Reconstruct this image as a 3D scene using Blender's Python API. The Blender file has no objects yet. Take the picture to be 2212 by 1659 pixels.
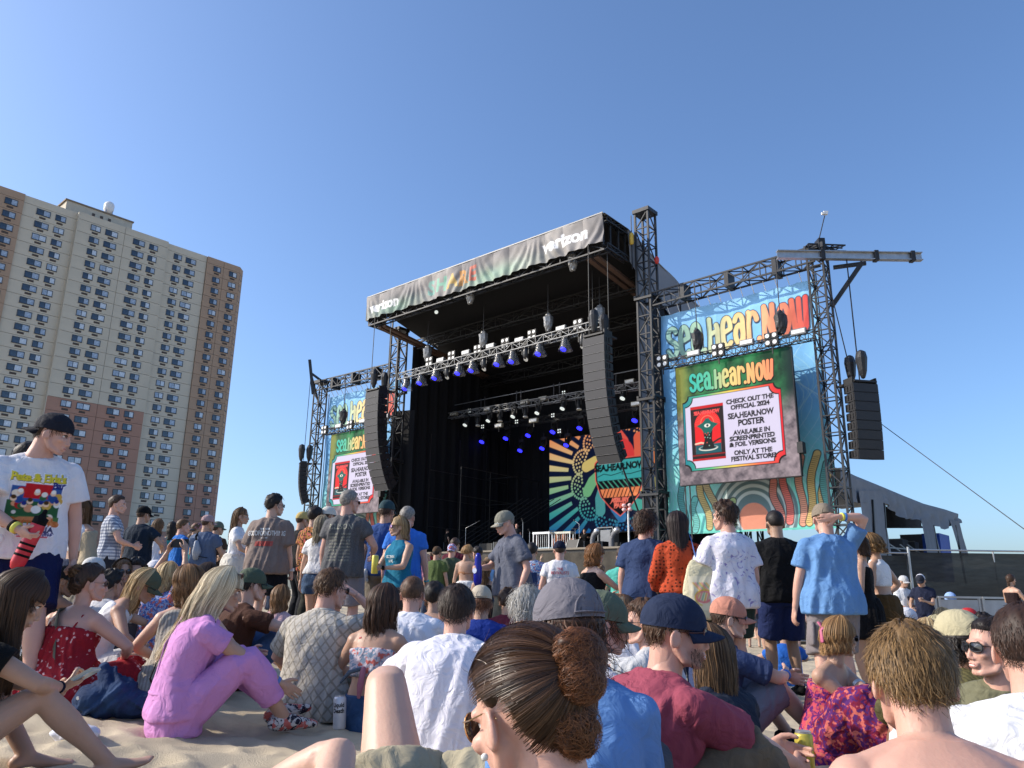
import bpy, bmesh, math, random
import numpy as np
from mathutils import Vector, Matrix
from mathutils.bvhtree import BVHTree
R_ = random.Random(7)
RN = np.random.RandomState(11)
rad = math.radians
sc = bpy.context.scene
COL = sc.collection

# ------------------------------------------------------------------ camera, sky, sun, exposure
FPX, PITCH, ROLL, CZ = 1661.0, rad(15.15), rad(.85), 1.0
cam_d = bpy.data.cameras.new('camera'); cam = bpy.data.objects.new('camera', cam_d); COL.objects.link(cam)
cam_d.sensor_width = 36; cam_d.lens = 36 * FPX / 2212.0; cam_d.clip_start = .05; cam_d.clip_end = 6000
CM = Matrix.Rotation(math.pi / 2 + PITCH, 4, 'X') @ Matrix.Rotation(ROLL, 4, 'Z')
cam.matrix_world = Matrix.Translation((0, 0, CZ)) @ CM
sc.camera = cam
SUN_AZ, SUN_EL = rad(-88), rad(31)
w_ = bpy.data.worlds.new('World'); sc.world = w_; w_.use_nodes = True
nt = w_.node_tree; nt.nodes.clear()
o_ = nt.nodes.new('ShaderNodeOutputWorld'); b_ = nt.nodes.new('ShaderNodeBackground'); s_ = nt.nodes.new('ShaderNodeTexSky')
s_.sky_type = 'NISHITA'; s_.sun_disc = False; s_.sun_elevation = SUN_EL; s_.sun_rotation = SUN_AZ
s_.air_density = .95; s_.dust_density = 1.9; s_.ozone_density = 6.2; s_.altitude = 0
b_.inputs['Strength'].default_value = .132
nt.links.new(s_.outputs[0], b_.inputs[0]); nt.links.new(b_.outputs[0], o_.inputs[0])
sd = bpy.data.lights.new('sun', 'SUN'); so = bpy.data.objects.new('sun', sd); COL.objects.link(so)
sd.energy = 2.8; sd.angle = rad(.5); sd.color = (1, .90, .76)
SUNV = Vector((math.sin(SUN_AZ) * math.cos(SUN_EL), math.cos(SUN_AZ) * math.cos(SUN_EL), math.sin(SUN_EL)))
so.rotation_euler = SUNV.to_track_quat('Z', 'Y').to_euler(); so.location = SUNV * 60
sc.view_settings.view_transform = 'Standard'; sc.view_settings.look = 'None'
sc.view_settings.exposure = .85; sc.view_settings.gamma = 1; sc.view_settings.use_curve_mapping = False
sc.cycles.max_bounces = 6; sc.cycles.transparent_max_bounces = 8

# ------------------------------------------------------------------ helpers: rays, frames
CMn = np.array(CM.to_3x3()); C0 = np.array([0, 0, CZ])
def ray(x, y): return CMn @ np.array([(x - 1106) / FPX, (829.5 - y) / FPX, -1])
def P(x, y, Y):                                   # the point seen at sight line (x, y), Y metres out
    r = ray(x, y); return C0 + r * Y / r[1]
def sig(t): return 1 / (1 + np.exp(-np.clip(t, -40, 40)))
def sst(t, a, b):
    u = np.clip((t - a) / (b - a), 0, 1); return u * u * (3 - 2 * u)
def ground(x, y):                                 # broad shape of the beach
    x = np.asarray(x, float); y = np.asarray(y, float)
    return .25 + .06 * np.clip(-x, -2, 3) - .03 * np.clip(y - 5, 0, 15) * (.15 + .85 * sig((x - .2 - .06 * y) / 1.2)) + .02 * np.clip(y - 6, 0, 8) * sig((-x - 1.5) / 1.0)
ANG_S = rad(-41); A49 = rad(49)
SA = np.array([-math.sin(A49), math.cos(A49), 0]); SN = np.array([math.cos(A49), math.sin(A49), 0])
r = ray(1412, 1185); SO = C0 + r * 40 / r[1]; SO[2] = 0
def SP(u, w, z): return SO + u * SA + w * SN + np.array([0, 0, z])
def S(x, y, w=0):
    r = ray(x, y); t = (w - (C0 - SO) @ SN) / (r @ SN); p = C0 + r * t; return float((p - SO) @ SA), float(p[2])
def SU(x, y, u):
    r = ray(x, y); t = (u - (C0 - SO) @ SA) / (r @ SA); p = C0 + r * t; return float((p - SO) @ SN), float(p[2])
def L(u, w, z): return np.array([-u, w, z])       # stage coordinates -> local coordinates of a stage Empty

# ------------------------------------------------------------------ helpers: objects
def tag(o, label=None, cat=None, group=None, kind=None):
    if label: o['label'] = label
    if cat: o['category'] = cat
    if group: o['group'] = group
    if kind: o['kind'] = kind
    return o
def thing(name, label, cat, loc=(0, 0, 0), rz=0, group=None, kind=None):
    o = bpy.data.objects.new(name, None); COL.objects.link(o); o.empty_display_size = .2
    o.location = loc; o.rotation_euler = (0, 0, rz); return tag(o, label, cat, group, kind)
def mesh(name, V, F, mats, mi=None, smooth=False, col=None):
    me = bpy.data.meshes.new(name)
    V = np.asarray(V, np.float32)
    if isinstance(F, np.ndarray) and F.ndim == 2:
        n, k = F.shape
        me.vertices.add(len(V)); me.vertices.foreach_set('co', V.ravel())
        me.loops.add(n * k); me.loops.foreach_set('vertex_index', F.astype(np.int32).ravel())
        me.polygons.add(n); me.polygons.foreach_set('loop_start', np.arange(0, n * k, k, dtype=np.int32))
        me.update(calc_edges=True)
    else:
        me.from_pydata([tuple(map(float, v)) for v in V], [], [tuple(f) for f in F])
    for m in (mats if isinstance(mats, (list, tuple)) else [mats]): me.materials.append(m)
    if mi is not None: me.polygons.foreach_set('material_index', np.asarray(mi, np.int32))
    if smooth: me.polygons.foreach_set('use_smooth', np.ones(len(me.polygons), bool))
    if col is not None:
        at = me.color_attributes.new('Col', 'FLOAT_COLOR', 'POINT')
        c = np.ones((len(V), 4), np.float32); c[:, :3] = col; at.data.foreach_set('color', c.ravel())
    me.validate(); me.update()
    return me
def link(name, me, parent=None, M=None, loc=None, **kw):
    o = bpy.data.objects.new(name, me); COL.objects.link(o)
    if parent is not None: o.parent = parent
    if M is not None: o.matrix_basis = M
    if loc is not None: o.location = loc
    return tag(o, **kw)
class MB:
    def __init__(s): s.V = []; s.F = []; s.M = []; s.n = 0
    def add(s, V, F, mi=0):
        V = np.asarray(V, float)
        s.V.append(V)
        for f in F: s.F.append(tuple(int(i) + s.n for i in f)); s.M.append(mi)
        s.n += len(V); return s
    def box(s, c, d, R=None, mi=0):
        h = np.array(d, float) / 2
        v = np.array([[x, y, z] for x in (-1, 1) for y in (-1, 1) for z in (-1, 1)]) * h
        if R is not None: v = v @ np.array(R).T
        return s.add(v + np.array(c, float), [(0, 1, 3, 2), (4, 6, 7, 5), (0, 4, 5, 1), (2, 3, 7, 6), (0, 2, 6, 4), (1, 5, 7, 3)], mi)
    def bx(s, x0, x1, y0, y1, z0, z1, mi=0): return s.box(((x0 + x1) / 2, (y0 + y1) / 2, (z0 + z1) / 2), (abs(x1 - x0), abs(y1 - y0), abs(z1 - z0)), None, mi)
    def tube(s, pts, rad_, n=8, mi=0, hint=None, cap=True):
        v, f = tube(pts, rad_, n, hint, cap); return s.add(v, f, mi)
    def build(s, name, mats, parent=None, smooth=False, M=None, loc=None, **kw):
        me = mesh(name, np.concatenate(s.V), s.F, mats, s.M, smooth); return link(name, me, parent, M, loc, **kw)
def nrm(v):
    v = np.asarray(v, float); l = np.linalg.norm(v); return v / l if l > 1e-9 else v
def tube(pts, rr, n=10, hint=None, cap=True):     # loft of circles / ellipses along a path, round ends
    pts = [np.asarray(p, float) for p in pts]; k = len(pts)
    if not hasattr(rr, '__len__'): rr = [rr] * k
    rr = [(a, a) if not hasattr(a, '__len__') else a for a in rr]
    hint = np.array([0, 0, 1.]) if hint is None else np.asarray(hint, float)
    V = []; ang = np.arange(n) * 2 * math.pi / n
    tans = []
    for i in range(k):
        t = (pts[min(i + 1, k - 1)] - pts[max(i - 1, 0)]); tans.append(nrm(t))
    fr = []; x = None
    for i in range(k):
        t = tans[i]
        if x is None:
            h = hint if abs(hint @ t) < .95 else np.array([1., 0, 0]) if abs(t[0]) < .9 else np.array([0, 1., 0])
            x = nrm(np.cross(h, t))
        else: x = nrm(x - (x @ t) * t)
        fr.append((x, np.cross(t, x)))
    rings = []
    if cap:
        for sx, sr in ((.97, .3), (.7, .72)): rings.append((pts[0] - tans[0] * min(rr[0]) * sx, fr[0], (rr[0][0] * sr, rr[0][1] * sr)))
    for i in range(k): rings.append((pts[i], fr[i], rr[i]))
    if cap:
        for sx, sr in ((.7, .72), (.97, .3)): rings.append((pts[-1] + tans[-1] * min(rr[-1]) * sx, fr[-1], (rr[-1][0] * sr, rr[-1][1] * sr)))
    for p, (a, b), (ra, rb) in rings: V.append(p + np.outer(np.cos(ang) * ra, a) + np.outer(np.sin(ang) * rb, b))
    m = len(rings); F = []
    for i in range(m - 1):
        for j in range(n):
            j2 = (j + 1) % n; F.append((i * n + j, i * n + j2, (i + 1) * n + j2, (i + 1) * n + j))
    F.append(tuple(range(n - 1, -1, -1))); F.append(tuple((m - 1) * n + j for j in range(n)))
    return np.concatenate(V), F
def ellip(c, r, R=None, nu=16, nv=10):
    V = []
    for i in range(nv + 1):
        th = math.pi * (i + .001) / (nv + .002)
        for j in range(nu):
            ph = 2 * math.pi * j / nu; V.append((math.sin(th) * math.cos(ph), math.sin(th) * math.sin(ph), math.cos(th)))
    V = np.array(V) * np.array(r)
    if R is not None: V = V @ np.array(R).T
    F = [(i * nu + j, (i + 1) * nu + j, (i + 1) * nu + (j + 1) % nu, i * nu + (j + 1) % nu) for i in range(nv) for j in range(nu)]
    F.append(tuple(range(nu))); F.append(tuple(nv * nu + j for j in range(nu - 1, -1, -1)))
    return V + np.array(c, float), F
def grid_faces(nx, ny):                           # vertices row by row, nx per row
    i = np.arange(ny - 1)[:, None] * nx + np.arange(nx - 1)[None]
    return np.stack([i, i + 1, i + 1 + nx, i + nx], -1).reshape(-1, 4)
UNIT = {}
def unit(kind, m):
    k = (kind, m.name)
    if k not in UNIT:
        b = MB()
        if kind == 'bar': b.bx(-.5, .5, -.5, .5, 0, 1)
        elif kind == 'rod': b.add(*tube([(0, 0, 0), (0, 0, 1)], .5, 8, cap=False))
        elif kind == 'box': b.bx(-.5, .5, -.5, .5, -.5, .5)
        UNIT[k] = mesh(kind, np.concatenate(b.V), b.F, m)
    return UNIT[k]
def bar(name, p, q, t, m, parent, kind='bar', **kw):   # straight member from p to q, its mesh shared by all alike
    p = Vector(p); q = Vector(q); d = q - p
    if not hasattr(t, '__len__'): t = (t, t)
    M = Matrix.Translation(p) @ d.to_track_quat('Z', 'X' if abs(d.normalized().x) < .9 else 'Y').to_matrix().to_4x4() @ Matrix.Diagonal((t[0], t[1], d.length, 1))
    return link(name, unit(kind, m), parent, M, **kw)
def block(name, c, d, m, parent, R=None, **kw):
    M = Matrix.Translation(Vector(c)) @ (R.to_4x4() if R else Matrix()) @ Matrix.Diagonal((d[0], d[1], d[2], 1))
    return link(name, unit('box', m), parent, M, **kw)

# ------------------------------------------------------------------ materials
def lin(c):
    c = np.asarray(c, float); return np.where(c <= .04045, c / 12.92, ((c + .055) / 1.055) ** 2.4)
def hx(s): return tuple(lin([int(s[i:i + 2], 16) / 255 for i in (0, 2, 4)]))
MATS = {}
def nm(nt, t, **kw):
    n = nt.nodes.new(t)
    for k, v in kw.items(): n.inputs[k].default_value = v
    return n
def mat(name, col=(.5, .5, .5), rough=.7, metal=0, spec=.5, var=.12, vs=6, bump=0, bs=40, attr=False, emit=0, alpha=1, trans=0, sss=0, aniso=None, dist=0, sheen=0, fn=None, ior=1.45, stretch=None, bscale=1):
    if name in MATS: return MATS[name]
    m = bpy.data.materials.new(name); m.use_nodes = True; nt = m.node_tree; N = nt.nodes; K = nt.links.new
    b = N['Principled BSDF']; b.inputs['Roughness'].default_value = rough; b.inputs['Metallic'].default_value = metal
    b.inputs['Specular IOR Level'].default_value = spec; b.inputs['IOR'].default_value = ior
    tc = N.new('ShaderNodeTexCoord'); mp = N.new('ShaderNodeMapping'); K(tc.outputs['Object'], mp.inputs[0])
    if stretch: mp.inputs['Scale'].default_value = stretch
    if attr:
        a = N.new('ShaderNodeAttribute'); a.attribute_name = 'Col'; cs = a.outputs['Color']
    else:
        c = N.new('ShaderNodeRGB'); c.outputs[0].default_value = (*col, 1); cs = c.outputs[0]
    if var:
        n = nm(nt, 'ShaderNodeTexNoise', Scale=vs, Detail=5, Roughness=.6); K(mp.outputs[0], n.inputs['Vector'])
        r = nm(nt, 'ShaderNodeMapRange'); r.inputs[1].default_value = .3; r.inputs[2].default_value = .7; r.inputs[3].default_value = 1 - var; r.inputs[4].default_value = 1 + var
        K(n.outputs[0], r.inputs[0]); x = N.new('ShaderNodeVectorMath'); x.operation = 'SCALE'; K(cs, x.inputs[0]); K(r.outputs[0], x.inputs['Scale']); cs = x.outputs[0]
    if fn: cs = fn(nt, cs, mp)
    if bscale != 1:
        x = N.new('ShaderNodeVectorMath'); x.operation = 'SCALE'; K(cs, x.inputs[0]); x.inputs['Scale'].default_value = bscale; K(x.outputs[0], b.inputs['Base Color'])
    else: K(cs, b.inputs['Base Color'])
    if bump:
        n = nm(nt, 'ShaderNodeTexNoise', Scale=bs, Detail=4, Distortion=dist); K(mp.outputs[0], n.inputs['Vector'])
        bp = nm(nt, 'ShaderNodeBump', Strength=min(1, bump), Distance=.02 * max(1, bump)); K(n.outputs[0], bp.inputs['Height']); K(bp.outputs[0], b.inputs['Normal'])
    if emit: K(cs, b.inputs['Emission Color']); b.inputs['Emission Strength'].default_value = emit
    if alpha < 1: b.inputs['Alpha'].default_value = alpha
    if trans: b.inputs['Transmission Weight'].default_value = trans
    if sss: b.inputs['Subsurface Weight'].default_value = sss; b.inputs['Subsurface Radius'].default_value = (.012, .005, .003); b.inputs['Subsurface Scale'].default_value = 1
    if sheen: b.inputs['Sheen Weight'].default_value = sheen
    MATS[name] = m; return m
steel = mat('dark_truss_steel', (.032, .033, .036), .5, .45, var=.25, vs=3)
steel_l = mat('grey_painted_steel', (.17, .175, .18), .5, .3, var=.2, vs=2)
galv = mat('galvanised_steel', (.42, .43, .44), .4, .75, var=.15, vs=4)
black = mat('black_paint', (.014, .014, .015), .55, var=.2)
blackcloth = mat('black_drape', (.006, .0065, .009), .9, var=.3, vs=2, stretch=(6, 6, .3))
cable_m = mat('black_cable', (.015, .015, .017), .6, var=0)
white_m = mat('white_paint', (.75, .75, .74), .5, var=.06)
plastic_rain = mat('clear_rain_cover', (.16, .165, .17), .18, spec=1, var=.6, vs=9, bump=.9, bs=16, alpha=.5)
rubber = mat('black_rubber', (.02, .02, .02), .7)
# ------------------------------------------------------------------ the sand
def fbm(x, y, f, o=4, seed=0):
    rs = np.random.RandomState(seed); s = 0; a = 1; 
    for k in range(o):
        for j in range(3):
            th = rs.rand() * math.pi * 2; ph = rs.rand() * 6.28; ff = f * (.75 + .5 * rs.rand())
            u = (x * math.cos(th) + y * math.sin(th)) * ff; v = (-x * math.sin(th) + y * math.cos(th)) * ff
            s = s + a * np.sin(u + 1.7 * np.sin(v * .63 + ph) + ph) / 3
        a *= .52; f *= 1.93
    return s
def hash2(i, j, k=0):
    h = np.sin(i * 127.1 + j * 311.7 + k * 74.7) * 43758.5453; return h - np.floor(h)
def dents(x, y, cell, seed):                       # footprints: hollows with a pushed-up rim
    cx = np.floor(x / cell); cy = np.floor(y / cell); out = 0
    for di in (-1, 0, 1):
        for dj in (-1, 0, 1):
            i = cx + di; j = cy + dj
            px = (i + hash2(i, j, seed)) * cell; py = (j + hash2(i, j, seed + 3)) * cell; a = hash2(i, j, seed + 7) * 6.28
            dx = x - px; dy = y - py; u = dx * np.cos(a) + dy * np.sin(a); v = -dx * np.sin(a) + dy * np.cos(a)
            rr = np.sqrt((u / (cell * .42)) ** 2 + (v / (cell * .24)) ** 2)
            out = out - np.exp(-rr ** 2 * 1.6) * .9 + .38 * np.exp(-((rr - 1.25) / .3) ** 2)
    return out
def sand_h(x, y):
    h = ground(x, y)
    near = 1 / (1 + (y / 22) ** 2)
    h = h + .016 * fbm(x, y, 2.6, 3, 1) + .027 * dents(x, y, .46, 1) * near + .018 * dents(x + 5, y + 3, .27, 2) * near + .004 * fbm(x, y, 21, 3, 5) * near
    h = h + .011 * dents(x, y, .15, 9) * near * sst(fbm(x, y, 1.9, 2, 8), -.1, .6)
    return h
sand_m = mat('dry_beach_sand', (.50, .42, .30), .95, spec=.2, var=.16, vs=3, bump=.45, bs=170)
ys = np.concatenate([np.linspace(.6, 2, 60), 2 + np.cumsum(.018 * 1.0105 ** np.arange(430))]); ys = ys[ys < 60]
ys = np.concatenate([ys, [70, 90, 130, 200, 400, 900, 3000]]); ts = np.linspace(-1.25, 1.25, 430)
YY, TT = np.meshgrid(ys, ts, indexing='ij'); XX = TT * np.maximum(YY, .9)
ZZ = np.where(YY < 60, sand_h(XX, np.minimum(YY, 60)), -.25)
link('ground', mesh('ground', np.stack([XX, YY, ZZ], -1).reshape(-1, 3), grid_faces(len(ts), len(ys))[:, ::-1], sand_m, smooth=True), kind='structure')
b = MB(); b.add([(-4000, -4000, -.45), (4000, -4000, -.45), (4000, 5000, -.45), (-4000, 5000, -.45)], [(0, 1, 2, 3)]); b.build('beach', sand_m, kind='structure')

# ------------------------------------------------------------------ apartment tower
BA = rad(48); ba = np.array([math.cos(BA), math.sin(BA), 0]); BO = P(515, 800, 170); BO[2] = 0
bld = thing('apartment_tower', 'tall tan and red-brown apartment tower with rows of paired windows on the left', 'building', BO, BA)
def fac(nt, cs, mp):
    n = nm(nt, 'ShaderNodeTexNoise', Scale=.5, Detail=8); K = nt.links.new; K(mp.outputs[0], n.inputs['Vector'])
    s = nm(nt, 'ShaderNodeMapRange'); s.inputs[3].default_value = .86; s.inputs[4].default_value = 1.12; K(n.outputs[0], s.inputs[0])
    x = nt.nodes.new('ShaderNodeVectorMath'); x.operation = 'SCALE'; K(cs, x.inputs[0]); K(s.outputs[0], x.inputs['Scale']); return x.outputs[0]
tan = mat('tan_precast_panel', (.50, .45, .355), .85, var=.10, vs=.9, fn=fac, stretch=(1, 1, .35))
tan2 = mat('pale_tan_panel', (.53, .475, .375), .85, var=.08, vs=.9, stretch=(1, 1, .35))
brown = mat('brown_precast_panel', (.37, .255, .175), .85, var=.10, vs=.9, stretch=(1, 1, .35))
redb = mat('red_brown_panel', (.36, .205, .15), .85, var=.10, vs=.9, stretch=(1, 1, .35))
joint = mat('dark_joint', (.24, .19, .14), .9)
wfr = mat('dark_window_frame', (.035, .045, .06), .5)
glassd = mat('dark_window_glass', (.03, .045, .07), .12, spec=.8, var=.5, vs=1.5)
glassl = mat('curtained_window_glass', (.30, .36, .44), .15, spec=.8, var=.35, vs=2.5)
glassc = mat('pale_curtained_glass', (.52, .57, .62), .2, spec=.8, var=.2, vs=3)
grille = mat('vent_grille', (.085, .065, .055), .7)
PZ, ROW = 2.633, 71.6
bays = [(-60.5, -47.6, 0, 'A'), (-47.6, -38.0, -.35, 'B'), (-38.0, -19.8, .55, 'C'), (-19.8, -10.5, -.2, 'D'), (-10.5, -2.4, .1, 'E')]
colw = {'A': [(-53.4, 2.4, .45), (-49.7, 2.2, .5)], 'B': [(-44.0, 2.5, .5), (-40.9, 1.9, .5)], 'C': [(-34.6, 1.9, .5), (-31.5, 2.45, .5), (-25.9, 2.45, .5), (-22.8, 1.85, .5)],
        'D': [(-17.1, 1.8, .5), (-14.1, 2.4, .5)], 'E': [(-8.0, 1.75, .5), (-4.1, 1.9, .5)]}
core = MB()
for x0, x1, w, nmb in bays: core.bx(x0 + .02, x1 - .02, -w + .12, 16, 0, 73.9)
for xx, w0, w1 in ((-38.0, -.35, .55), (-19.8, -.2, .55)): block('return_panel', (xx + (.0 if xx < -30 else 0), (-w0 - w1) / 2 + .05, 37), (.16, abs(w1 - w0) + .16, 74), tan, bld)
core.bx(-2.4, -.6, 1.9, 14, 0, 73.6); core.build('wall', joint, bld)
def wm(v, face, k):
    pass
WM = {}
def window(parent, c, wd, y, z, rot=0, dark=.5, tone=0):
    key = (wd, tone)
    if key not in WM:
        f = MB(); h = 1.22; t = .09
        f.bx(-wd / 2, wd / 2, -.10, .03, -h / 2, -h / 2 + t).bx(-wd / 2, wd / 2, -.10, .03, h / 2 - t, h / 2).bx(-wd / 2, -wd / 2 + t, -.10, .03, -h / 2 + t, h / 2 - t).bx(wd / 2 - t, wd / 2, -.10, .03, -h / 2 + t, h / 2 - t)
        f.bx(-.04, .04, -.09, .03, -h / 2 + t, h / 2 - t); f.bx(-wd / 2 - .04, wd / 2 + .04, -.15, 0, -h / 2 - .07, -h / 2)
        fm = mesh('window', np.concatenate(f.V), f.F, wfr)
        a = MB(); a.bx(-wd / 2 + t, -.04, -.04, -.02, -h / 2 + t, h / 2 - t); am = mesh('pane', np.concatenate(a.V), a.F, (glassd, glassl, glassd, glassd)[tone])
        a = MB(); a.bx(.04, wd / 2 - t, -.04, -.02, -h / 2 + t, h / 2 - t); bm_ = mesh('pane', np.concatenate(a.V), a.F, (glassl, glassc, glassc, glassl)[tone])
        WM[key] = (fm, am, bm_)
    fm, am, bm_ = WM[key]
    o = link('window', fm, parent, Matrix.Translation((c, y, z)) @ Matrix.Rotation(rot, 4, 'Z'))
    link('pane', am, o); link('pane', bm_, o); return o
vent_b = MB(); vent_b.bx(-.56, .56, -.05, .02, -.20, .20)
for k in range(4): vent_b.bx(-.5, .5, -.08, -.05, -.13 + k * .08, -.09 + k * .08)
vent_me = mesh('vent_grille', np.concatenate(vent_b.V), vent_b.F, grille)
NR = 25
for x0, x1, w, nb in bays:
    for k in range(-1, NR + 1):
        zc = ROW - PZ * k - .35; ztop = zc + PZ / 2; zb = zc - PZ / 2
        if k == -1: ztop = min(ztop, 74.1)
        z1_ = min(ztop, 74.1)
        m = tan
        if nb in 'AE': m = brown
        if nb == 'B' or nb == 'D': m = tan2
        if nb == 'C' and zc < 35: m = redb
        if nb in 'AE' and zc < 22.5: m = redb
        if zc < 12.6: m = redb
        if z1_ - zb < .2 or zb < 0: continue
        n = 2 if nb in 'CE' else 1
        for q in range(n):
            a = x0 + (x1 - x0) * q / n; e = x0 + (x1 - x0) * (q + 1) / n
            block('wall_panel', ((a + e) / 2, -w + .05, (zb + z1_) / 2), (e - a - .07, .2, z1_ - zb - .07), m, bld)
    for c, wd, d in colw[nb]:
        for k in range(NR):
            z = ROW - PZ * k
            if z < 12: continue
            t = R_.choice((0, 0, 1, 2, 3)) 
            window(bld, c, wd, -w - .05, z, 0, d, t)
            link('vent_grille', vent_me, bld, Matrix.Translation((c - .05, -w - .05, z - 1.13)))
# chamfered corner and side wall
for k in range(-1, NR + 1):
    zc = ROW - PZ * k - .35; z1_ = min(zc + PZ / 2, 74.0); zb = zc - PZ / 2
    if z1_ - zb < .2 or zb < 0: continue
    m = redb if zc < 22.5 else brown
    block('wall_panel', (-1.75, .62, (zb + z1_) / 2), (1.9, .2, z1_ - zb - .07), m, bld, Matrix.Rotation(rad(45), 3, 'Z'))
    block('wall_panel', (-1.0, 7.6, (zb + z1_) / 2), (.2, 12.5, z1_ - zb - .07), m, bld)
    if 0 <= k < NR and zc > 12: window(bld, -1.84, 1.5, .52, zc + .35, rad(45), .5, 2)
block('parapet', (-31.5, 8.2, 74.02), (57, 15.5, .2), joint, bld)
b = MB(); b.bx(-39.6, -26.4, 3.2, 12, 74, 77.3); b.build('penthouse', tan2, bld)
b = MB(); b.bx(-39.9, -26.2, 3.0, 12.2, 77.3, 77.6); b.build('penthouse_roof', joint, bld)
for c in (-34.3, -32.7, -31.1): block('vent_louvre', (c, 3.15, 75.7), (.55, .1, 1.4), grille, bld)
t = MB(); v, f = ellip((-31, 5, 80.1), (1.05, 1.05, 1.0)); t.add(v, f); t.tube([(-31, 5, 79.2), (-31, 5, 80.1)], 1.02, 16); t.build('water_tank', white_m, bld, True)
for dx, dy in ((-.7, -.7), (.7, -.7), (.7, .7), (-.7, .7)): bar('tank_leg', (-31 + dx, 5 + dy, 77.6), (-31 + dx * .8, 5 + dy * .8, 79.4), .14, galv, bld)
for dx in (-46.6, -45.4, -44): block('rooftop_unit', (dx, 3.4, 74.5), (1.0, 1.4, .9), galv, bld)
# ------------------------------------------------------------------ printed cloth and screens: a small painter that colours mesh points
class Art:
    def __init__(s, w, h, ppm, bg):
        s.w, s.h, s.p = w, h, ppm; s.nx = int(w * ppm) + 1; s.ny = int(h * ppm) + 1
        s.X, s.Z = np.meshgrid(np.linspace(0, w, s.nx), np.linspace(0, h, s.ny)); s.C = np.zeros((s.ny, s.nx, 3)); s.C[:] = lin(bg); s.bg = lin(bg)
    def win(s, x0, x1, z0, z1):
        i0 = max(0, int(x0 / s.w * (s.nx - 1)) - 1); i1 = min(s.nx, int(x1 / s.w * (s.nx - 1)) + 3)
        j0 = max(0, int(z0 / s.h * (s.ny - 1)) - 1); j1 = min(s.ny, int(z1 / s.h * (s.ny - 1)) + 3)
        return (slice(j0, max(j0, j1)), slice(i0, max(i0, i1)))
    def put(s, k, m, c):
        if callable(c): cc = c(s.X[k], s.Z[k])
        else: cc = lin(c)
        m = np.clip(m, 0, 1)[..., None]; s.C[k] = s.C[k] * (1 - m) + cc * m
    def aa(s, d): return .5 - d * s.p                                    # distance -> coverage
    def rect(s, x0, x1, z0, z1, c):
        k = s.win(x0, x1, z0, z1); X, Z = s.X[k], s.Z[k]
        s.put(k, s.aa(np.maximum(np.maximum(x0 - X, X - x1), np.maximum(z0 - Z, Z - z1))), c)
    def disc(s, x, z, r, c, rz=None):
        rz = rz or r; k = s.win(x - r, x + r, z - rz, z + rz); X, Z = s.X[k], s.Z[k]
        s.put(k, s.aa((np.hypot((X - x) / r, (Z - z) / rz) - 1) * min(r, rz)), c)
    def line(s, pts, w, c):
        pts = np.asarray(pts, float); k = s.win(pts[:, 0].min() - w, pts[:, 0].max() + w, pts[:, 1].min() - w, pts[:, 1].max() + w)
        X, Z = s.X[k], s.Z[k]; D = np.full(X.shape, 9e9)
        for a, b in zip(pts[:-1], pts[1:]):
            d = b - a; t = np.clip(((X - a[0]) * d[0] + (Z - a[1]) * d[1]) / (d @ d + 1e-9), 0, 1)
            D = np.minimum(D, np.hypot(X - a[0] - t * d[0], Z - a[1] - t * d[1]))
        s.put(k, s.aa(D - w / 2), c)
    def poly(s, pts, c):
        pts = np.asarray(pts, float); k = s.win(pts[:, 0].min(), pts[:, 0].max(), pts[:, 1].min(), pts[:, 1].max())
        X, Z = s.X[k], s.Z[k]; ins = np.zeros(X.shape, bool); D = np.full(X.shape, 9e9)
        for a, b in zip(pts, np.roll(pts, -1, 0)):
            d = b - a; t = np.clip(((X - a[0]) * d[0] + (Z - a[1]) * d[1]) / (d @ d + 1e-9), 0, 1)
            D = np.minimum(D, np.hypot(X - a[0] - t * d[0], Z - a[1] - t * d[1]))
            cr = (a[1] > Z) != (b[1] > Z)
            ins ^= cr & (X < (b[0] - a[0]) * (Z - a[1]) / (b[1] - a[1] + 1e-12) + a[0])
        s.put(k, s.aa(np.where(ins, -D, D)), c)
    def text(s, t, x, z, size, c, bold=.015, sx=1, al='CENTER', up=1):
        T = text_tris(t, bold, al); T = T * np.array([size * sx, size * up]) + np.array([x, z])
        for tri in T:
            k = s.win(tri[:, 0].min(), tri[:, 0].max(), tri[:, 1].min(), tri[:, 1].max()); X, Z = s.X[k], s.Z[k]
            if X.size == 0: continue
            m = 1.0
            ar = (tri[1, 0] - tri[0, 0]) * (tri[2, 1] - tri[0, 1]) - (tri[1, 1] - tri[0, 1]) * (tri[2, 0] - tri[0, 0])
            if abs(ar) < 1e-9: continue
            sg = 1 if ar > 0 else -1
            for q in range(3):
                a, b = tri[q], tri[(q + 1) % 3]; l = math.hypot(*(b - a)) + 1e-9
                m = np.minimum(m, .75 + sg * ((b[0] - a[0]) * (Z - a[1]) - (b[1] - a[1]) * (X - a[0])) / l * s.p)
            s.put(k, m, c)
TT_ = {}
def text_mesh(t, bold=.015, al='CENTER'):
    cu = bpy.data.curves.new('lettering', 'FONT'); cu.body = t; cu.size = 1; cu.offset = bold; cu.align_x = al; cu.resolution_u = 3; cu.fill_mode = 'FRONT'
    o = bpy.data.objects.new('lettering', cu); COL.objects.link(o); dg = bpy.context.evaluated_depsgraph_get(); me = bpy.data.meshes.new_from_object(o.evaluated_get(dg))
    bpy.data.objects.remove(o); bpy.data.curves.remove(cu); return me
def text_tris(t, bold, al):
    k = (t, bold, al)
    if k not in TT_:
        me = text_mesh(t, bold, al); me.calc_loop_triangles(); v = np.array([x.co[:2] for x in me.vertices])
        TT_[k] = np.array([[v[i] for i in q.vertices] for q in me.loop_triangles]); bpy.data.meshes.remove(me)
    return TT_[k]
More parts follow.
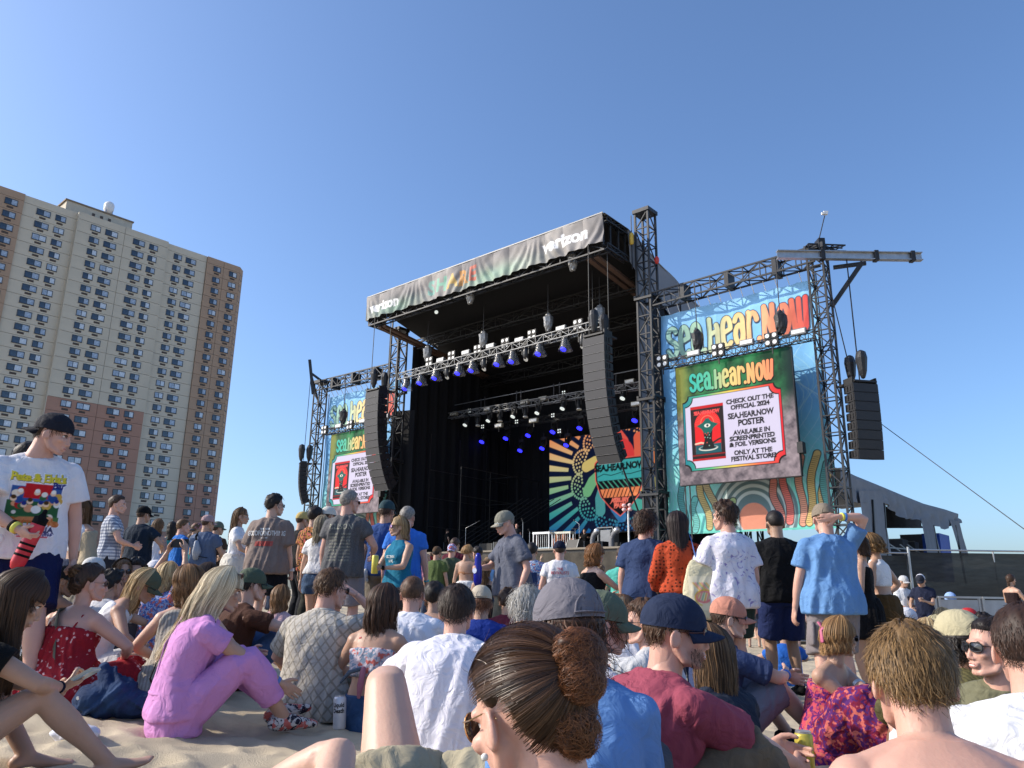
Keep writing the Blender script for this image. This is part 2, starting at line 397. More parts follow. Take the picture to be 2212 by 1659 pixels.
def arc(cx, cz, rx, rz, a0, a1, n=10): return [(cx + rx * math.cos(rad(a0 + (a1 - a0) * i / n)), cz + rz * math.sin(rad(a0 + (a1 - a0) * i / n))) for i in range(n + 1)]
GL = {'s': [arc(.36, .74, .24, .2, 20, 250, 9) + arc(.36, .27, .26, .23, 80, -170, 9)], 'e': [[(.12, .46), (.58, .56)] + arc(.35, .62, .23, .3, 0, 180, 8) + arc(.38, .3, .26, .27, 180, 320, 7)],
      'a': [arc(.34, .33, .22, .28, 0, 360, 12), arc(.33, .66, .24, .27, 160, 0, 7) + [(.6, .05)]], 'r': [[(.16, .04), (.16, .92)], arc(.42, .6, .24, .28, 180, 10, 7)],
      'H': [[(.14, .02), (.14, .98)], [(.62, .02), (.62, .62), (.56, .76)], [(.14, .5), (.62, .58)]], 'N': [[(.12, .02), (.14, .98), (.56, .1)], [(.62, .02), (.60, .98)]],
      'O': [arc(.38, .48, .25, .42, 0, 360, 14)], 'W': [[(.08, .98), (.16, .16), (.3, .04), (.42, .3), (.46, .98)], [(.46, .3), (.58, .04), (.74, .16), (.84, .98)]], '.': [[(.1, .03), (.1, .06)]]}
GW = {'W': .98, '.': .3, 'r': .66, 'H': .82, 'N': .82}
def festival(A, x, z, w, h, grad, dark=(.05, .06, .08), wt=.2):
    s = 'sea.Hear.NOW'; tot = sum(GW.get(c, .76) for c in s); kx = w / tot; X = x; out = []
    for c in s:
        for st in GL[c]: out.append([(X + px * kx, z + pz * h + (px * kx + X - x) * 0) for px, pz in st])
        X += GW.get(c, .76) * kx
    for st in out: A.line(np.array(st) + (.02 * h, -.04 * h), wt * h * 1.42 * .72, dark)
    for st in out: A.line(st, wt * h * 1.34 * .72, dark)
    for st in out: A.line(st, wt * h * .72, grad)
def ramp(x0, x1, cols):
    cols = np.array([lin(c) for c in cols]); xs = np.linspace(x0, x1, len(cols))
    return lambda X, Z: np.stack([np.interp(X, xs, cols[:, k]) for k in range(3)], -1)
G5 = [(.22, .68, .62), (.45, .76, .6), (.92, .82, .5), (.95, .66, .42), (.93, .42, .33)]
def printed(name, A, disp, m, parent, M=None, **kw):
    Y = disp(A.X, A.Z) if disp else np.zeros_like(A.X)
    V = np.stack([A.X, Y, A.Z], -1).reshape(-1, 3)
    return link(name, mesh(name, V, grid_faces(A.nx, A.ny), m, smooth=True, col=A.C.reshape(-1, 3)), parent, M, **kw)
cloth_print = mat('printed_banner_cloth', attr=True, rough=.75, var=.05, vs=3, bump=.25, bs=7)
screen_m = mat('led_screen', attr=True, rough=.6, spec=.15, var=0, emit=.42, bscale=.35)
screen_b = mat('stage_led_screen', attr=True, rough=.6, spec=.1, var=0, emit=.40, bscale=.3)

# ---- wing banner art (8.5 m x 11.7 m)
A = Art(8.5, 11.9, 36, (.3, .55, .82))
t = A.Z / A.h
g = np.stack([np.interp(t, [0, .25, .5, .85, 1], [lin(v)[()] for v in ch]) for ch in ((.45, .50, .42, .48, .56), (.82, .82, .68, .72, .78), (.76, .80, .86, .92, .95))], -1)
A.C = g
for k in range(26):                                                     # fine net of curved lines
    a = k / 25
    A.line([(8.5 * a + .9 * math.sin(q * .5 + a * 9) - (q / 20 - .5) * 4 * (a - .5), .5 + q * .42) for q in range(21)], .022, (.66, .82, .88))
    A.line([(8.5 * (1 - a) + 1.1 * math.sin(q * .4 + a * 7) + (q / 20 - .5) * 5 * (a - .3), .3 + q * .4) for q in range(21)], .022, (.58, .78, .86))
for q in range(9): A.disc(4.6, .9, 2.15 - q * .16, (.36, .46, .48) if q % 2 == 0 else (.70, .76, .76))
A.disc(4.6, .6, .75, (.80, .52, .42)); A.rect(0, 8.5, 0, .1, (.4, .76, .7))
for x, z, dx, hh, c in [(.9, .3, -.1, 2.2, (.35, .66, .66)), (1.5, .2, .0, 1.5, (.4, .72, .7)), (2.3, .3, -.5, 2.6, (.75, .68, .45)), (2.9, .4, -.9, 2.9, (.72, .66, .5)), (6.3, .4, -.15, 2.9, (.85, .45, .42)), (6.9, .3, .1, 3.0, (.85, .6, .5)),
                        (7.2, .3, .55, 3.1, (.84, .72, .45)), (7.7, .2, .45, 2.2, (.85, .75, .5)), (8.0, .3, .15, 2.6, (.4, .68, .66)), (5.9, .3, -.3, 2.0, (.8, .5, .45)), (3.4, .2, .1, 1.3, (.6, .7, .5))]:
    p = [(x + dx * i / 8 + .1 * math.sin(i * .9), z + hh * i / 8) for i in range(9)]
    A.line(p, .40, (.12, .15, .17)); A.line(p, .31, c)
    for i in range(int(hh / .09)):
        f = i * .09 / hh; xx = np.interp(f * 8, range(9), [q[0] for q in p]); A.line([(xx - .13, z + f * hh), (xx + .13, z + f * hh + .02)], .022, (.2, .2, .18))
festival(A, .35, 9.35, 7.7, 1.75, ramp(.4, 8, [(.55, .72, .68), (.62, .76, .66), (.9, .8, .55), (.93, .6, .45), (.8, .25, .25)]), (.13, .22, .3), .2)
WING_ART = A
def wing_disp(X, Z):
    s = np.sin(X * 2.1 + Z * .5) * .03 + .05 * np.sin(X * 1.1 - Z * .9 + 1) * np.exp(-((Z - 9) / 5) ** 2) + .035 * np.abs(np.sin(X * 3.3 + 1.3 * np.sin(Z))) * sst(Z, 7, 12)
    return s + .03 * fbm(X, Z, 1.6, 3, 4)
WV = np.stack([A.X, wing_disp(A.X, A.Z), A.Z - .05 * np.abs(np.sin(A.X * 2.9)) * sst(A.Z, 11, 11.9)], -1).reshape(-1, 3)
wing_me = mesh('banner', WV, grid_faces(A.nx, A.ny), cloth_print, smooth=True, col=A.C.reshape(-1, 3))

# ---- hanging screen art (5.95 m x 6 m)
A = Art(5.95, 6.0, 52, (.3, .4, .3)); X, Z = A.X, A.Z
n1 = fbm(X, Z * .35, 2.4, 5, 21); n2 = fbm(X, Z, 9, 4, 22)
top = sst(Z, 2.5, 4.2); gcol = lin((.22, .56, .34)); dk = lin((.05, .22, .14)); yl = lin((.55, .5, .2)); gr = lin((.62, .56, .58)); dg = lin((.33, .3, .33))
q = np.clip(.5 + n1 * .55 + n2 * .15, 0, 1)[..., None]; C = dk * (1 - q) + gcol * q
lf = (sst(1.6 - X, 0, 1.6) * .8)[..., None]; C = C * (1 - lf) + (yl * q + dk * (1 - q)) * lf
rf = sst(X, 5.1, 5.9)[..., None]; C = C * (1 - rf) + lin((.06, .17, .17)) * rf
bt = np.clip(.5 + n2 * .4 + n1 * .3, 0, 1)[..., None]; Bc = gr * bt + dg * (1 - bt)
A.C = C * top[..., None] + Bc * (1 - top[..., None])
def ticket(e):
    x0, x1, z0, z1, r = .42 - e, 5.25 + e, .75 - e, 4.3 + e, .42 - e
    return [(x0, z0 + r)] + arc(x0, z0, r, r, 90, 0, 6) + [(x1 - r, z0)] + arc(x1, z0, r, r, 180, 90, 6) + [(x1, z1 - r)] + arc(x1, z1, r, r, 270, 180, 6) + [(x0 + r, z1)] + arc(x0, z1, r, r, 0, -90, 6)
A.poly(ticket(.12), (.05, .06, .07)); A.poly(ticket(.085), ramp(.4, 5.3, [(.1, .5, .55), (.3, .72, .5), (.9, .78, .35), (.92, .4, .3), (.85, .15, .2)])); A.poly(ticket(0), (.05, .06, .07)); A.poly(ticket(-.025), (.80, .77, .86))
px, pz, pw, ph = .72, 1.12, 1.75, 2.72                                    # the small poster in the screen
A.rect(px, px + pw, pz, pz + ph, (.12, .08, .1)); A.rect(px, px + pw, pz + ph - .14, pz + ph, (.75, .1, .13)); A.rect(px, px + pw, pz, pz + .1, (.7, .1, .13)); A.rect(px, px + pw, pz + .24, pz + .3, (.55, .08, .1))
A.rect(px + .2, px + pw - .2, pz + .45, pz + 1.9, (.86, .1, .13)); A.disc(px + pw / 2, pz + 1.75, .68, (.86, .1, .13))
for k in range(22):
    a = rad(k * 180 / 21); A.line([(px + .87, pz + 1.75), (px + .87 + .66 * math.cos(a), pz + 1.75 + .6 * math.sin(a))], .014, (.95, .4, .33))
A.disc(px + .87, pz + 1.85, .36, (.93, .42, .33)); A.disc(px + .87, pz + 1.85, .31, (.86, .12, .14))
A.text('SEA.HEAR.NOW', px + pw / 2, pz + 2.30, .22, (.93, .3, .3), .03, .84)
A.rect(px + .2, px + pw - .2, pz + .33, pz + .78, (.06, .32, .36)); A.line([(px + .2, pz + .84), (px + .5, pz + .88), (px + .8, pz + .8)], .08, (.9, .75, .65)); A.line([(px + 1.1, pz + .8), (px + 1.4, pz + .95), (px + 1.55, pz + 1.0)], .09, (.2, .12, .12))
A.disc(px + .87, pz + .58, .5, (.85, .85, .8), .13); A.disc(px + .87, pz + .6, .45, (.05, .3, .34), .1)
A.poly([(px + .55, pz + .55), (px + 1.22, pz + .55), (px + 1.08, pz + 1.0), (px + 1.14, pz + 1.5), (px + .62, pz + 1.5), (px + .7, pz + 1.0)], (.05, .07, .09))
A.poly([(px + .3, pz + 1.72), (px + .62, pz + 1.86), (px + .78, pz + 2.02), (px + .8, pz + 2.1), (px + .87, pz + 2.03), (px + .95, pz + 2.1), (px + .97, pz + 2.02), (px + 1.12, pz + 1.86), (px + 1.45, pz + 1.72), (px + 1.2, pz + 1.56), (px + 1.02, pz + 1.3), (px + .7, pz + 1.3), (px + .55, pz + 1.56)], (.04, .36, .33))
A.disc(px + .87, pz + 1.7, .16, (.9, .9, .85), .09); A.disc(px + .88, pz + 1.7, .065, (.1, .2, .25))
for k in range(9): A.disc(px + .7 + .38 * hash2(k, 3.), pz + .6 + .85 * hash2(k, 8.), .03, (.8, .3, .25) if k % 2 else (.5, .65, .6))
tx = 3.82; ink = (.06, .06, .08)
for s_, z_, sz, bo, sx in [('CHECK OUT THE', 3.72, .30, .032, 1), ('OFFICIAL 2024', 3.42, .30, .032, 1), ('SEA.HEAR.NOW', 2.98, .37, .03, .84), ('POSTER', 2.60, .40, .03, .92), ('AVAILABLE IN', 2.18, .29, .032, 1), ('SCREENPRINTED', 1.90, .29, .032, 1), ('& FOIL VERSIONS', 1.62, .29, .032, 1), ('ONLY AT THE', 1.22, .29, .032, 1), ('FESTIVAL STORE!', .94, .29, .032, 1)]:
    A.text(s_, tx, z_, sz, ink, bo, sx)
festival(A, .75, 4.62, 4.35, .92, ramp(.75, 5.1, [(.2, .72, .66), (.35, .74, .6), (.9, .8, .5), (.94, .7, .45), (.95, .55, .4)]), (.04, .05, .07), .22)
scr_me = mesh('led_panel', np.stack([A.X, A.X * 0, A.Z], -1).reshape(-1, 3), grid_faces(A.nx, A.ny), screen_m, smooth=True, col=A.C.reshape(-1, 3))

# ---- shield art of the rear screen (12 m x 6.9 m)
A = Art(12.0, 7.0, 24, (.05, .09, .2)); cx, cz = 6.15, 3.9
gv = lambda X, Z: np.stack([np.interp(Z, [0, 1.5, 3.2, 5, 7], [lin(v)[()] for v in ch]) for ch in ((.12, .25, .55, .88, .95), (.35, .62, .72, .78, .6), (.6, .6, .55, .55, .4))], -1)
for k in range(44):
    a = rad(8 * k + 3); r0 = 4.15 + .3 * (k % 2); r1 = 9; c, s = math.cos(a), math.sin(a); w0, w1 = .13, .36
    A.poly([(cx + c * r0 - s * w0, cz + s * r0 + c * w0), (cx + c * r1 - s * w1, cz + s * r1 + c * w1), (cx + c * r1 + s * w1, cz + s * r1 - c * w1), (cx + c * r0 + s * w0, cz + s * r0 - c * w0)], gv)
for j in range(12):
    a0 = 30 * j + 10; ox, oz = cx + 3.2 * math.cos(rad(a0)), cz + 3.2 * math.sin(rad(a0))
    for rr, nn in ((.95, 17), (.68, 9), (.45, 6), (.22, 3)):
        for i in range(nn):
            a = rad(a0 - 95 + 190 * i / max(1, nn - 1)); A.disc(ox + rr * math.cos(a), oz + rr * math.sin(a), .085 if rr > .9 else .075, gv)
for j in range(10):
    a = 36 * j + 12; p = [(cx + rr * math.cos(rad(a + sw)), cz + rr * math.sin(rad(a + sw))) for rr, sw in ((1.2, -22), (1.7, -14), (2.3, -4), (2.9, 8))]
    col = [(.9, .35, .3), (.95, .6, .35), (.85, .75, .45), (.45, .7, .5), (.3, .6, .6), (.2, .45, .65), (.25, .6, .55), (.75, .72, .4), (.95, .55, .3), (.9, .4, .3)][(j + 8) % 10]
    A.line(p[:3], .5, col); A.line(p[1:], .8, col)
sh = [(cx - 1.95, 4.75), (cx - 1.7, 4.95), (cx + 1.7, 4.95), (cx + 1.95, 4.75), (cx + 1.9, 3.6), (cx + 1.5, 2.5), (cx + .8, 1.75), (cx, 1.15), (cx - .8, 1.75), (cx - 1.5, 2.5), (cx - 1.9, 3.6)]
def scl(p, k): return [(cx + (x - cx) * k, 3.3 + (z - 3.3) * k) for x, z in p]
A.disc(cx, 5.2, 1.25, (.88, .25, .25)); A.poly(scl(sh, 1.07), (.93, .4, .35)); A.poly(scl(sh, 1.03), (.04, .05, .08)); A.poly(sh, (.06, .06, .09))
def clip_rows(z0, z1, c):
    k = 24; L_ = []; R__ = []
    for i in range(k + 1):
        z = z0 + (z1 - z0) * i / k
        hw = np.interp(z, [1.15, 1.75, 2.5, 3.6, 4.75, 4.95], [0, .8, 1.5, 1.9, 1.95, 1.7]); L_.append((cx - hw + .05, z)); R__.append((cx + hw - .05, z))
    A.poly(L_ + R__[::-1], c)
clip_rows(3.55, 4.9, (.25, .66, .66)); A.text('SEA.HEAR.NOW', cx, 4.25, .62, (.04, .05, .08), .04, .92)
A.line([(cx - 1.8, 3.85), (cx - 1.3, 4.02), (cx - .7, 3.88), (cx - .1, 3.98), (cx + .3, 4.08), (cx + .2, 3.9), (cx + .9, 3.88), (cx + 1.8, 4.02)], .05, (.04, .05, .08))
clip_rows(2.35, 2.95, (.95, .55, .35))
for k in range(9): A.line([(cx - 1.8 + k * .42, 3.5), (cx - 1.35 + k * .42, 3.0)], .07, (.3, .66, .55)); A.line([(cx - 1.2 + k * .3, 2.9), (cx - 1.45 + k * .3, 2.35)], .07, (.06, .06, .09))
A.text('ASBURY', cx, 2.0, .40, (.93, .45, .38), .03); A.text('PARK', cx, 1.64, .40, (.93, .45, .38), .03)
REAR = A
# ---- fascia art
A = Art(20.2, 1.72, 40, (.26, .25, .26)); X, Z = A.X, A.Z
n = np.clip(.5 + .5 * fbm(X, Z, .9, 3, 31), 0, 1)[..., None]; A.C = lin((.44, .43, .44)) * (1 - n) + lin((.66, .64, .62)) * n
for x0, ww in ((11.2, 1.6), (13.2, 2.2), (3.0, 2.6)):
    m = np.exp(-((X - x0) / ww) ** 2 - ((Z - .3) / .5) ** 2)[..., None] * .45; A.C = A.C * (1 - m) + lin((.50, .68, .58)) * m
for ch, x0, c in (('S', 7.9, (.5, .66, .62)), ('H', 8.9, (.52, .70, .62)), ('A', 9.9, (.78, .66, .42)), ('R', 10.8, (.74, .56, .36)), ('E', 11.7, (.72, .42, .36))): A.text(ch, x0 - 1.2, .4, 1.25, c, .04)
A.text('verizon', 17.6, .55, 1.08, (.93, .93, .93), .03, 1.0); A.text('verizon', 1.95, .45, 1.0, (.9, .9, .9), .03, 1.0)
FAS = A
def fas_disp(X, Z):
    per = (X / 1.35) % 1
    return .06 * np.abs(np.sin(X / 1.35 * math.pi)) * (1 - Z / 3) + .055 * np.sin(X * 9 + Z * 6 * np.sin(X * 1.2)) * sst(1.8 - Z, 0, 1.4) + .07 * fbm(X, Z * .8, 2.2, 3, 6) - .12 * np.abs(np.sin(X * 2.33))

# ------------------------------------------------------------------ stage
def stg(name, label, cat, group=None, o=(0, 0, 0), **kw):
    return thing(name, label, cat, SP(*o), ANG_S, group, **kw)
def truss(par, p0, p1, a=.8, b=.8, bay=.85, ct=.07, bt=.04, m=steel, side=None, name=('chord', 'brace')):
    p0 = Vector(p0); p1 = Vector(p1); d = (p1 - p0); ln = d.length; d.normalize()
    s = Vector(side) if side else (Vector((1, 0, 0)) if abs(d.z) > .7 else Vector((0, 1, 0))); s = (s - s.dot(d) * d).normalized(); t = d.cross(s)
    cs = [s * a / 2 + t * b / 2, -s * a / 2 + t * b / 2, -s * a / 2 - t * b / 2, s * a / 2 - t * b / 2]
    for c in cs: bar(name[0], p0 + c, p1 + c, ct, m, par)
    n = max(2, round(ln / bay))
    for f in range(4):
        A_, B_ = cs[f], cs[(f + 1) % 4]
        for i in range(n):
            q0 = p0 + d * ln * i / n; q1 = p0 + d * ln * (i + 1) / n
            if (i + f) % 2: A2, B2 = B_, A_
            else: A2, B2 = A_, B_
            bar(name[1], q0 + A2, q1 + B2, bt, m, par); bar(name[1], q0 + A_, q0 + B_, bt, m, par)
# deck
dk = stg('stage_deck', 'raised black stage deck with a dark brown cloth skirt', 'stage')
block('deck', (-10.2, 6.4, 3.22), (23.5, 14.8, .24), black, dk)
skm = mat('brown_skirt_cloth', (.055, .048, .038), .9, var=.35, vs=2)
A2 = Art(23.4, 3.1, 6, (.1, .1, .1)); V = np.stack([A2.X - 21.9, -1.04 + .06 * np.sin(A2.X * 2.6) * (1.2 - A2.Z / 3.1) + .03 * np.sin(A2.X * 7 + A2.Z * 2), A2.Z], -1).reshape(-1, 3)
link('skirt', mesh('skirt', V, grid_faces(A2.nx, A2.ny), skm, smooth=True), dk)
bar('deck_edge', (-22, -1.05, 3.3), (1.5, -1.05, 3.3), .10, mat('worn_wood_edge', (.22, .19, .15), .8), dk)
# towers
def tower(u, h, lab, mm=steel):
    o = stg('roof_tower', lab, 'tower', 'roof towers at the corners of the stage', (u, 0, 0))
    truss(o, (0, 0, 0), (0, 0, h), .82, .82, 1.05, .11, .055, mm)
    block('head_block', (0, 0, h + .05), (1.05, 1.05, .22), mm, o); block('foot_plate', (0, 0, .1), (1.6, 1.6, .2), mm, o)
    for z in (h * .27, h * .5, h * .76): 
        for s in (-1, 1): bar('collar', (-.55, s * .5, z), (.55, s * .5, z), .13, mm, o); bar('collar', (s * .5, -.55, z + .14), (s * .5, .55, z + .14), .13, mm, o)
    return o
tr = tower(-.15, 22.0, 'tall dark lattice tower at the right corner of the stage, rising past the roof')
b = MB(); b.tube([(-.62, -.5, 20.2), (-.62, -.5, 20.7)], .13, 10); b.build('chain_hoist', mat('yellow_hoist', (.75, .5, .08), .5), tr, True)
bar('chain', (-.62, -.5, 18.6), (-.62, -.5, 21.9), .04, steel, tr)
b = MB(); v, f = ellip((.6, .1, 19.0), (.14, .14, .24)); b.add(v, f); b.build('beacon', mat('red_beacon', (.6, .05, .04), .4), tr, True)
tower(20.75, 19.4, 'lattice tower at the left corner of the stage under the roof edge')
for u in (.2, 20.6): 
    o = stg('roof_tower', 'dark lattice tower at the back of the stage, ' + ('right side' if u < 1 else 'left side'), 'tower', 'roof towers at the corners of the stage', (u, 12.8, 0)); truss(o, (0, 0, 0), (0, 0, 18.5), .8, .8, 2.1, .1, .06)
# roof
roof = stg('stage_roof', 'dark stage roof with a wrinkled printed fascia banner and grey side cloth', 'roof')
gcl = mat('grey_roof_cloth', (.215, .22, .235), .85, var=.10, vs=.8, bump=.5, bs=2.2)
V = np.stack([FAS.X - 20.9, -3.05 + fas_disp(FAS.X, FAS.Z), 21.1 - 1.72 + FAS.Z - .13 * np.sin(FAS.X / 20.2 * math.pi) * (1 - FAS.Z / 1.72) + .07 * np.abs(np.sin(FAS.X / 1.35 * math.pi)) * (1 - FAS.Z / .9)], -1).reshape(-1, 3)
link('fascia_banner', mesh('fascia_banner', V, grid_faces(FAS.nx, FAS.ny), cloth_print, smooth=True, col=FAS.C.reshape(-1, 3)), roof)
b = MB(); b.add([(-20.92, -3, 19.4), (-20.92, -1.2, 19.2), (-20.92, -1.2, 21.2), (-20.92, -3, 21.12)], [(0, 1, 2, 3)]); b.build('left_return_cloth', gcl, roof)
truss(roof, (-20.8, -2.6, 20.95), (-.75, -2.6, 20.95), .5, .3, 1.2, .08, .05); truss(roof, (-20.8, -2.6, 19.3), (-.75, -2.6, 19.3), .5, .5, 1.0, .08, .05)
bar('silver_edge', (-20.9, -3.02, 21.16), (-.7, -3.02, 21.16), .07, steel_l, roof)
for s in (-.8, -20.75):
    truss(roof, (s, -2.7, 20.95), (s, -.6, 20.9), .3, .3, .7, .07, .045); truss(roof, (s, -2.7, 19.3), (s, -.6, 19.2), .3, .3, .7, .07, .045)
    for w in (-2.9, -2.2, -1.4, -.7): bar('post', (s, w, 19.3), (s, w, 20.95), .09, steel, roof)
zb = SU(1500, 612, .55); zb2 = SU(1535, 652, .55)
wB = min(16, zb2[0]); zB = 21.0 - (21.0 - zb[1]) / max(.5, zb[0]) * wB if False else None
b = MB(); n = 30; V = []
for i in range(n + 1):
    for j in range(9):
        f = i / n; w = -.6 + 15.4 * f; zt = 21.05 - f * 3.6 - .9 * f * f; zl = zt - 2.0 - .9 * math.sin(min(1, f * 2.5) * 1.57); q = j / 8
        V.append((-.62 + .05 * math.sin(w * 1.7 + q * 3), w, zt + (zl - zt) * q))
link('side_cloth', mesh('side_cloth', V, grid_faces(9, n + 1), gcl, smooth=True), roof)
b = MB()
b.add([(-21, -3, 21.12), (-.6, -3, 21.12), (-.6, -.6, 21.08), (-21, -.6, 21.08)], [(0, 1, 2, 3)])
b.add([(-21, -.6, 21.08), (-.6, -.6, 21.08), (-.6, 14.8, 16.6), (-21, 14.8, 16.6)], [(0, 1, 2, 3)]); b.build('roof_skin', gcl, roof)
b = MB(); b.add([(-20.9, -2.3, 20.7), (-.75, -2.3, 20.7), (-.75, 14.5, 16.2), (-20.9, 14.5, 16.2)], [(3, 2, 1, 0)]); b.build('roof_lining', blackcloth, roof)
brn = mat('rusty_brown_beam', (.10, .06, .045), .7)
for u in (1.6, 2.1, 19.6, 20.1): bar('runway_beam', (-u, -2.4, 19.0 if u < 10 else 18.9), (-u, 8.5, 17.6), (.16, .3), brn, roof)
for w in (1.5, 5, 8.5): truss(roof, (-20.6, w, 18.9 - w * .2), (-.9, w, 18.9 - w * .2), .5, .7, 1.6, .07, .045, black)
# curtains
dr = stg('stage_drapes', 'black drapes hanging round the inside of the stage', 'curtain')
def drape(name, p0, p1, z0, z1, m=blackcloth, amp=.09, k=5.5):
    p0 = np.array(p0, float); p1 = np.array(p1, float); ln = np.linalg.norm(p1 - p0); nx = int(ln * 9) + 2; d = (p1 - p0) / ln; nn = np.array([-d[1], d[0]])
    V = []
    for j in range(9):
        z = z0 + (z1 - z0) * j / 8
        for i in range(nx):
            s = ln * i / (nx - 1); q = p0 + d * s + nn * amp * (math.sin(s * k + .8 * math.sin(z * .3 + s)) + .4 * math.sin(s * k * 2.3)) * (1.1 - .5 * j / 8); V.append((-q[0], q[1], z))
    return link(name, mesh(name, V, grid_faces(nx, 9), m, smooth=True), dr)
drape('drape', (20.4, 12), (.6, 12), 4.35, 18.2); drape('drape', (20.3, 1.0), (20.3, 12), 3.4, 18.4); drape('drape', (.7, 1.6), (.7, 12), 3.4, 18.4)
drape('drape', (21.5, .3), (19.7, .9), 3.3, 13.5, amp=.05); 
V = []; 
for j in range(12):
    for i in range(8):
        z = 3.3 + 15.6 * j / 11; V.append((-.62 + .03 * math.sin(i * 2 + j), .15 + 1.3 * i / 7 + .04 * math.sin(j * 1.1 + i), z))
link('side_curtain', mesh('side_curtain', V, grid_faces(8, 12), gcl, smooth=True), dr)
# scaffold inside, left
sc_in = stg('side_scaffold', 'dim black scaffold and stairs along the left inside wall of the stage', 'scaffold')
for w in (2.5, 5.5, 8.5, 11):
    bar('scaffold_pole', (-19.6, w, 3.4), (-19.6, w, 12), .07, black, sc_in)
    bar('scaffold_pole', (-16.8, w + .4, 3.4), (-16.8, w + .4, 9.4), .06, black, sc_in)
for z in (5.4, 7.4, 9.4): bar('scaffold_rail', (-19.6, 2.5, z), (-19.6, 11, z - .1), .05, black, sc_in); bar('scaffold_rail', (-16.8, 2.9, z), (-16.8, 11.4, z - .1), .05, black, sc_in); bar('scaffold_rail', (-19.6, 8.5, z), (-16.8, 8.9, z), .05, black, sc_in)
for k in range(7): bar('stair_rail', (-18.8 + k * .35, 3 + k * .3, 3.6), (-15.5 + k * .35, 8 + k * .3, 7.6), .05, black, sc_in)
# rear LED screen
LU0 = S(1187, 1060, 10)[0]
rs = stg('rear_led_screen', 'large lit screen at the back of the stage showing a surf shield over sunrays', 'screen', o=(LU0, 10, 5.1))
printed('screen_face', REAR, None, screen_b, rs); block('screen_back', (6, .2, 3.5), (12.1, .3, 7.1), black, rs)
# front lighting truss
ft = stg('lighting_truss', 'long front lighting truss hung across the stage opening with covered spot lights', 'truss')
def st(x, y, w): u, z = S(x, y, w); return L(u, w, z)
def Z2(x, y): return ((880 + x / 2.765) / 1.1573, (500 + y / 2.765) / 1.1573)
def Z3(x, y): return ((980 + x / 3.16) / 1.1573, (900 + y / 3.16) / 1.1573)
pA, pB = st(*Z2(335, 1225), -1), st(*Z2(1760, 850), -1)
truss(ft, pA, pB, .45, .45, .62, .05, .03, steel_l)
lens_b = mat('blue_lamp_lens', (.02, .02, .9), .3, var=0, emit=2.2); lens_w = mat('white_lamp_lens', (.7, .75, .72), .3, var=0, emit=.5); lens_s = mat('unlit_silver_lens', (.75, .75, .72), .25, spec=.8, var=.2)
foil = mat('crumpled_silver_cover', (.24, .24, .24), .35, .3, var=.4, vs=8, bump=.8, bs=9)
bagm = mat('black_rain_bag', (.02, .02, .022), .4, bump=.8, bs=10)
def aim(d): return Vector(d).to_track_quat('Z', 'Y').to_matrix().to_4x4()
def spot(p, lens, lab, dome=True, s=1.0, dirv=(-.08, -.5, -.9), name='moving_light', grp=None):
    o = thing(name, lab, 'stage light', SP(-p[0], p[1], p[2]), ANG_S, grp)
    D = aim(dirv)
    bar('clamp', (0, 0, .0), (0, 0, .35 * s), .08, black, o); hz = (-.35 if dome else -.4) * s
    b = MB(); b.bx(-.2 * s, .2 * s, -.1, .1, -.1 * s, .08 * s); b.bx(-.24 * s, -.2 * s, -.06, .06, -.45 * s, .05); b.bx(.2 * s, .24 * s, -.06, .06, -.45 * s, .05); b.build('yoke', black, o)
    b = MB(); b.tube([(0, 0, -.2 * s), (0, 0, 0), (0, 0, .22 * s)], [.12 * s, .16 * s, .17 * s], 14); b.build('lamp_head', black, o, True, M=Matrix.Translation((0, 0, hz)) @ D)
    b = MB(); b.tube([(0, 0, .36 * s), (0, 0, .41 * s)], .175 * s, 16, cap=False); b.build('lens', lens, o, False, M=Matrix.Translation((0, 0, hz)) @ D)
    if dome:
        n = 20; V = []; prof = [(.02, .16), (.17, .15), (.22, .02), (.26, -.2), (.33, -.5), (.42, -.72), (.44, -.74)]
        for r_, z in prof:
            for k in range(n): q = r_ * s * (1 + .06 * math.sin(k * 3.1 + z * 9)); V.append((q * math.cos(k * 2 * math.pi / n), q * math.sin(k * 2 * math.pi / n), z * s))
        F = [(i * n + k, i * n + (k + 1) % n, (i + 1) * n + (k + 1) % n, (i + 1) * n + k) for i in range(len(prof) - 1) for k in range(n)]
        link('rain_cover', mesh('rain_cover', V, F, plastic_rain, smooth=True), o)
    return o
xs = [(380, 1255), (482, 1215), (585, 1180), (745, 1145), (838, 1125), (1015, 1080), (1115, 1060), (1300, 1005), (1475, 970)]
ordn = ['first', 'second', 'third', 'fourth', 'fifth', 'sixth', 'seventh', 'eighth', 'ninth']
for (x, y), od in zip(xs, ordn): spot(st(*Z2(x, y - 12), -1), lens_b, 'blue spot in a clear bell cover, %s from the left on the front truss' % od, grp='spot lights under the front truss')
def blinder(p, lab, s=1.0, m=lens_s):
    o = thing('blinder_light', lab, 'stage light', SP(-p[0], p[1], p[2]), ANG_S, 'four-cell blinders on the trusses')
    for i in (-1, 1):
        for j in (-1, 1):
            b = MB(); b.bx(i * .17 * s - .15 * s, i * .17 * s + .15 * s, -.05, .12, j * .17 * s - .15 * s, j * .17 * s + .15 * s); c = b.build('cell', black, o)
            b = MB(); b.tube([(i * .17 * s, -.06, j * .17 * s), (i * .17 * s, -.075, j * .17 * s)], .105 * s, 12, cap=False); b.build('lens', m, c, False)
    bar('yoke', (0, .05, -.34 * s), (0, .05, -.7 * s), .05, black, o)
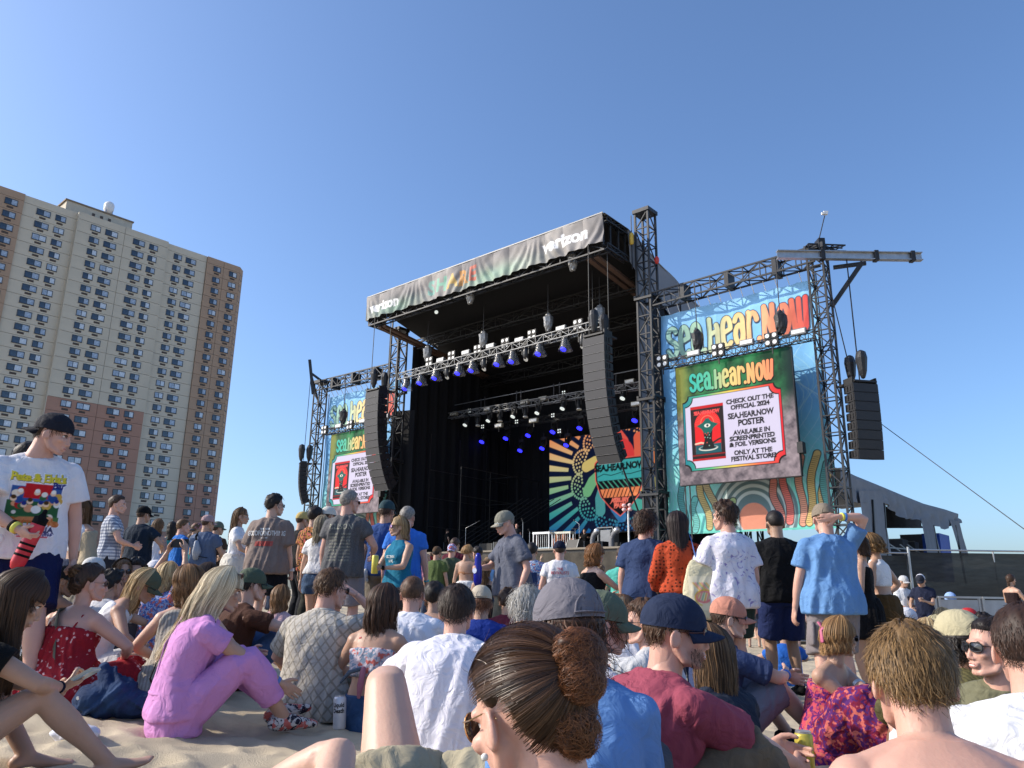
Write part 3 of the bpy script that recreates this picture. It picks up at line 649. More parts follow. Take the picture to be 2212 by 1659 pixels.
def strobe(p, lab, m=None, rz=0, name='strobe_light', s=1):
    o = thing(name, lab, 'stage light', SP(-p[0], p[1], p[2]), ANG_S, 'flat strobe lights on the trusses')
    b = MB(); b.bx(-.34 * s, .34 * s, -.1, .1, -.14, .14); b.build('housing', m or steel_l, o); b = MB(); b.bx(-.3 * s, .3 * s, -.12, -.1, -.09, .09); b.build('lens', lens_s, o); bar('yoke', (0, .02, -.14), (0, .02, -.45), .06, black, o)
for i, (x, y) in enumerate([(535, 1118), (690, 1078), (870, 1035), (1060, 990), (1245, 933), (1563, 862)]): blinder(st(*Z2(x, y), -1.1), 'four-lens blinder light, %s from the left above the front truss' % ordn[i])
for i, (x, y) in enumerate([(615, 1107), (790, 1055), (960, 1010), (1160, 967), (1447, 888)]): strobe(st(*Z2(x, y), -1.15), 'small white box light, %s from the left on top of the front truss' % ordn[i])
for i, (x, y) in enumerate([(660, 1165), (915, 1105), (1203, 1035), (1595, 945)]):
    o = thing('moving_light', 'unlit dark spot light, %s from the left of the uncovered ones on the front truss' % ordn[i], 'stage light', SP(*[(-st(*Z2(x, y), -1)[0]), -1, st(*Z2(x, y), -1)[2]]), ANG_S, 'unlit spots on the front truss')
    b = MB(); b.bx(-.22, .22, -.12, .12, .25, .4).bx(-.28, -.22, -.08, .08, -.3, .3).bx(.22, .28, -.08, .08, -.3, .3); b.build('yoke', black, o); b = MB(); b.tube([(0, 0, -.42), (0, 0, -.1), (0, 0, .2)], [.19, .2, .12], 12); b.build('lamp_head', bagm, o, True); b = MB(); b.tube([(0, -.02, -.62), (0, 0, -.6)], .15, 12, cap=False); b.build('lens', lens_s, o)
def hoist(p, ztop, lab, m, s=1.0, fr=None):
    o = thing('chain_motor', lab, 'chain hoist', SP(-p[0], p[1], p[2]), ANG_S, fr or 'chain motors above the trusses')
    b = MB(); V, F = tube([(0, 0, -.45 * s), (0, 0, -.3 * s), (.02, 0, 0), (0, 0, .3 * s), (0, 0, .4 * s)], [(.18 * s, .2 * s), (.24 * s, .27 * s), (.27 * s, .3 * s), (.30 * s, .32 * s), (.18 * s, .2 * s)], 12)
    V = V * (1 + .08 * np.sin(V[:, [2]] * 23 + V[:, [0]] * 31)); b.add(V, F); b.build('rain_bag', m, o, False)
    bar('cable', (0, 0, .3 * s), (0, 0, ztop - p[2]), .035, cable_m, o); return o
for i, (x, y, m) in enumerate([(520, 1060, foil), (907, 962, foil), (1355, 845, foil), (1665, 850, bagm), (1712, 785, foil)]):
    hoist(st(*Z2(x, y), -1 if i < 4 else 0), 19.0, ['silver-bagged chain motor, leftmost over the front truss', 'silver-bagged chain motor, second from the left over the front truss', 'silver-bagged chain motor right of the middle of the front truss', 'black-bagged chain motor at the right end of the front truss', 'silver-bagged chain motor just above the black one at the right'][i], m, .95)
for i, (x, y) in enumerate([(818, 655), (1525, 420)]):
    p = st(*Z2(x, y), -2.4); hoist(p, 19.3, ['silver-bagged motor under the middle of the roof edge', 'silver-bagged motor under the right end of the roof edge'][i], foil, 1.0, 'bagged motors under the roof edge')
p = st(*Z2(583, 775), -.5); o = thing('work_light', 'single bright work light under the left end of the roof', 'lamp', SP(-p[0], p[1], p[2]), ANG_S)
b = MB(); v, f = ellip((0, 0, 0), (.13, .13, .13)); b.add(v, f); b.build('bulb', lens_w, o); bar('bracket', (0, .1, 0), (0, .1, 1.2), .04, black, o)
# middle and rear trusses with lamps
mt = stg('middle_lighting_truss', 'pale lighting truss deeper in the stage with white spots', 'truss')
truss(mt, st(*Z3(450, 445), 5), st(*Z3(2010, 195), 5), .4, .4, .75, .05, .03, steel_l); 
bar('cable_rail', st(*Z3(480, 360), 5.5), st(*Z3(1990, 65), 5.5), .05, steel_l, mt)
for x, y in ((705, 320), (735, 305), (985, 260), (1020, 255), (1280, 205), (1325, 190), (1770, 130)): bar('drop_post', st(*Z3(x, y - 15), 5.5), st(*Z3(x, y + 75), 5.5), .07, steel, mt)
rt = stg('rear_lighting_truss', 'dark lighting truss over the rear screen with blue spots', 'truss')
truss(rt, st(*Z3(690, 545), 8.6), st(*Z3(2010, 350), 8.6), .4, .4, .8, .05, .03, black)
for i, (x, y) in enumerate([(593, 480), (775, 445), (970, 410), (1160, 380), (1360, 343), (1833, 258)]): spot(st(*Z3(x, y - 35), 4.8), lens_w, 'white spot light, %s from the left on the pale middle truss' % ordn[i], False, .95, grp='white spots on the middle truss')
for i, (x, y) in enumerate([(727, 597), (915, 568), (1091, 543), (1285, 513), (1497, 481), (1930, 416)]): spot(st(*Z3(x, y - 30), 8.4), lens_b, 'blue spot light, %s from the left in the upper rear row' % ordn[i], False, 1.15, grp='blue spots on the rear truss')
for i, (x, y) in enumerate([(1027, 667), (1200, 648), (1390, 620)]): spot(st(*Z3(x, y - 30), 9.2), lens_b, 'blue spot light, %s from the left in the lower rear row' % ordn[i], False, 1.1, grp='blue spots on the rear truss')
for i, (x, y) in enumerate([(615, 402), (988, 488), (1275, 438), (720, 527), (1325, 562), (1360, 260)]): blinder(st(*Z3(x, y), 6), 'small blinder with two lit cells, %s in the dark rig' % ordn[i], .5, lens_w)
for i, (x, y) in enumerate([(490, 425), (757, 385), (1050, 330), (1193, 305), (1880, 170), (845, 518), (1120, 478), (1930, 345)]): strobe(st(*Z3(x, y), 5), 'grey box light, %s from the left in the dark rig' % ordn[[0, 1, 3, 5, 6, 2, 4, 7][i]], mat('warm_grey_housing', (.3, .28, .22), .6))
for i, (x, y) in enumerate([(1055, 395), (855, 430), (1475, 330), (680, 468)]): spot(st(*Z3(x, y - 30), 4.9), lens_s, 'bare brass-toned profile light, %s on the middle truss' % ordn[i], False, 1.0, (.1, -.1, -1), grp='profile lights on the middle truss')
# line arrays
grl = mat('grey_speaker_grille', (.06, .06, .064), .75, var=.08, vs=30); cab = mat('speaker_cabinet_black', (.018, .018, .02), .5, var=.1)
gb = MB(); gb.bx(-.66, .66, -.40, -.36, -.425, -.025); gme = mesh('grille', np.concatenate(gb.V), gb.F, grl)
cbm = MB(); cbm.add([(-.68, -.36, 0), (.68, -.36, 0), (.68, -.36, -.45), (-.68, -.36, -.45), (-.62, .42, -.05), (.62, .42, -.05), (.62, .42, -.40), (-.62, .42, -.40)], [(0, 1, 2, 3), (4, 7, 6, 5), (0, 4, 5, 1), (3, 2, 6, 7), (0, 3, 7, 4), (1, 5, 6, 2)])
for s in (-1, 1): cbm.bx(s * .63, s * .70, -.2, -.12, -.34, -.1).bx(s * .61, s * .69, .05, .12, -.34, -.1)
cme = mesh('speaker_cabinet', np.concatenate(cbm.V), cbm.F, cab)
eme = MB(); eme.bx(-.67, .67, -.41, -.40, -.448, -.438); eme = mesh('trim_edge', np.concatenate(eme.V), eme.F, mat('pale_grey_edge', (.32, .32, .33), .5))  # thin pale grey strip along the lower front of each cabinet
gme2 = gme.copy(); gme2.materials[0] = cab; eme2 = eme.copy(); eme2.materials[0] = cab
def array(u, w, z, n, total, lab, rz=0, ztop=19.4, grp='hanging line arrays', k=1.0, dark=False):
    o = thing('line_array', lab, 'loudspeakers', SP(u, w, z), ANG_S + rz, grp)
    y, h = 0, 0
    for i in range(n):
        a = rad(total) * (i / (n - 1)) ** 1.7
        M = Matrix.Translation((0, y, h)) @ Matrix.Rotation(a, 4, 'X') @ Matrix.Scale(k, 4)
        c = link('speaker_cabinet', cme, o, M); link('grille', gme2 if dark else gme, c); link('trim_edge', eme2 if dark else eme, c)
        y += .455 * k * math.sin(a); h -= .455 * k * math.cos(a)
    b = MB(); b.bx(-.6, .6, -.45, .9, .05, .14).bx(-.66, -.58, -.35, .35, -.05, .3).bx(.58, .66, -.35, .35, -.05, .3); b.build('rigging_frame', black, o, M=Matrix.Scale(k, 4))
    for x, yy in ((-.3, -.3), (.3, .6)): bar('cable', (x * k, yy * k, .1), (x * k, yy * k, max(.6, ztop - z)), .035, cable_m, o)
    for yy in (-.3, .6):
        V, F = tube([(0, yy * k, .35), (0, yy * k, .6), (0, yy * k, 1.2), (0, yy * k, 1.4)], [.12, .2, .27, .2], 10); V = V * (1 + .03 * np.sin(V[:, [2]] * 19)); b = MB(); b.add(V, F); b.build('motor_cover', bagm, o)
    return o
ua, za = S(1286, 729, -3.2); array(ua, -3.0, za, 14, 30, 'tall grey line array hanging in front of the right side of the stage', k=1.03)
ua, za = S(809, 846, -3.2); array(ua, -3.0, za, 14, 30, 'tall grey line array hanging in front of the left side of the stage', k=1.03)
b = MB(); p = S(1345, 1010, -2); p2 = S(1395, 1150, -1); o = stg('array_cable', 'thick black cable slanting down from the right line array', 'cable'); bar('cable', L(p[0], -2, p[1]), L(p2[0], -1, p2[1]), .07, cable_m, o)

# ------------------------------------------------------------------ wings
def wing(side, u0, u1, lab):
    s = -1 if side == 'right' else 1
    o = stg('wing_tower', 'dark lattice tower at the outer edge of the %s banner wing' % side, 'tower', 'outer wing towers', (u1, 0, 0)); truss(o, (0, 0, 0), (0, 0, 16.9), .72, .72, .8, .09, .05, steel)
    block('head_block', (0, 0, 17.05), (.9, .9, .25), steel, o); block('foot_plate', (0, 0, .1), (1.5, 1.5, .2), steel, o)
    h = stg('header_truss', 'dark header truss along the top of the %s banner wing' % side, 'truss', 'header trusses of the wings')
    truss(h, L(u0, 0, 16.55), L(u1, 0, 16.7), .75, .75, .9, .08, .045, steel)
    for f in (.22, .5, .78):
        u = u0 + (u1 - u0) * f; block('hanging_plate', L(u, 0, 16.6), (.22, .8, .85), steel, h)
    bn_ = stg('wing_banner', 'large blue and aqua festival banner on the %s wing' % side, 'banner', 'tall printed banners')
    ul = max(u0, u1) - (.1 if side == 'right' else .55)
    link('banner', wing_me, bn_, Matrix.Translation(L(ul, .55, 3.95)))
    for i in range(15): f = i / 14; bar('lacing', L(ul - f * 8.45, .5, 15.8), L(ul - f * 8.45, .2, 16.2), .03, white_m, bn_)
    for k, uu in enumerate((ul + .05, ul - 8.55)): bar('edge_rope', L(uu, .5, 4), L(uu, .5, 16.1), .04, cable_m, bn_)
    sx = {'right': -2.22, 'left': 26.75}[side]
    scr = stg('video_screen', 'lit square video screen advertising the festival poster, hung on the %s wing' % side, 'screen', 'video screens', (sx, -1.0, 6.18))
    link('screen_face', scr_me, scr); b = MB(); b.bx(-.03, 5.98, .01, .22, -.03, 6.03); b.build('screen_back', black, scr)
    b = MB(); b.bx(5.9, 6.15, -.05, .35, 1.0, 1.5); b.build('junction_box', black, scr)
    for x in (.2, .45): bar('cable', (x, .1, -2.6), (x, .1, 0), .05, cable_m, scr)
    t = stg('screen_truss', 'black lighting truss just above the %s video screen' % side, 'truss', 'trusses above the video screens', (sx, -1.0, 12.5))
    truss(t, (-.8, 0, 0), (7.2, 0, 0), .4, .4, .45, .045, .028, black)
    for i, x in enumerate((-.6, 2.5, 5.2)): 
        p = (-sx + x, -1.25, 12.62); blinder(p, 'four-lens blinder, %s on the %s screen truss' % (ordn[i], side), 1.0)
    for i, x in enumerate((1.2, 4.0, 6.5)): strobe((-sx + x, -1.25, 12.7), 'white box light, %s on the %s screen truss' % (ordn[i], side))
    for i, x in enumerate((1.3, 5.6)): hoist(np.array((-sx + x, -1.0, 13.45)), 16.4, 'black bagged motor above the %s screen, %s one' % (side, ('left', 'right')[i]), bagm, 1.0, 'bagged motors over the video screens')
wing('right', -.5, -9.45, ''); wing('left', 21.1, 30.05, '')
# outrigger beam, brace, mast and outer arrays
tx_ = SP(-9.45, 0, 0); Yt = tx_[1] - .75
bm0, bm1 = P(1679, 555, Yt), P(1990, 550, Yt); zb_ = (bm0[2] + bm1[2]) / 2
ob = thing('outrigger_beam', 'long pale steel I-beam sticking out at the top of the right wing tower', 'beam', (tx_[0], Yt, zb_))
x0, x1 = bm0[0] - tx_[0], bm1[0] - tx_[0]
b = MB(); b.bx(x0, x1, -.14, .14, .16, .20).bx(x0, x1, -.14, .14, -.20, -.16).bx(x0, x1, -.015, .015, -.16, .16); b.build('i_beam', galv, ob)
q = P(1862, 558, Yt); q2 = P(1797, 662, Yt + .4); bar('diagonal_brace', np.array(q) - [tx_[0], Yt, zb_] - [0, 0, .2], np.array(q2) - [tx_[0], Yt, zb_], .2, steel, ob); q3 = P(1800, 578, Yt + .5); bar('top_strut', np.array(q3) - [tx_[0], Yt, zb_], np.array(P(1870, 560, Yt)) - [tx_[0], Yt, zb_ + .2], .16, steel, ob)
for x in (x0 + 2.1, x0 + 4.6, x0 + 6.3): 
    b = MB(); b.bx(x - .09, x + .09, -.17, .17, -.25, .24); b.build('beam_clamp', steel, ob)
truss(ob, (x0 + 1.6, .4, .55), (x0 + 3.4, .5, .55), .3, .3, .6, .06, .04); b = MB(); b.bx(x0 + 2.1, x0 + 2.4, .2, .7, .4, 1.0); b.build('gear_box', steel, ob)
mp = P(1781, 462, Yt + .9); ms = thing('weather_mast', 'thin mast with a small sensor on top of the right wing tower', 'mast', (tx_[0] + .1, Yt + .9, 17.2))
bar('mast_pole', (0, 0, 0), (mp[0] - tx_[0] - .1, 0, mp[2] - 17.3), .05, steel, ms, 'rod'); b = MB(); tp = (mp[0] - tx_[0] - .1, 0, mp[2] - 17.2); b.bx(tp[0] - .14, tp[0] + .14, -.07, .07, tp[2] - .04, tp[2] + .07).bx(tp[0] - .03, tp[0] + .18, -.04, .04, tp[2] + .07, tp[2] + .15); b.build('sensor', white_m, ms)
q = P(1858, 832, Yt); o = array(0, 0, 0, 8, 5, 'dark outer line array hanging beyond the right wing tower', rz=rad(52), ztop=q[2], grp='outer line arrays', k=.92, dark=True); o.location = q; 
for c in list(o.children):
    if c.name.startswith('cable'): bpy.data.objects.remove(c)
for c in o.children:
    if c.name.startswith('motor_cover'): c.hide_render = False
bar('cable', (0, 0, .2), (0, 0, zb_ - q[2] - .2), .04, cable_m, o); bar('cable', (-.35, 0, .2), (-1.0, .3, zb_ - q[2] - .3), .04, cable_m, o)
q = P(655, 1003, SP(30.6, -2, 0)[1]); o = array(0, 0, 0, 10, 22, 'dark curved outer line array left of the left wing tower', rz=rad(-28), ztop=.9, grp='outer line arrays', k=.66, dark=True); o.location = q
ol = thing('outrigger_bracket', 'small black outrigger bracket on top of the left wing tower', 'beam', SP(30.05, 0, 16)); dq = np.array(q) - SP(30.05, 0, 16)
bar('arm', (0, 0, 1.2), (dq[0], dq[1], 1.5), .14, steel, ol); bar('arm', (0, 0, -.9), (dq[0] * .9, dq[1] * .9, 1.2), .12, steel, ol); bar('cross_bar', (dq[0] - .2, dq[1], 2.6), (dq[0] + .3, dq[1], -.2), .2, steel, ol); bar('cable', (dq[0], dq[1], 1.2), (dq[0], dq[1], dq[2] + .3), .035, cable_m, ol)
g0, g1 = P(1893, 908, 34), P(2420, 1296, 25); o = thing('guy_wire', 'thin guy wire slanting down to the right behind the fence', 'cable', g0); bar('wire', (0, 0, 0), g1 - g0, .035, cable_m, o, 'rod')

# ------------------------------------------------------------------ things on the stage
def sp_on(x, w): return S(x, 1180, w)[0]
ZD = 3.34
def Z32(x, y): return ((1120 + x / 4.096) / 1.1573, (980 + y / 4.096) / 1.1573)
silver = mat('brushed_silver', (.55, .56, .58), .3, .7, var=.1); cream = mat('cream_laminate', (.6, .58, .48), .5)
def steel_guitar(x0, x1, w, lab, m):
    ua = S(*Z32(x0, 1540), w)[0]; ub = S(*Z32(x1, 1540), w)[0]; wd = ua - ub
    o = thing('pedal_steel_guitar', lab, 'instrument', SP(ua, w, ZD), ANG_S, 'pedal steel guitars')
    b = MB(); b.bx(0, wd, -.2, .2, 1.0, 1.12); b.build('body', m, o)
    for x in (.06, wd - .06):
        for y in (-.16, .16): bar('leg', (x, y, 0), (x, y, 1.0), .06, silver, o)
    for k in range(5): bar('pedal_rod', (wd * (.25 + k * .12), 0, .12), (wd * (.25 + k * .12), 0, 1.0), .02, silver, o)
    bar('pedal_bar', (.06, -.12, .14), (wd - .06, -.12, .14), .06, silver, o)
steel_guitar(885, 1060, 1.2, 'silver pedal steel guitar, the left one of two on stage', silver); steel_guitar(1100, 1275, 1.6, 'cream topped pedal steel guitar, the right one of two on stage', cream)
u = S(*Z32(1640, 1500), 2.2)[0]; o = thing('speaker_cabinet', 'grey upright amplifier cabinet at the right side of the stage', 'amplifier', SP(u, 2.2, ZD), ANG_S)
b = MB(); b.bx(-.36, .36, -.25, .25, .05, 1.15); b.build('cabinet', mat('grey_vinyl', (.2, .21, .22), .6), o); b = MB(); b.bx(-.31, .31, -.27, -.25, .1, 1.1); b.build('grille', mat('grey_grille_cloth', (.26, .27, .28), .9), o)
b = MB()
for s in (-.5, .5): b.bx(s - .03, s + .03, -.3, .3, 0, 1.3)
b.bx(-.53, .53, -.3, .3, 1.25, 1.31); b.build('rack_frame', steel_l, o)
for i, (x, y) in enumerate([(1480, 1500), (1680, 1520)]):
    u = S(*Z32(x, y), .6)[0]; o = thing('floor_fan', ['grey curved fan duct in front of the amplifier, left one', 'grey curved fan duct right of the amplifier'][i], 'fan', SP(u, .6, ZD), ANG_S, 'floor fans')
    b = MB(); b.tube([(0, 0, 0), (0, 0, .5), (.08, 0, .72), (.3, -.05, .92)], [.14, .14, .15, .17], 12); b.build('duct', mat('grey_duct', (.16, .16, .17), .5, bump=.5, bs=20), o, True); b = MB(); b.tube([(.3, -.05, .92), (.36, -.06, .97)], [.18, .19], 12); b.build('rim', silver, o, True)
def stand(x, y, w, lab, h=1.6, tilt=(.4, 0, .2)):
    u = S(*Z32(x, y), w)[0]; o = thing('microphone_stand', lab, 'mic stand', SP(u, w, ZD), ANG_S, 'microphone stands')
    bar('pole', (0, 0, .05), (0, 0, h), .03, silver, o, 'rod'); bar('boom', (0, 0, h), (tilt[0], tilt[1], h + tilt[2]), .025, silver, o, 'rod')
    b = MB(); b.tube([(tilt[0], tilt[1], h + tilt[2]), (tilt[0] * 1.25, tilt[1], h + tilt[2] * 1.2)], [.03, .05], 8); b.build('microphone', black, o, True); b = MB(); b.tube([(0, 0, .0), (0, 0, .04)], [.17, .15], 12, cap=False); b.build('base', black, o)
stand(180, 1480, 2, 'boom microphone stand at the left side of the stage', 1.7, (1.0, 0, .35)); stand(765, 1480, 1.0, 'tall microphone stand beside the bald stagehand', 1.75, (0, -.1, .15)); stand(835, 1500, .5, 'short microphone stand left of the silver guitar table', 1.1, (0, -.1, .1)); stand(1345, 1500, 1.5, 'microphone stand between the drums and the fan duct', 1.5, (-.3, 0, .2))
u, zt = S(*Z32(1845, 1215), -.6); o = thing('stage_light_stand', 'slim pale stand with small lamps at the right front of the stage', 'light stand', SP(u, -.6, ZD), ANG_S); bar('pole', (0, 0, 0), (0, 0, zt - ZD), .10, white_m, o, 'rod')
for k in range(4): b = MB(); v, f = ellip(((k % 2) * .36 - .18, -.1, zt - ZD + .05 + .22 * (k // 2)), (.13, .12, .1), nu=8, nv=6); b.add(v, f); b.build('lamp', mat('pinkish_lamp', (.7, .45, .45), .4), o, True)
# drum kit
u = S(*Z32(1180, 1440), 3.0)[0]; dkm = mat('maple_drum', (.3, .12, .06), .35); o = thing('drum_kit', 'drum kit with cymbals and a bass drum on the stage', 'drums', SP(u, 3.0, ZD), ANG_S)
b = MB(); b.tube([(0, -.4, .45), (0, .1, .45)], .36, 20); b.build('bass_drum', dkm, o, True); b = MB(); b.tube([(0, -.43, .45), (0, -.41, .45)], .33, 20, cap=False); b.build('drum_head', mat('drum_skin', (.5, .5, .48), .6), o)
for x, y, z, r_ in ((-.3, -.1, .95, .17), (.2, -.1, .95, .17), (.75, 0, .5, .24), (-.75, .1, .6, .18)): b = MB(); b.tube([(x, y, z - .15), (x, y, z + .12)], r_, 14); b.build('tom_drum', dkm, o, True)
for x, y, z in ((-.9, 0, 1.35), (.9, 0, 1.4), (-.45, .2, 1.2)):
    b = MB(); b.tube([(x, y, z), (x, y, z + .015)], [.25, .1], 16, cap=False); b.build('cymbal', mat('brass_cymbal', (.6, .45, .18), .3, .9), o); bar('cymbal_stand', (x, y, 0), (x, y, z), .03, silver, o, 'rod')
for i, (x, w, s) in enumerate([(1290, .4, .55), (1365, 2.6, .6), (1560, 1.2, .45), (560, 2, .7), (640, 4, .9), (60, 4, 1.0), (330, 6, .9), (1760, 1.2, .35), (420, 4, .8)]):
    u = S(*Z32(x, 1530), w)[0]; o = thing('monitor_wedge' if i in (0, 2, 7) else 'flight_case', ['black monitor wedge right of the drums', 'black equipment case behind the fan duct', 'small black amplifier left of the grey cabinet', 'black case left of the silver guitar table', 'tall black case left of the bald stagehand', 'black case at the far left of the stage', 'black case in the middle of the dark stage floor', 'low black box right of the amplifier', 'black case behind the left microphone stand'][i], 'stage box', SP(u, w, ZD), ANG_S, 'cases and monitors on the stage')
    b = MB(); b.add([(-s * .7, -.3, 0), (s * .7, -.3, 0), (s * .7, .35, 0), (-s * .7, .35, 0), (-s * .7, -.05 if i == 0 else -.3, s), (s * .7, -.05 if i == 0 else -.3, s), (s * .7, .35, s), (-s * .7, .35, s)], [(3, 2, 1, 0), (4, 5, 6, 7), (0, 1, 5, 4), (1, 2, 6, 5), (2, 3, 7, 6), (3, 0, 4, 7)]); b.build('box', black, o)
    for q in (-1, 1): bar('corner_trim', (q * s * .7, -.3, 0), (q * s * .7, -.05 if i == 0 else -.3, s), .04, steel_l, o)

# ------------------------------------------------------------------ backstage tent on the right
UT = -8.6
tn = stg('backstage_tent', 'sagging grey cloth tent roof on poles behind the right wing', 'tent', o=(UT, 0, 0))
def tp(x, y, du=0): w, z = SU(x, y, UT); return np.array([-du, w, z])
topl = [(1815, 1012), (1848, 1028), (1895, 1047), (1950, 1070), (1995, 1088), (2040, 1100), (2070, 1110)]; lowl = [(1815, 1060), (1848, 1085), (1903, 1082), (1950, 1118), (1985, 1122), (2040, 1142), (2072, 1128)]
V = []; nT = 60
def interp(pl, f):
    k = f * (len(pl) - 1); i = min(int(k), len(pl) - 2); t_ = k - i; return (pl[i][0] * (1 - t_) + pl[i + 1][0] * t_, pl[i][1] * (1 - t_) + pl[i + 1][1] * t_)
for i in range(nT + 1):
    f = i / nT; a = tp(*interp(topl, f)); c = tp(*interp(lowl, f))
    prof = [a + [8.0 * -1, 0, .8], a + [-5, 0, .9], a + [-2, 0, .5], a + [-.5, 0, .15], a]
    for q in prof: V.append(q)
    for j in range(1, 7):
        q = a + (c - a) * j / 6; q = q + [.07 * math.sin(f * 40 + j) * j / 6 + (.14 * math.sin(f * 90) * (j > 3)), 0, -.06 * abs(math.sin(f * 55)) * (j == 6)]; V.append(q)
link('roof_cloth', mesh('roof_cloth', V, grid_faces(11, nT + 1), gcl, smooth=True), tn)
def tq(x, y, d): w, z = SU(x, y, UT + d); return np.array([-d, w, z])
def hang(x0, x1, y0, y1, du=-.1):
    V = []
    for i in range(13):
        for j in range(8):
            f = i / 12; x = x0[0] + (x1[0] - x0[0]) * f; xb = x0[1] + (x1[1] - x0[1]) * f; g_ = j / 7; a = tp(x + (xb - x) * g_, y0 + (y1 - y0) * g_, du); a[0] += .06 * math.sin(i * 1.9 + j * .3); V.append(a)
    link('side_cloth', mesh('side_cloth', V, grid_faces(8, 13), gcl, smooth=True), tn)
hang((1850, 1868), (1902, 1925), 1060, 1215); hang((1985, 2000), (2012, 2035), 1120, 1215); hang((2048, 2070), (2068, 2090), 1125, 1200)
V = []
for j in range(5):
    for i in range(12):
        x = 1900 + 92 * i / 11; w_z = SU(x + (8 if j == 4 else 0), (1088 + (x - 1900) * .35) * (1 - j / 4) + 1141 * j / 4, UT + 3.0); V.append((-3.0 + .05 * math.sin(i * 2.2), w_z[0], w_z[1]))
link('tent_shade_sheet', mesh('tent_shade_sheet', V, grid_faces(12, 5), blackcloth, smooth=True), tn)  # black sheet added to stand for the shade inside the tent
for x, xb, y in ((1905, 1915, 1088), (2012, 2035, 1135), (2060, 2083, 1135), (1880, 1890, 1080)): bar('tent_pole', tp(x, y, -.1), tp(xb, 1260, -.1), .12, steel, tn)
for a_, c_ in (((1880, 1178), (2030, 1190)), ((1960, 1176), (1990, 1200)), ((1975, 1176), (2010, 1200)), ((1915, 1160), (1960, 1190))): bar('ramp_rail', tp(*a_, .4), tp(*c_, .4), .07, steel_l, tn)
bx_ = thing('blue_equipment_cover', 'blue covered case standing behind the fence under the tent end', 'case', SP(UT, 0, 0), ANG_S); a = tq(2014, 1152, .5); c = tq(2042, 1205, .5)
b = MB(); b.bx(-1.15, -.1, min(a[1], c[1]), max(a[1], c[1]), c[2] - 1.6, a[2]); b.build('cover', mat('blue_tarp', (.02, .07, .35), .6, bump=.5, bs=6), bx_)
for i, (x, y, ww, hh) in enumerate([(1925, 1165, 1.8, 1.5), (1958, 1170, 1.4, 1.3), (1978, 1155, 3, 1.6)]):
    a = tq(x, y, 1.6 + .5 * i); ww *= .7; o = thing('equipment_case', ['dark case behind the fence under the tent, left', 'dark case behind the fence under the tent, middle', 'dark machine behind the fence under the tent, right'][i], 'case', SP(UT, 0, 0), ANG_S, 'cases under the tent'); b = MB(); b.bx(a[0] - ww / 2, a[0] + ww / 2, a[1], a[1] + ww, a[2] - hh - 1, a[2]); b.build('case_body', mat('dark_case', (.04, .045, .06), .6), o); bar('case_edge', (a[0] - ww / 2, a[1] - .02, a[2]), (a[0] + ww / 2, a[1] - .02, a[2]), .06, steel_l, o)

# ------------------------------------------------------------------ fence and barrier on the right
mesh_m = mat('black_fence_mesh', (.035, .036, .034), .9, var=.35, vs=3, bump=.6, bs=4, stretch=(.6, 1, 3), alpha=.97)
YF = 23.0; gz = lambda x, y: float(ground(x, y))
fx = [P(1700, 1190, YF)[0]] + [P(x, 1190, YF)[0] for x in (1962, 2270, 2600)]
zt = P(2000, 1188, YF)[2]
for i in range(3):
    x0, x1 = fx[i], fx[i + 1]; o = thing('mesh_fence', ['black mesh fence panel, left one partly behind the standing women', 'black mesh fence panel right of the tall post', 'black mesh fence panel at the right edge of the picture'][i], 'fence', (x0, YF, gz(x0, YF)), 0, 'black mesh fence panels')
    z1 = zt - gz(x0, YF) - (.10 if i == 0 else 0); wd = x1 - x0; nx = int(wd * 7) + 2
    X, Z = np.meshgrid(np.linspace(.05, wd - .05, nx), np.linspace(0, z1 - .07, 22)); Y = .05 * fbm(X * .5 + i * 9, Z * 1.6, 1.8, 4, 3 + i) + .03 * np.sin(Z * 5 + X * .7)
    link('mesh_cloth', mesh('mesh_cloth', np.stack([X, Y, Z], -1).reshape(-1, 3), grid_faces(nx, 22), mesh_m, smooth=True), o)
    bar('post', (0, 0, 0), (0, 0, z1 + .08), .07, galv, o, 'rod'); bar('top_rail', (0, 0, z1), (wd, 0, z1), .05, galv, o, 'rod'); bar('bottom_rail', (0, 0, .1), (wd, 0, .1), .05, galv, o, 'rod')
    if wd > 3: bar('post', (wd * .6, .06, 0), (wd * .6, .06, z1), .05, galv, o, 'rod')
YB = 20.5; alu = mat('scuffed_aluminium_sheet', (.36, .38, .40), .5, .35, var=.2, vs=2)
xb = [P(x, 1290, YB)[0] for x in (1940, 2023, 2115, 2200, 2290)]; zt = P(2050, 1290, YB)[2]
for i in range(4):
    x0, x1 = xb[i], xb[i + 1]; o = thing('crowd_barrier', ['grey metal crowd barrier panel behind the two men in caps', 'grey metal crowd barrier panel right of the two men, with a scuffed sheet', 'grey metal crowd barrier panel left of the woman in the dark top', 'grey metal crowd barrier panel at the right edge'][i], 'barrier', (x0, YB - i * .05, gz(x0, YB)), 0, 'grey metal crowd barriers')
    h = zt - gz(x0, YB) + .0; wd = x1 - x0; b = MB(); b.bx(.04, wd - .04, -.01, .01, .05, h - .06); b.build('sheet', alu, o)
    bar('frame_post', (.03, 0, 0), (.03, 0, h), .06, galv, o); bar('frame_post', (wd - .04, 0, 0), (wd - .04, 0, h), .06, galv, o); bar('top_rail', (0, -.02, h), (wd, -.02, h), (.09, .05), galv, o); bar('foot', (wd / 2, 0, .04), (wd / 2, 1.0, .04), .06, galv, o)
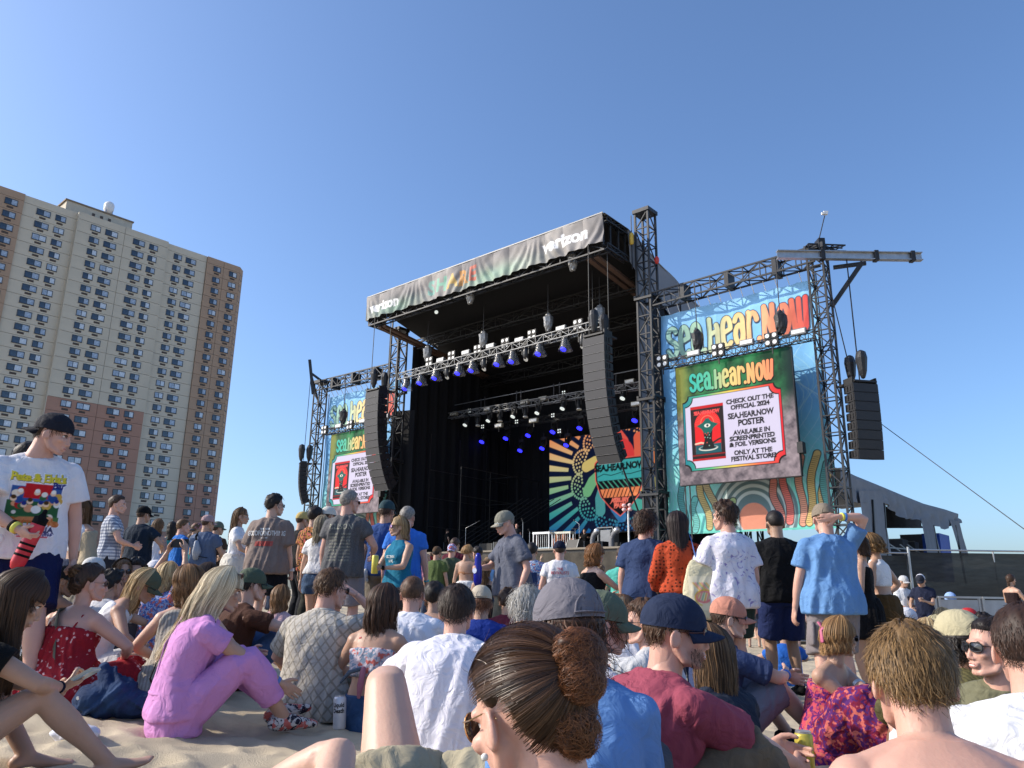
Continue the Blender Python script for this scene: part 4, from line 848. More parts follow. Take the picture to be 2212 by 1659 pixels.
# ------------------------------------------------------------------ people: skin and cloth
def cloth_fn(kind, c2):
    def f(nt, cs, mp):
        K = nt.links.new; N = nt.nodes
        def mixc(fac, a, b):
            m = N.new('ShaderNodeMix'); m.data_type = 'RGBA'; K(fac, m.inputs[0]); 
            if hasattr(a, 'links'): K(a, m.inputs[6])
            else: m.inputs[6].default_value = (*a, 1)
            if hasattr(b, 'links'): K(b, m.inputs[7])
            else: m.inputs[7].default_value = (*b, 1)
            return m.outputs[2]
        def thr(sock, lo, hi):
            r = N.new('ShaderNodeMapRange'); r.inputs[1].default_value = lo; r.inputs[2].default_value = hi; K(sock, r.inputs[0]); return r.outputs[0]
        if kind == 'floral':
            v = nm(nt, 'ShaderNodeTexVoronoi', Scale=38); K(mp.outputs[0], v.inputs['Vector']); n = nm(nt, 'ShaderNodeTexNoise', Scale=17, Detail=3); K(mp.outputs[0], n.inputs['Vector'])
            a = thr(v.outputs['Distance'], .34, .26); b = thr(n.outputs[0], .5, .56); m = N.new('ShaderNodeMath'); m.operation = 'MULTIPLY'; K(a, m.inputs[0]); K(b, m.inputs[1]); return mixc(m.outputs[0], cs, c2)
        if kind == 'patch':
            n = nm(nt, 'ShaderNodeTexNoise', Scale=24, Detail=3, Distortion=2); K(mp.outputs[0], n.inputs['Vector']); n2 = nm(nt, 'ShaderNodeTexNoise', Scale=31, Detail=2); K(mp.outputs[0], n2.inputs['Vector'])
            return mixc(thr(n2.outputs[0], .55, .6), mixc(thr(n.outputs[0], .47, .53), cs, c2), (.5, .12, .1))
        if kind == 'plaid':
            out = cs
            for ax in (0, 2):
                s = N.new('ShaderNodeSeparateXYZ'); K(mp.outputs[0], s.inputs[0]); m = N.new('ShaderNodeMath'); m.operation = 'MULTIPLY'; m.inputs[1].default_value = 150; K(s.outputs[ax], m.inputs[0])
                t = N.new('ShaderNodeMath'); t.operation = 'SINE'; K(m.outputs[0], t.inputs[0]); h = N.new('ShaderNodeMath'); h.operation = 'MULTIPLY'; h.inputs[1].default_value = .62; K(thr(t.outputs[0], -.1, .3), h.inputs[0]); out = mixc(h.outputs[0], out, c2)
            return out
        if kind == 'diamond':
            s = N.new('ShaderNodeSeparateXYZ'); K(mp.outputs[0], s.inputs[0]); out = []
            for sg in (1, -1):
                a = N.new('ShaderNodeMath'); a.operation = 'MULTIPLY_ADD'; a.inputs[1].default_value = .72 * sg; K(s.outputs[2], a.inputs[0]); K(s.outputs[0], a.inputs[2])
                m = N.new('ShaderNodeMath'); m.operation = 'MULTIPLY'; m.inputs[1].default_value = 62; K(a.outputs[0], m.inputs[0]); t = N.new('ShaderNodeMath'); t.operation = 'SINE'; K(m.outputs[0], t.inputs[0])
                b = N.new('ShaderNodeMath'); b.operation = 'ABSOLUTE'; K(t.outputs[0], b.inputs[0]); out.append(thr(b.outputs[0], .42, .2))
            m = N.new('ShaderNodeMath'); m.operation = 'MAXIMUM'; K(out[0], m.inputs[0]); K(out[1], m.inputs[1]); return mixc(m.outputs[0], cs, c2)
        if kind == 'stripe':
            s = N.new('ShaderNodeSeparateXYZ'); K(mp.outputs[0], s.inputs[0]); m = N.new('ShaderNodeMath'); m.operation = 'MULTIPLY'; m.inputs[1].default_value = 260; K(s.outputs[2], m.inputs[0])
            t = N.new('ShaderNodeMath'); t.operation = 'SINE'; K(m.outputs[0], t.inputs[0]); return mixc(thr(t.outputs[0], .3, .7), cs, c2)
        if kind == 'rib':
            s = N.new('ShaderNodeSeparateXYZ'); K(mp.outputs[0], s.inputs[0]); m = N.new('ShaderNodeMath'); m.operation = 'MULTIPLY'; m.inputs[1].default_value = 330; K(s.outputs[0], m.inputs[0])
            t = N.new('ShaderNodeMath'); t.operation = 'SINE'; K(m.outputs[0], t.inputs[0]); return mixc(thr(t.outputs[0], -.6, .9), cs, c2)
        if kind == 'denim':
            n = nm(nt, 'ShaderNodeTexNoise', Scale=5, Detail=4); K(mp.outputs[0], n.inputs['Vector']); return mixc(thr(n.outputs[0], .45, .68), cs, c2)
        if kind == 'tiedye':
            n = nm(nt, 'ShaderNodeTexNoise', Scale=6, Detail=6, Distortion=4); K(mp.outputs[0], n.inputs['Vector']); return mixc(thr(n.outputs[0], .58, .66), cs, c2)
        if kind == 'crochet':
            v = nm(nt, 'ShaderNodeTexVoronoi', Scale=30, Randomness=.35); K(mp.outputs[0], v.inputs['Vector']); return mixc(thr(v.outputs['Distance'], .36, .30), cs, c2)
        if kind == 'heather':
            n = nm(nt, 'ShaderNodeTexNoise', Scale=130, Detail=2); K(mp.outputs[0], n.inputs['Vector']); return mixc(thr(n.outputs[0], .4, .7), cs, c2)
        return cs
    return f
CLN = [0]
def cloth(hexc, kind=None, c2='ffffff', rough=.85, bump=.85, k=.78):
    key = 'cloth_%s_%s_%s' % (hexc, kind or 'plain', c2)
    return mat(key, tuple(np.array(hx(hexc)) * k), rough, spec=.25, var=.07, vs=5, bump=bump, bs=13, dist=1.2, fn=cloth_fn(kind, tuple(np.array(hx(c2)) * k)) if kind else None)
def skin(t):
    c = {'fair': (.58, .36, .265), 'pink': (.58, .33, .25), 'tan': (.44, .265, .185), 'olive': (.37, .23, .155), 'brown': (.23, .12, .075), 'dark': (.12, .065, .04)}[t]
    return mat('skin_' + t, c, .46, spec=.4, var=.06, vs=9, bump=.07, bs=110, sss=.14)
def hairm(hexc, hi=None, rough=.45):
    key = 'hair_' + hexc
    if key in MATS: return MATS[key]
    base = np.array(hx(hexc)); hi = np.array(hx(hi)) if hi else base * 1.9 + .01
    def f(nt, cs, mp):
        K = nt.links.new; a = nt.nodes.new('ShaderNodeAttribute'); a.attribute_name = 'Col'; m = nt.nodes.new('ShaderNodeMix'); m.data_type = 'RGBA'
        K(a.outputs['Fac'], m.inputs[0]); m.inputs[6].default_value = (*(base * .55), 1); m.inputs[7].default_value = (*hi, 1); return m.outputs[2]
    return mat(key, tuple(base), rough + .1, spec=.4, var=0, fn=f)
lensm = mat('dark_sunglass_lens', (.012, .012, .014), .08, spec=.9, var=0); lens_bl = mat('blue_mirror_lens', (.02, .05, .45), .08, .6, var=0); framem = mat('black_sunglass_frame', (.02, .02, .02), .3, var=0); goldm = mat('thin_gold_metal', (.7, .5, .25), .25, 1, var=0); lens_br = mat('brown_tinted_lens', (.05, .03, .02), .08, spec=.9, var=0)
lipm = mat('lips', (.45, .17, .14), .4, sss=.1); eyew = mat('eye_white', (.7, .68, .66), .2, var=0); eyeb = mat('eye_iris', (.06, .035, .02), .15, var=0); teeth = mat('teeth', (.75, .72, .66), .3, var=0)

TMP = bpy.data.scenes.new('workshop')
def remesh(parts, voxel, smooth=3, fac=.5):
    V = np.concatenate([p[0] for p in parts]); F = []; n = 0
    for v, f in parts: F += [tuple(i + n for i in q) for q in f]; n += len(v)
    me = bpy.data.meshes.new('work'); me.from_pydata([tuple(v) for v in V], [], F)
    o = bpy.data.objects.new('work', me); TMP.collection.objects.link(o)
    m = o.modifiers.new('r', 'REMESH'); m.mode = 'VOXEL'; m.voxel_size = voxel; m.use_smooth_shade = True
    if smooth: s = o.modifiers.new('s', 'SMOOTH'); s.factor = fac; s.iterations = smooth
    with bpy.context.temp_override(scene=TMP, view_layer=TMP.view_layers[0]): dg = bpy.context.evaluated_depsgraph_get()
    e = o.evaluated_get(dg); m2 = e.to_mesh()
    n = len(m2.vertices); v = np.empty(n * 3, np.float32); m2.vertices.foreach_get('co', v)
    k = len(m2.polygons); ls = np.empty(k, np.int32); m2.polygons.foreach_get('loop_total', ls); li = np.empty(len(m2.loops), np.int32); m2.loops.foreach_get('vertex_index', li)
    e.to_mesh_clear(); bpy.data.objects.remove(o); bpy.data.meshes.remove(me)
    assert (ls == 4).all(); return v.reshape(-1, 3).astype(float), li.reshape(-1, 4)
def vnormals(V, F):
    a = V[F[:, 2]] - V[F[:, 0]]; b = V[F[:, 3]] - V[F[:, 1]]; n = np.cross(a, b); N_ = np.zeros_like(V)
    for k in range(4): np.add.at(N_, F[:, k], n)
    return N_ / (np.linalg.norm(N_, axis=1, keepdims=True) + 1e-12)
def join(parts):                                    # [(V, F(list or array), mi)] -> V, F list, mi
    V = []; F = []; M = []; n = 0
    for v, f, m in parts:
        V.append(v); F += [tuple(int(i) + n for i in q) for q in f]; M += [m] * len(f); n += len(v)
    return np.concatenate(V), F, M
def gauss(V, c, s, d):                               # push vertices near c by d
    w = np.exp(-(((V - np.array(c)) / np.array(s)) ** 2).sum(1)); return V + w[:, None] * np.array(d)

# ---- head
HEADS = {}
def head(sex='m', vox=.0048, mouth='closed'):
    key = (sex, vox, mouth)
    if key in HEADS: return HEADS[key]
    f = sex == 'f'; P_ = []
    P_.append(ellip((0, -.014, .022), (.076, .097, .093), nu=24, nv=16)); P_.append(ellip((0, .03, -.03), (.062, .064, .082) if not f else (.060, .062, .078), nu=20, nv=14))
    jw = .044 if f else .052
    P_.append(ellip((0, .036, -.078), (jw, .046, .034))); P_.append(ellip((0, .070, -.102), (.021, .017, .016)))
    for s in (-1, 1):
        P_.append(tube([(s * .058, .0, -.045), (s * jw, .025, -.085), (s * .02, .066, -.103)], [.018, .017, .015], 8))
        P_.append(ellip((s * .040, .066, -.030), (.022, .02, .018))); P_.append(ellip((s * .0105, .095, -.049), (.0085, .009, .007)))
        R = np.array(Matrix.Rotation(s * .35, 3, 'Z') @ Matrix.Rotation(-.25, 3, 'X')); P_.append(ellip((s * .085, -.008, -.018), (.009, .020, .033), R)); P_.append(ellip((s * .077, .0, -.028), (.013, .012, .018)))
    P_.append(tube([(-.045, .070, .012), (-.018, .086, .019), (.018, .086, .019), (.045, .070, .012)], .011, 8))
    P_.append(tube([(0, .086, .012), (0, .096, -.018), (0, .1045, -.043)], [.008, .009, .0105], 10))
    P_.append(ellip((0, .086, -.074), (.026, .014, .016))); 
    P_.append(tube([(0, -.03, -.03), (0, -.035, -.10), (0, -.045, -.17)], [.052 if f else .058, .050 if f else .059, .052 if f else .062], 16))
    V, F = remesh(P_, vox, 3, .45)
    for s in (-1, 1):
        V = gauss(V, (s * .032, .09, -.002), (.017, .03, .011), (0, -.010, 0)); V = gauss(V, (s * .094, -.004, -.014), (.02, .009, .019), (-s * .007, 0, 0)); V = gauss(V, (s * .052, .07, -.065), (.02, .03, .025), (-s * .004, -.002, 0))
    V = gauss(V, (0, .1, -.0745), (.026, .02, .0028), (0, -.005, 0)); V = gauss(V, (0, .1, -.0685), (.018, .02, .004), (0, .0035, 0)); V = gauss(V, (0, .1, -.081), (.016, .02, .004), (0, .004, 0)); V = gauss(V, (0, .1, -.09), (.02, .02, .004), (0, -.003, 0))
    if mouth == 'smile': V = gauss(V, (.03, .09, -.07), (.012, .02, .01), (.003, -.002, .006)); V = gauss(V, (-.03, .09, -.07), (.012, .02, .01), (-.003, -.002, .006))
    parts = [(V, F, 0)]
    cx = V[F].mean(1); lp = (np.abs(cx[:, 0]) < .021) & (cx[:, 1] > .085) & (np.abs(cx[:, 2] + .0745) < .0085 - .22 * np.abs(cx[:, 0]))
    V0, F0, M0 = join(parts); M0 = np.where(lp, 1, 0).tolist()
    ex = []
    for s in (-1, 1):
        v, f_ = ellip((s * .031, .0682, -.001), (.0115, .0115, .0105), nu=12, nv=8); ex.append((v, f_, 2)); v, f_ = ellip((s * .0305, .0772, -.001), (.0055, .0035, .0055), nu=8, nv=5); ex.append((v, f_, 3))
        v, f_ = tube([(s * .017, .088, .0145), (s * .033, .087, .019), (s * .048, .075, .013)], [(.002, .003), (.003, .004), (.0015, .002)], 6); ex.append((v, f_, 4))
        v, f_ = tube([(s * .019, .0825, .003), (s * .031, .0825, .0065), (s * .044, .074, .002)], .0022, 5); ex.append((v, f_, 4))
    if mouth == 'smile': v, f_ = ellip((0, .094, -.0755), (.017, .006, .0035), nu=12, nv=6); ex.append((v, f_, 5))
    V1, F1, M1 = join([(V0, F0, 0)] + ex); M1[:len(M0)] = M0
    HEADS[key] = (V1, F1, M1); return HEADS[key]
# ---- hand: wrist at origin, fingers along +x, palm facing -z, thumb towards +y (right hand seen palm down has its thumb at +y for s=1)
HANDS = {}
def hand(pose='relaxed', vox=.0042):
    if (pose, vox) in HANDS: return HANDS[(pose, vox)]
    cr = {'relaxed': (14, 22, 18), 'grip': (48, 62, 40), 'fist': (78, 88, 60), 'flat': (4, 8, 6), 'point': (30, 50, 40)}[pose]
    P_ = [tube([(-.01, 0, 0), (.02, 0, 0), (.05, .002, 0), (.085, 0, 0)], [(.014, .024), (.013, .030), (.013, .038), (.011, .040)], 12, hint=(0, 1, 0))]
    P_ = [ellip((.045, 0, 0), (.052, .040, .0145), nu=16, nv=10), tube([(-.02, 0, 0), (.01, 0, 0), (.04, 0, 0)], [.023, .023, .02], 10)]
    for i, (y, l, r_) in enumerate([(.030, .074, .0088), (.011, .082, .0090), (-.010, .076, .0086), (-.029, .060, .0076)]):
        p = np.array([.078 - .004 * abs(i - 1), y, 0.]); pts = [np.array([.05, y * .85, 0]), p]; a = 0; sp = (y * 1.6)
        for q, fr in zip(cr, (.45, .31, .24)): a += rad(q + (3 * i if pose in ('relaxed',) else 0)); p = p + l * fr * np.array([math.cos(a) * math.cos(sp), math.sin(sp) * .6, -math.sin(a)]); pts.append(p)
        P_.append(tube(pts, [r_, r_ * 1.02, r_ * .95, r_ * .9, r_ * .75], 8))
    th = {'relaxed': [(.012, .022, -.004), (.035, .046, -.012), (.060, .056, -.022), (.080, .056, -.030)], 'grip': [(.012, .022, -.006), (.032, .044, -.022), (.052, .046, -.046), (.068, .036, -.058)], 'flat': [(.012, .022, 0), (.035, .048, -.004), (.058, .062, -.008), (.078, .07, -.01)],
          'fist': [(.012, .022, -.006), (.034, .042, -.022), (.058, .032, -.040), (.066, .008, -.044)], 'point': [(.012, .022, -.006), (.032, .044, -.022), (.052, .046, -.04), (.072, .036, -.05)]}[pose]
    P_.append(tube(th, [.014, .0125, .0105, .008], 8)); P_.append(ellip((.028, .022, -.008), (.024, .016, .012)))
    HANDS[(pose, vox)] = remesh(P_, vox, 2, .4); return HANDS[(pose, vox)]
def rotmat(x, z):                                    # columns x, y, z
    x = nrm(x); z = nrm(np.asarray(z, float) - (np.asarray(z, float) @ x) * x); return np.stack([x, np.cross(z, x), z], 1)

def ik(a, b, l1, l2, hint):
    a = np.asarray(a, float); b = np.asarray(b, float); d = b - a; D = np.linalg.norm(d)
    if D > (l1 + l2) * .995: b = a + d / D * (l1 + l2) * .995; d = b - a; D = (l1 + l2) * .995
    c = (l1 * l1 - l2 * l2 + D * D) / (2 * D); h = math.sqrt(max(1e-6, l1 * l1 - c * c)); u = d / D; p = np.asarray(hint, float); p = nrm(p - (p @ u) * u)
    return a + u * c + p * h, b
NV = RN.uniform(-1, 1, (14, 3)); NPH = RN.uniform(0, 6.28, 14)
def wrinkle(V, f, amp, seed=0, an=(1, 1, .45)):
    Q = V * np.array(an) * f; s = 0
    w = np.stack([np.sin(Q @ NV[(k + seed) % 14] * 1.3 + NPH[k]) for k in range(3)], 1) * 1.2
    for k in range(5):
        d = NV[(k * 3 + seed) % 14]; s = s + (1 - np.abs(np.sin((Q + w) @ d * (1.6 + k * .9) + NPH[(k + seed) % 14])) * 1.7) / (1 + k * .6)
    return amp * s / 2.2
SHINS = {}
KREP = []
class Person:
    def __init__(s, label, loc, yaw=0, sex='m', tone='fair', scale=1.0, wide=1.0, pelvis=.95, lean=(0, 0, 0), side=0, twist=0, hl=None, hr=None, el=(-.6, -1, -.3), er=(.6, -1, -.3), fl=None, fr=None, kl=(0, 1, 0), kr=(0, 1, 0), head_=(0, 0, 0), gl='relaxed', gr='relaxed', px=None, sink=0, kmax=1.14, pl=None, pr=None,
                 vox=.013, mouth='closed', barefoot=False, name='person', cat='person', group=None, legs=True, neck=0, nl=None, nr=None):
        s.root = thing(name, label, cat, loc, -rad(yaw), group); s.sex = sex; s.k = scale; s.vox = vox; s.f = sex == 'f'; s.tone = tone; s.wd = wide; s.sk = skin(tone)
        s.pz = pelvis; s.lean = lean; s.tw = rad(twist); s.sd = side
        # spine table
        s.S = np.linspace(-.15, .70, 86); a = np.interp(s.S, [-.15, .05, .42, .52, .7], [lean[0], lean[0], lean[1], lean[2], lean[2]]); a = np.radians(a); s.An = a
        i0 = 15; Y = np.zeros(86); Z = np.zeros(86); ds = s.S[1] - s.S[0]
        for i in range(i0 + 1, 86): Y[i] = Y[i - 1] + math.sin(a[i]) * ds; Z[i] = Z[i - 1] + math.cos(a[i]) * ds
        for i in range(i0 - 1, -1, -1): Y[i] = Y[i + 1] - math.sin(a[i]) * ds; Z[i] = Z[i + 1] - math.cos(a[i]) * ds
        s.Y, s.Z = Y, Z
        sw = .154 if s.f else .174; s.sw = sw * (1 + (wide - 1) * .6); s.hipw = .09
        Ls, Lr = s.T(-s.sw, -.005, .422), s.T(s.sw, -.005, .422); s.sh = {-1: Ls, 1: Lr}
        ua, fa = (.27, .245) if s.f else (.29, .26)
        hl = (-.27, .06, .84) if hl is None else hl; hr = (.27, .06, .84) if hr is None else hr
        s.arm = {-1: (Ls, *ik(Ls, np.array(hl), ua, fa, el)), 1: (Lr, *ik(Lr, np.array(hr), ua, fa, er))}
        s.gp = {-1: gl, 1: gr}; s.pn = {-1: pl, 1: pr}; s.hd = {-1: nl, 1: nr}
        H = {-1: s.T(-s.hipw, 0, -.03), 1: s.T(s.hipw, 0, -.03)}; s.hip = H
        fl = (-.12, .0, .08) if fl is None else fl; fr = (.12, .0, .08) if fr is None else fr
        s.leg = {-1: (H[-1], *ik(H[-1], np.array(fl), .44, .42, kl)), 1: (H[1], *ik(H[1], np.array(fr), .44, .42, kr))}
        nb = s.T(0, 0, .52); up, fw = s.axes(.6); s.nb = nb
        hy, hp, hr_ = [rad(q) for q in head_]
        R0 = Matrix.Rotation(-hy, 3, 'Z') @ Matrix.Rotation(-hp, 3, 'X') @ Matrix.Rotation(hr_, 3, 'Y'); nk = rad(np.interp(neck, [-90, 90], [-90, 90]))
        tilt = Matrix.Rotation(-rad(lean[2]) * .0, 3, 'X'); s.HR = np.array(Matrix.Rotation(-s.tw, 3, 'Z') @ R0)
        s.hc = nb + up * .045 + s.HR @ np.array([0, .030, .108]); s.hs = 1.0 if s.f else 1.05
        if px:
            zt = P(*px); c, q = math.cos(-rad(yaw)), math.sin(-rad(yaw)); k = 1.0
            for _ in range(3):
                hx_, hy_ = s.hc[0] * k, s.hc[1] * k; X_, Y_ = zt[0] - (hx_ * c - hy_ * q), zt[1] - (hx_ * q + hy_ * c); g = float(ground(X_, Y_)) - sink; k = (zt[2] - g) / (s.hc[2] + .137); kr_ = k; k = min(kmax, max(.84, k))
            s.k = k; s.root.location = (X_, Y_, g if .84 <= kr_ <= kmax else zt[2] - k * (s.hc[2] + .137))
            if not .9 < kr_ < 1.09: KREP.append('%.2f %s' % (kr_, label[:50]))
            s.vox = vox = min(.021, max(.0085, .00225 * px[2]))
        if legs is not None: s.body(legs, mouth, barefoot)
    def T(s, x, y, t):
        yy = np.interp(t, s.S, s.Y); zz = np.interp(t, s.S, s.Z); a = np.interp(t, s.S, s.An); q = s.tw * min(1, max(0, t / .42))
        fy, fz = math.cos(a), -math.sin(a)
        X = np.array([math.cos(q), -math.sin(q), 0]); Fw = np.array([math.sin(q) * fy, math.cos(q) * fy, fz])
        c = np.array([s.sd * max(0, t) ** 1.5, yy, s.pz + zz]); return c + x * X + y * Fw
    def axes(s, t):
        a = s.T(0, 0, t); b = s.T(0, 0, t + .02); return nrm(b - a), s.T(0, 1, t) - a
    def ring(s, t, rx, ry, n=20, y0=0, pw=2.4):
        out = []
        for k in range(n):
            a = 2 * math.pi * k / n; c, d = math.cos(a), math.sin(a); e = 2 / pw
            out.append(s.T(rx * abs(c) ** e * (1 if c > 0 else -1), y0 + ry * abs(d) ** e * (1 if d > 0 else -1), t))
        return out
    def loft(s, secs, n=20):
        V = []; 
        for q in secs: V += s.ring(q[0], q[1], q[2], n, q[3] if len(q) > 3 else 0)
        m = len(secs); F = [(i * n + j, i * n + (j + 1) % n, (i + 1) * n + (j + 1) % n, (i + 1) * n + j) for i in range(m - 1) for j in range(n)]
        F.append(tuple(range(n - 1, -1, -1))); F.append(tuple((m - 1) * n + j for j in range(n))); return np.array(V), F
    def torso(s, inf=0, lo=-.10, hi=.50, drape=0):
        if s.f: P_ = [(-.12, .10, .08, 0), (-.06, .155, .105, -.005), (.0, .17, .112, -.008), (.08, .152, .10, 0), (.17, .124, .086, .004), (.26, .132, .092, .005), (.33, .146, .102, .008), (.40, .152, .092, 0), (.45, .135, .074, -.006), (.485, .085, .058, -.006), (.52, .05, .05, 0)]
        else: P_ = [(-.12, .10, .085, 0), (-.06, .155, .11, -.005), (.0, .165, .115, -.005), (.08, .158, .11, .002), (.17, .152, .108, .006), (.26, .162, .112, .004), (.33, .176, .118, .002), (.40, .182, .106, -.004), (.455, .155, .082, -.01), (.495, .095, .066, -.012), (.53, .058, .06, -.006)]
        t = [q[0] for q in P_]; ts = sorted(set([lo] + [q for q in t if lo < q < hi] + [hi])); out = []
        for q in ts:
            q2 = max(q, .0) if inf > .009 else q; rx, ry, y0 = [np.interp(q2, t, [p[k] for p in P_]) for k in (1, 2, 3)]; w = s.wd if q < .42 else 1 + (s.wd - 1) * .5
            dr = drape * sst(.34 - q, 0, .4); out.append((q, rx * w + inf + dr, ry * w + inf + dr * .8, y0))
        return out
    def armtube(s, sd, inf=0, f0=0, f1=1, flare=0, r0=None):
        a, e, w = s.arm[sd]; g = .88 if s.f else 1; g *= 1 + (s.wd - 1) * .35
        ts = [0, .18, .36, .5, .58, .72, .88, 1.0]; rr = [.056, .052, .045, .039, .041, .038, .029, .0255]
        def pt(t): return a + (e - a) * t * 2 if t < .5 else e + (w - e) * (t - .5) * 2
        tt = sorted(set([f0] + [t for t in ts if f0 < t < f1] + [f1])); R = [np.interp(t, ts, rr) * g + inf + flare * (t - f0) / max(.01, f1 - f0) for t in tt]
        return tube([pt(t) for t in tt], R, 12, cap=inf == 0)
    def legtube(s, sd, inf=0, f0=0, f1=1, flare=0):
        a, e, w = s.leg[sd]; g = 1 + (s.wd - 1) * .5
        ts = [0, .12, .30, .45, .52, .62, .70, .85, 1.0]; rr = [.094, .090, .072, .058, .055, .057, .056, .040, .036]
        def pt(t): return a + (e - a) * t * 2 if t < .5 else e + (w - e) * (t - .5) * 2
        tt = sorted(set([f0] + [t for t in ts if f0 < t < f1] + [f1])); R = [np.interp(t, ts, rr) * g + inf + flare * (t - f0) / max(.01, f1 - f0) for t in tt]
        return tube([pt(t) for t in tt], R, 14, cap=inf == 0)
    def body(s, legs, mouth, barefoot):
        parts = [s.loft(s.torso())]
        for sd in (-1, 1):
            parts.append(s.armtube(sd)); parts.append(ellip(s.sh[sd], (.055 if s.f else .064,) * 3)); 
            parts.append(tube([s.T(0, -.01, .50), s.T(sd * .09, -.012, .468), s.sh[sd] + [0, 0, .008]], [.045, .042, .045] if s.f else [.055, .05, .05], 10))
            if s.f: parts.append(ellip(s.T(sd * .068, .078, .315), (.058, .052, .055)))
            else: parts.append(ellip(s.T(sd * .075, .065, .36), (.07, .045, .055)))
            parts.append(ellip(s.T(sd * .080, -.045, -.035), (.080, .078, .080))); parts.append(ellip(s.T(sd * .075, -.045, .37), (.045, .025, .065) if s.f else (.06, .035, .08)))
            if legs:
                parts.append(s.legtube(sd)); h_, k_, an = s.leg[sd]
                fd = nrm(np.array([0, 1, 0]) * 1 + .0 * (k_ - an)); sh = nrm(k_ - an); 
                if abs(sh[2]) < .75: fd = nrm(np.array([an[0] - k_[0], an[1] - k_[1], 0]) + np.array([0, 1e-3, .0])); fd = nrm(fd + np.array([0, 0, .25]))
                s.leg[sd] = (h_, k_, an); s.footd = getattr(s, 'footd', {}); s.footd[sd] = fd
                parts.append(tube([an - fd * .035 + [0, 0, -.028], an + fd * .03 + [0, 0, -.028], an + fd * .11 + [0, 0, -.045], an + fd * .165 + [0, 0, -.052]], [(.034, .034), (.042, .038), (.044, .022), (.040, .014)], 12))
                if barefoot:
                    lat = nrm(np.cross(fd, [0, 0, 1.]))
                    for q in range(5): b0 = an + fd * (.155 - .008 * abs(q - 1)) + lat * (q - 2) * .0165 + [0, 0, -.052]; parts.append(tube([b0, b0 + fd * .025 + [0, 0, .004], b0 + fd * .045], [.010 - .001 * q * .5] * 3, 7))
        parts.append(tube([s.T(0, 0, .47), s.nb + (s.hc - s.nb) * .3, s.nb + (s.hc - s.nb) * .62], [.052 if s.f else .062, .048 if s.f else .057, .048 if s.f else .056], 14))
        V, F = remesh(parts, s.vox, 3); s.bodyV, s.bodyF = V, F
        hv, hf, hm = head(s.sex, .0048 if s.vox < .0145 else .0075, mouth); s.HV = s.hc + (hv * s.hs) @ s.HR.T
        alls = [(V, F, 0), (s.HV, hf, 0)]
        for sd in (-1, 1):
            hv2, hf2 = hand(s.gp[sd], .0042 if s.vox < .0125 else .0065); hv2 = hv2.copy(); hv2[:, 1] *= sd; hf2 = hf2 if sd > 0 else hf2[:, ::-1]
            a, e, w = s.arm[sd]; d = nrm(w - e) if s.hd[sd] is None else nrm(s.hd[sd]); z = -np.array(s.pn[sd] if s.pn[sd] is not None else (-sd, 0, 0), float)
            R = rotmat(d, z); s.handR = getattr(s, 'handR', {}); s.handR[sd] = R; hk = .92 if s.f else 1.02
            alls.append((w + d * .012 + (hv2 * hk) @ R.T, hf2, 0))
        V, F, M = join(alls); n0 = len(alls[0][1]); M[n0:n0 + len(hm)] = hm
        hb = mat('dark_eyebrow', (.05, .03, .02), .8, var=0)
        s.obj('body', V, F, [s.sk, lipm, eyew, eyeb, hb, teeth], M)
    def obj(s, name, V, F, m, mi=None, smooth=True, col=None, parent=None, **kw):
        me = mesh(name, np.asarray(V) * s.k, F, m, mi, smooth, col); return link(name, me, parent or s.root, **kw)
    def garment(s, name, parts, m, vox=None, amp=.006, fr=9, seed=0, an=(1, 1, .45), keep=None, smooth=3):
        V, F = remesh(parts, vox or s.vox, smooth); N_ = vnormals(V, F)
        V = V + N_ * np.array([1, 1, .25]) * (wrinkle(V, fr, amp * 1.8, seed or R_.randint(0, 13), an) + amp * .7)[:, None]
        s.last = (V, F); return s.obj(name, V, F, m)
    # garments
    def shirt(s, m, name='t_shirt', sleeve=.27, hem=-.10, inf=.014, drape=.022, top=.515, flare=.016, amp=.006, sinf=.012, collar=True, fr=9, strap=False):
        parts = [s.loft(s.torso(inf, hem, top, drape), 24)]
        for sd in (-1, 1):
            if s.f: parts.append(ellip(s.T(sd * .068, .082, .315), (.066, .056, .06)))
            if sleeve:
                parts.append(s.armtube(sd, sinf, 0, sleeve, flare)); parts.append(ellip(s.sh[sd] + [0, 0, .002], (.060 + sinf * .6 - (.008 if s.f else 0),) * 3))
                parts.append(tube([s.T(0, -.01, .492), s.T(sd * .09, -.012, .470), s.sh[sd] + [0, 0, .008]], [.060, .055, .053] if not s.f else [.05, .048, .046], 10))
            elif strap: parts.append(tube([s.T(sd * .075, .06, .42), s.T(sd * .085, 0, .492), s.T(sd * .08, -.06, .42)], .016, 8))
        o = s.garment(name, parts, m, amp=amp * 1.15 * (s.vox / .012) ** .3, fr=fr * 1.1, an=(1, 1, .26))
        s.tops = s.last
        if collar and sleeve: s.ringband('collar', m, .505, .068 if not s.f else .06, .066, .010)
        return o
    def ringband(s, name, m, t, rx, ry, r_, par=None, n=20, y0=-.004):
        pts = [s.T(rx * math.cos(2 * math.pi * k / n), y0 + ry * math.sin(2 * math.pi * k / n), t - .02 * (math.sin(2 * math.pi * k / n) > .2)) for k in range(n + 1)]
        v, f = tube(pts, r_, 7, cap=False); s.obj(name, v, f, m, parent=par)
    def bottoms(s, m, name='shorts', to=.42, inf=.020, flare=.022, top=.12, amp=.006):
        parts = [s.loft(s.torso(.010, -.13, top), 22)]
        for sd in (-1, 1): parts.append(ellip(s.T(sd * .082, -.045, -.035), (.092, .088, .09))); parts.append(s.legtube(sd, inf, 0, to, flare))
        return s.garment(name, parts, m, amp=amp)
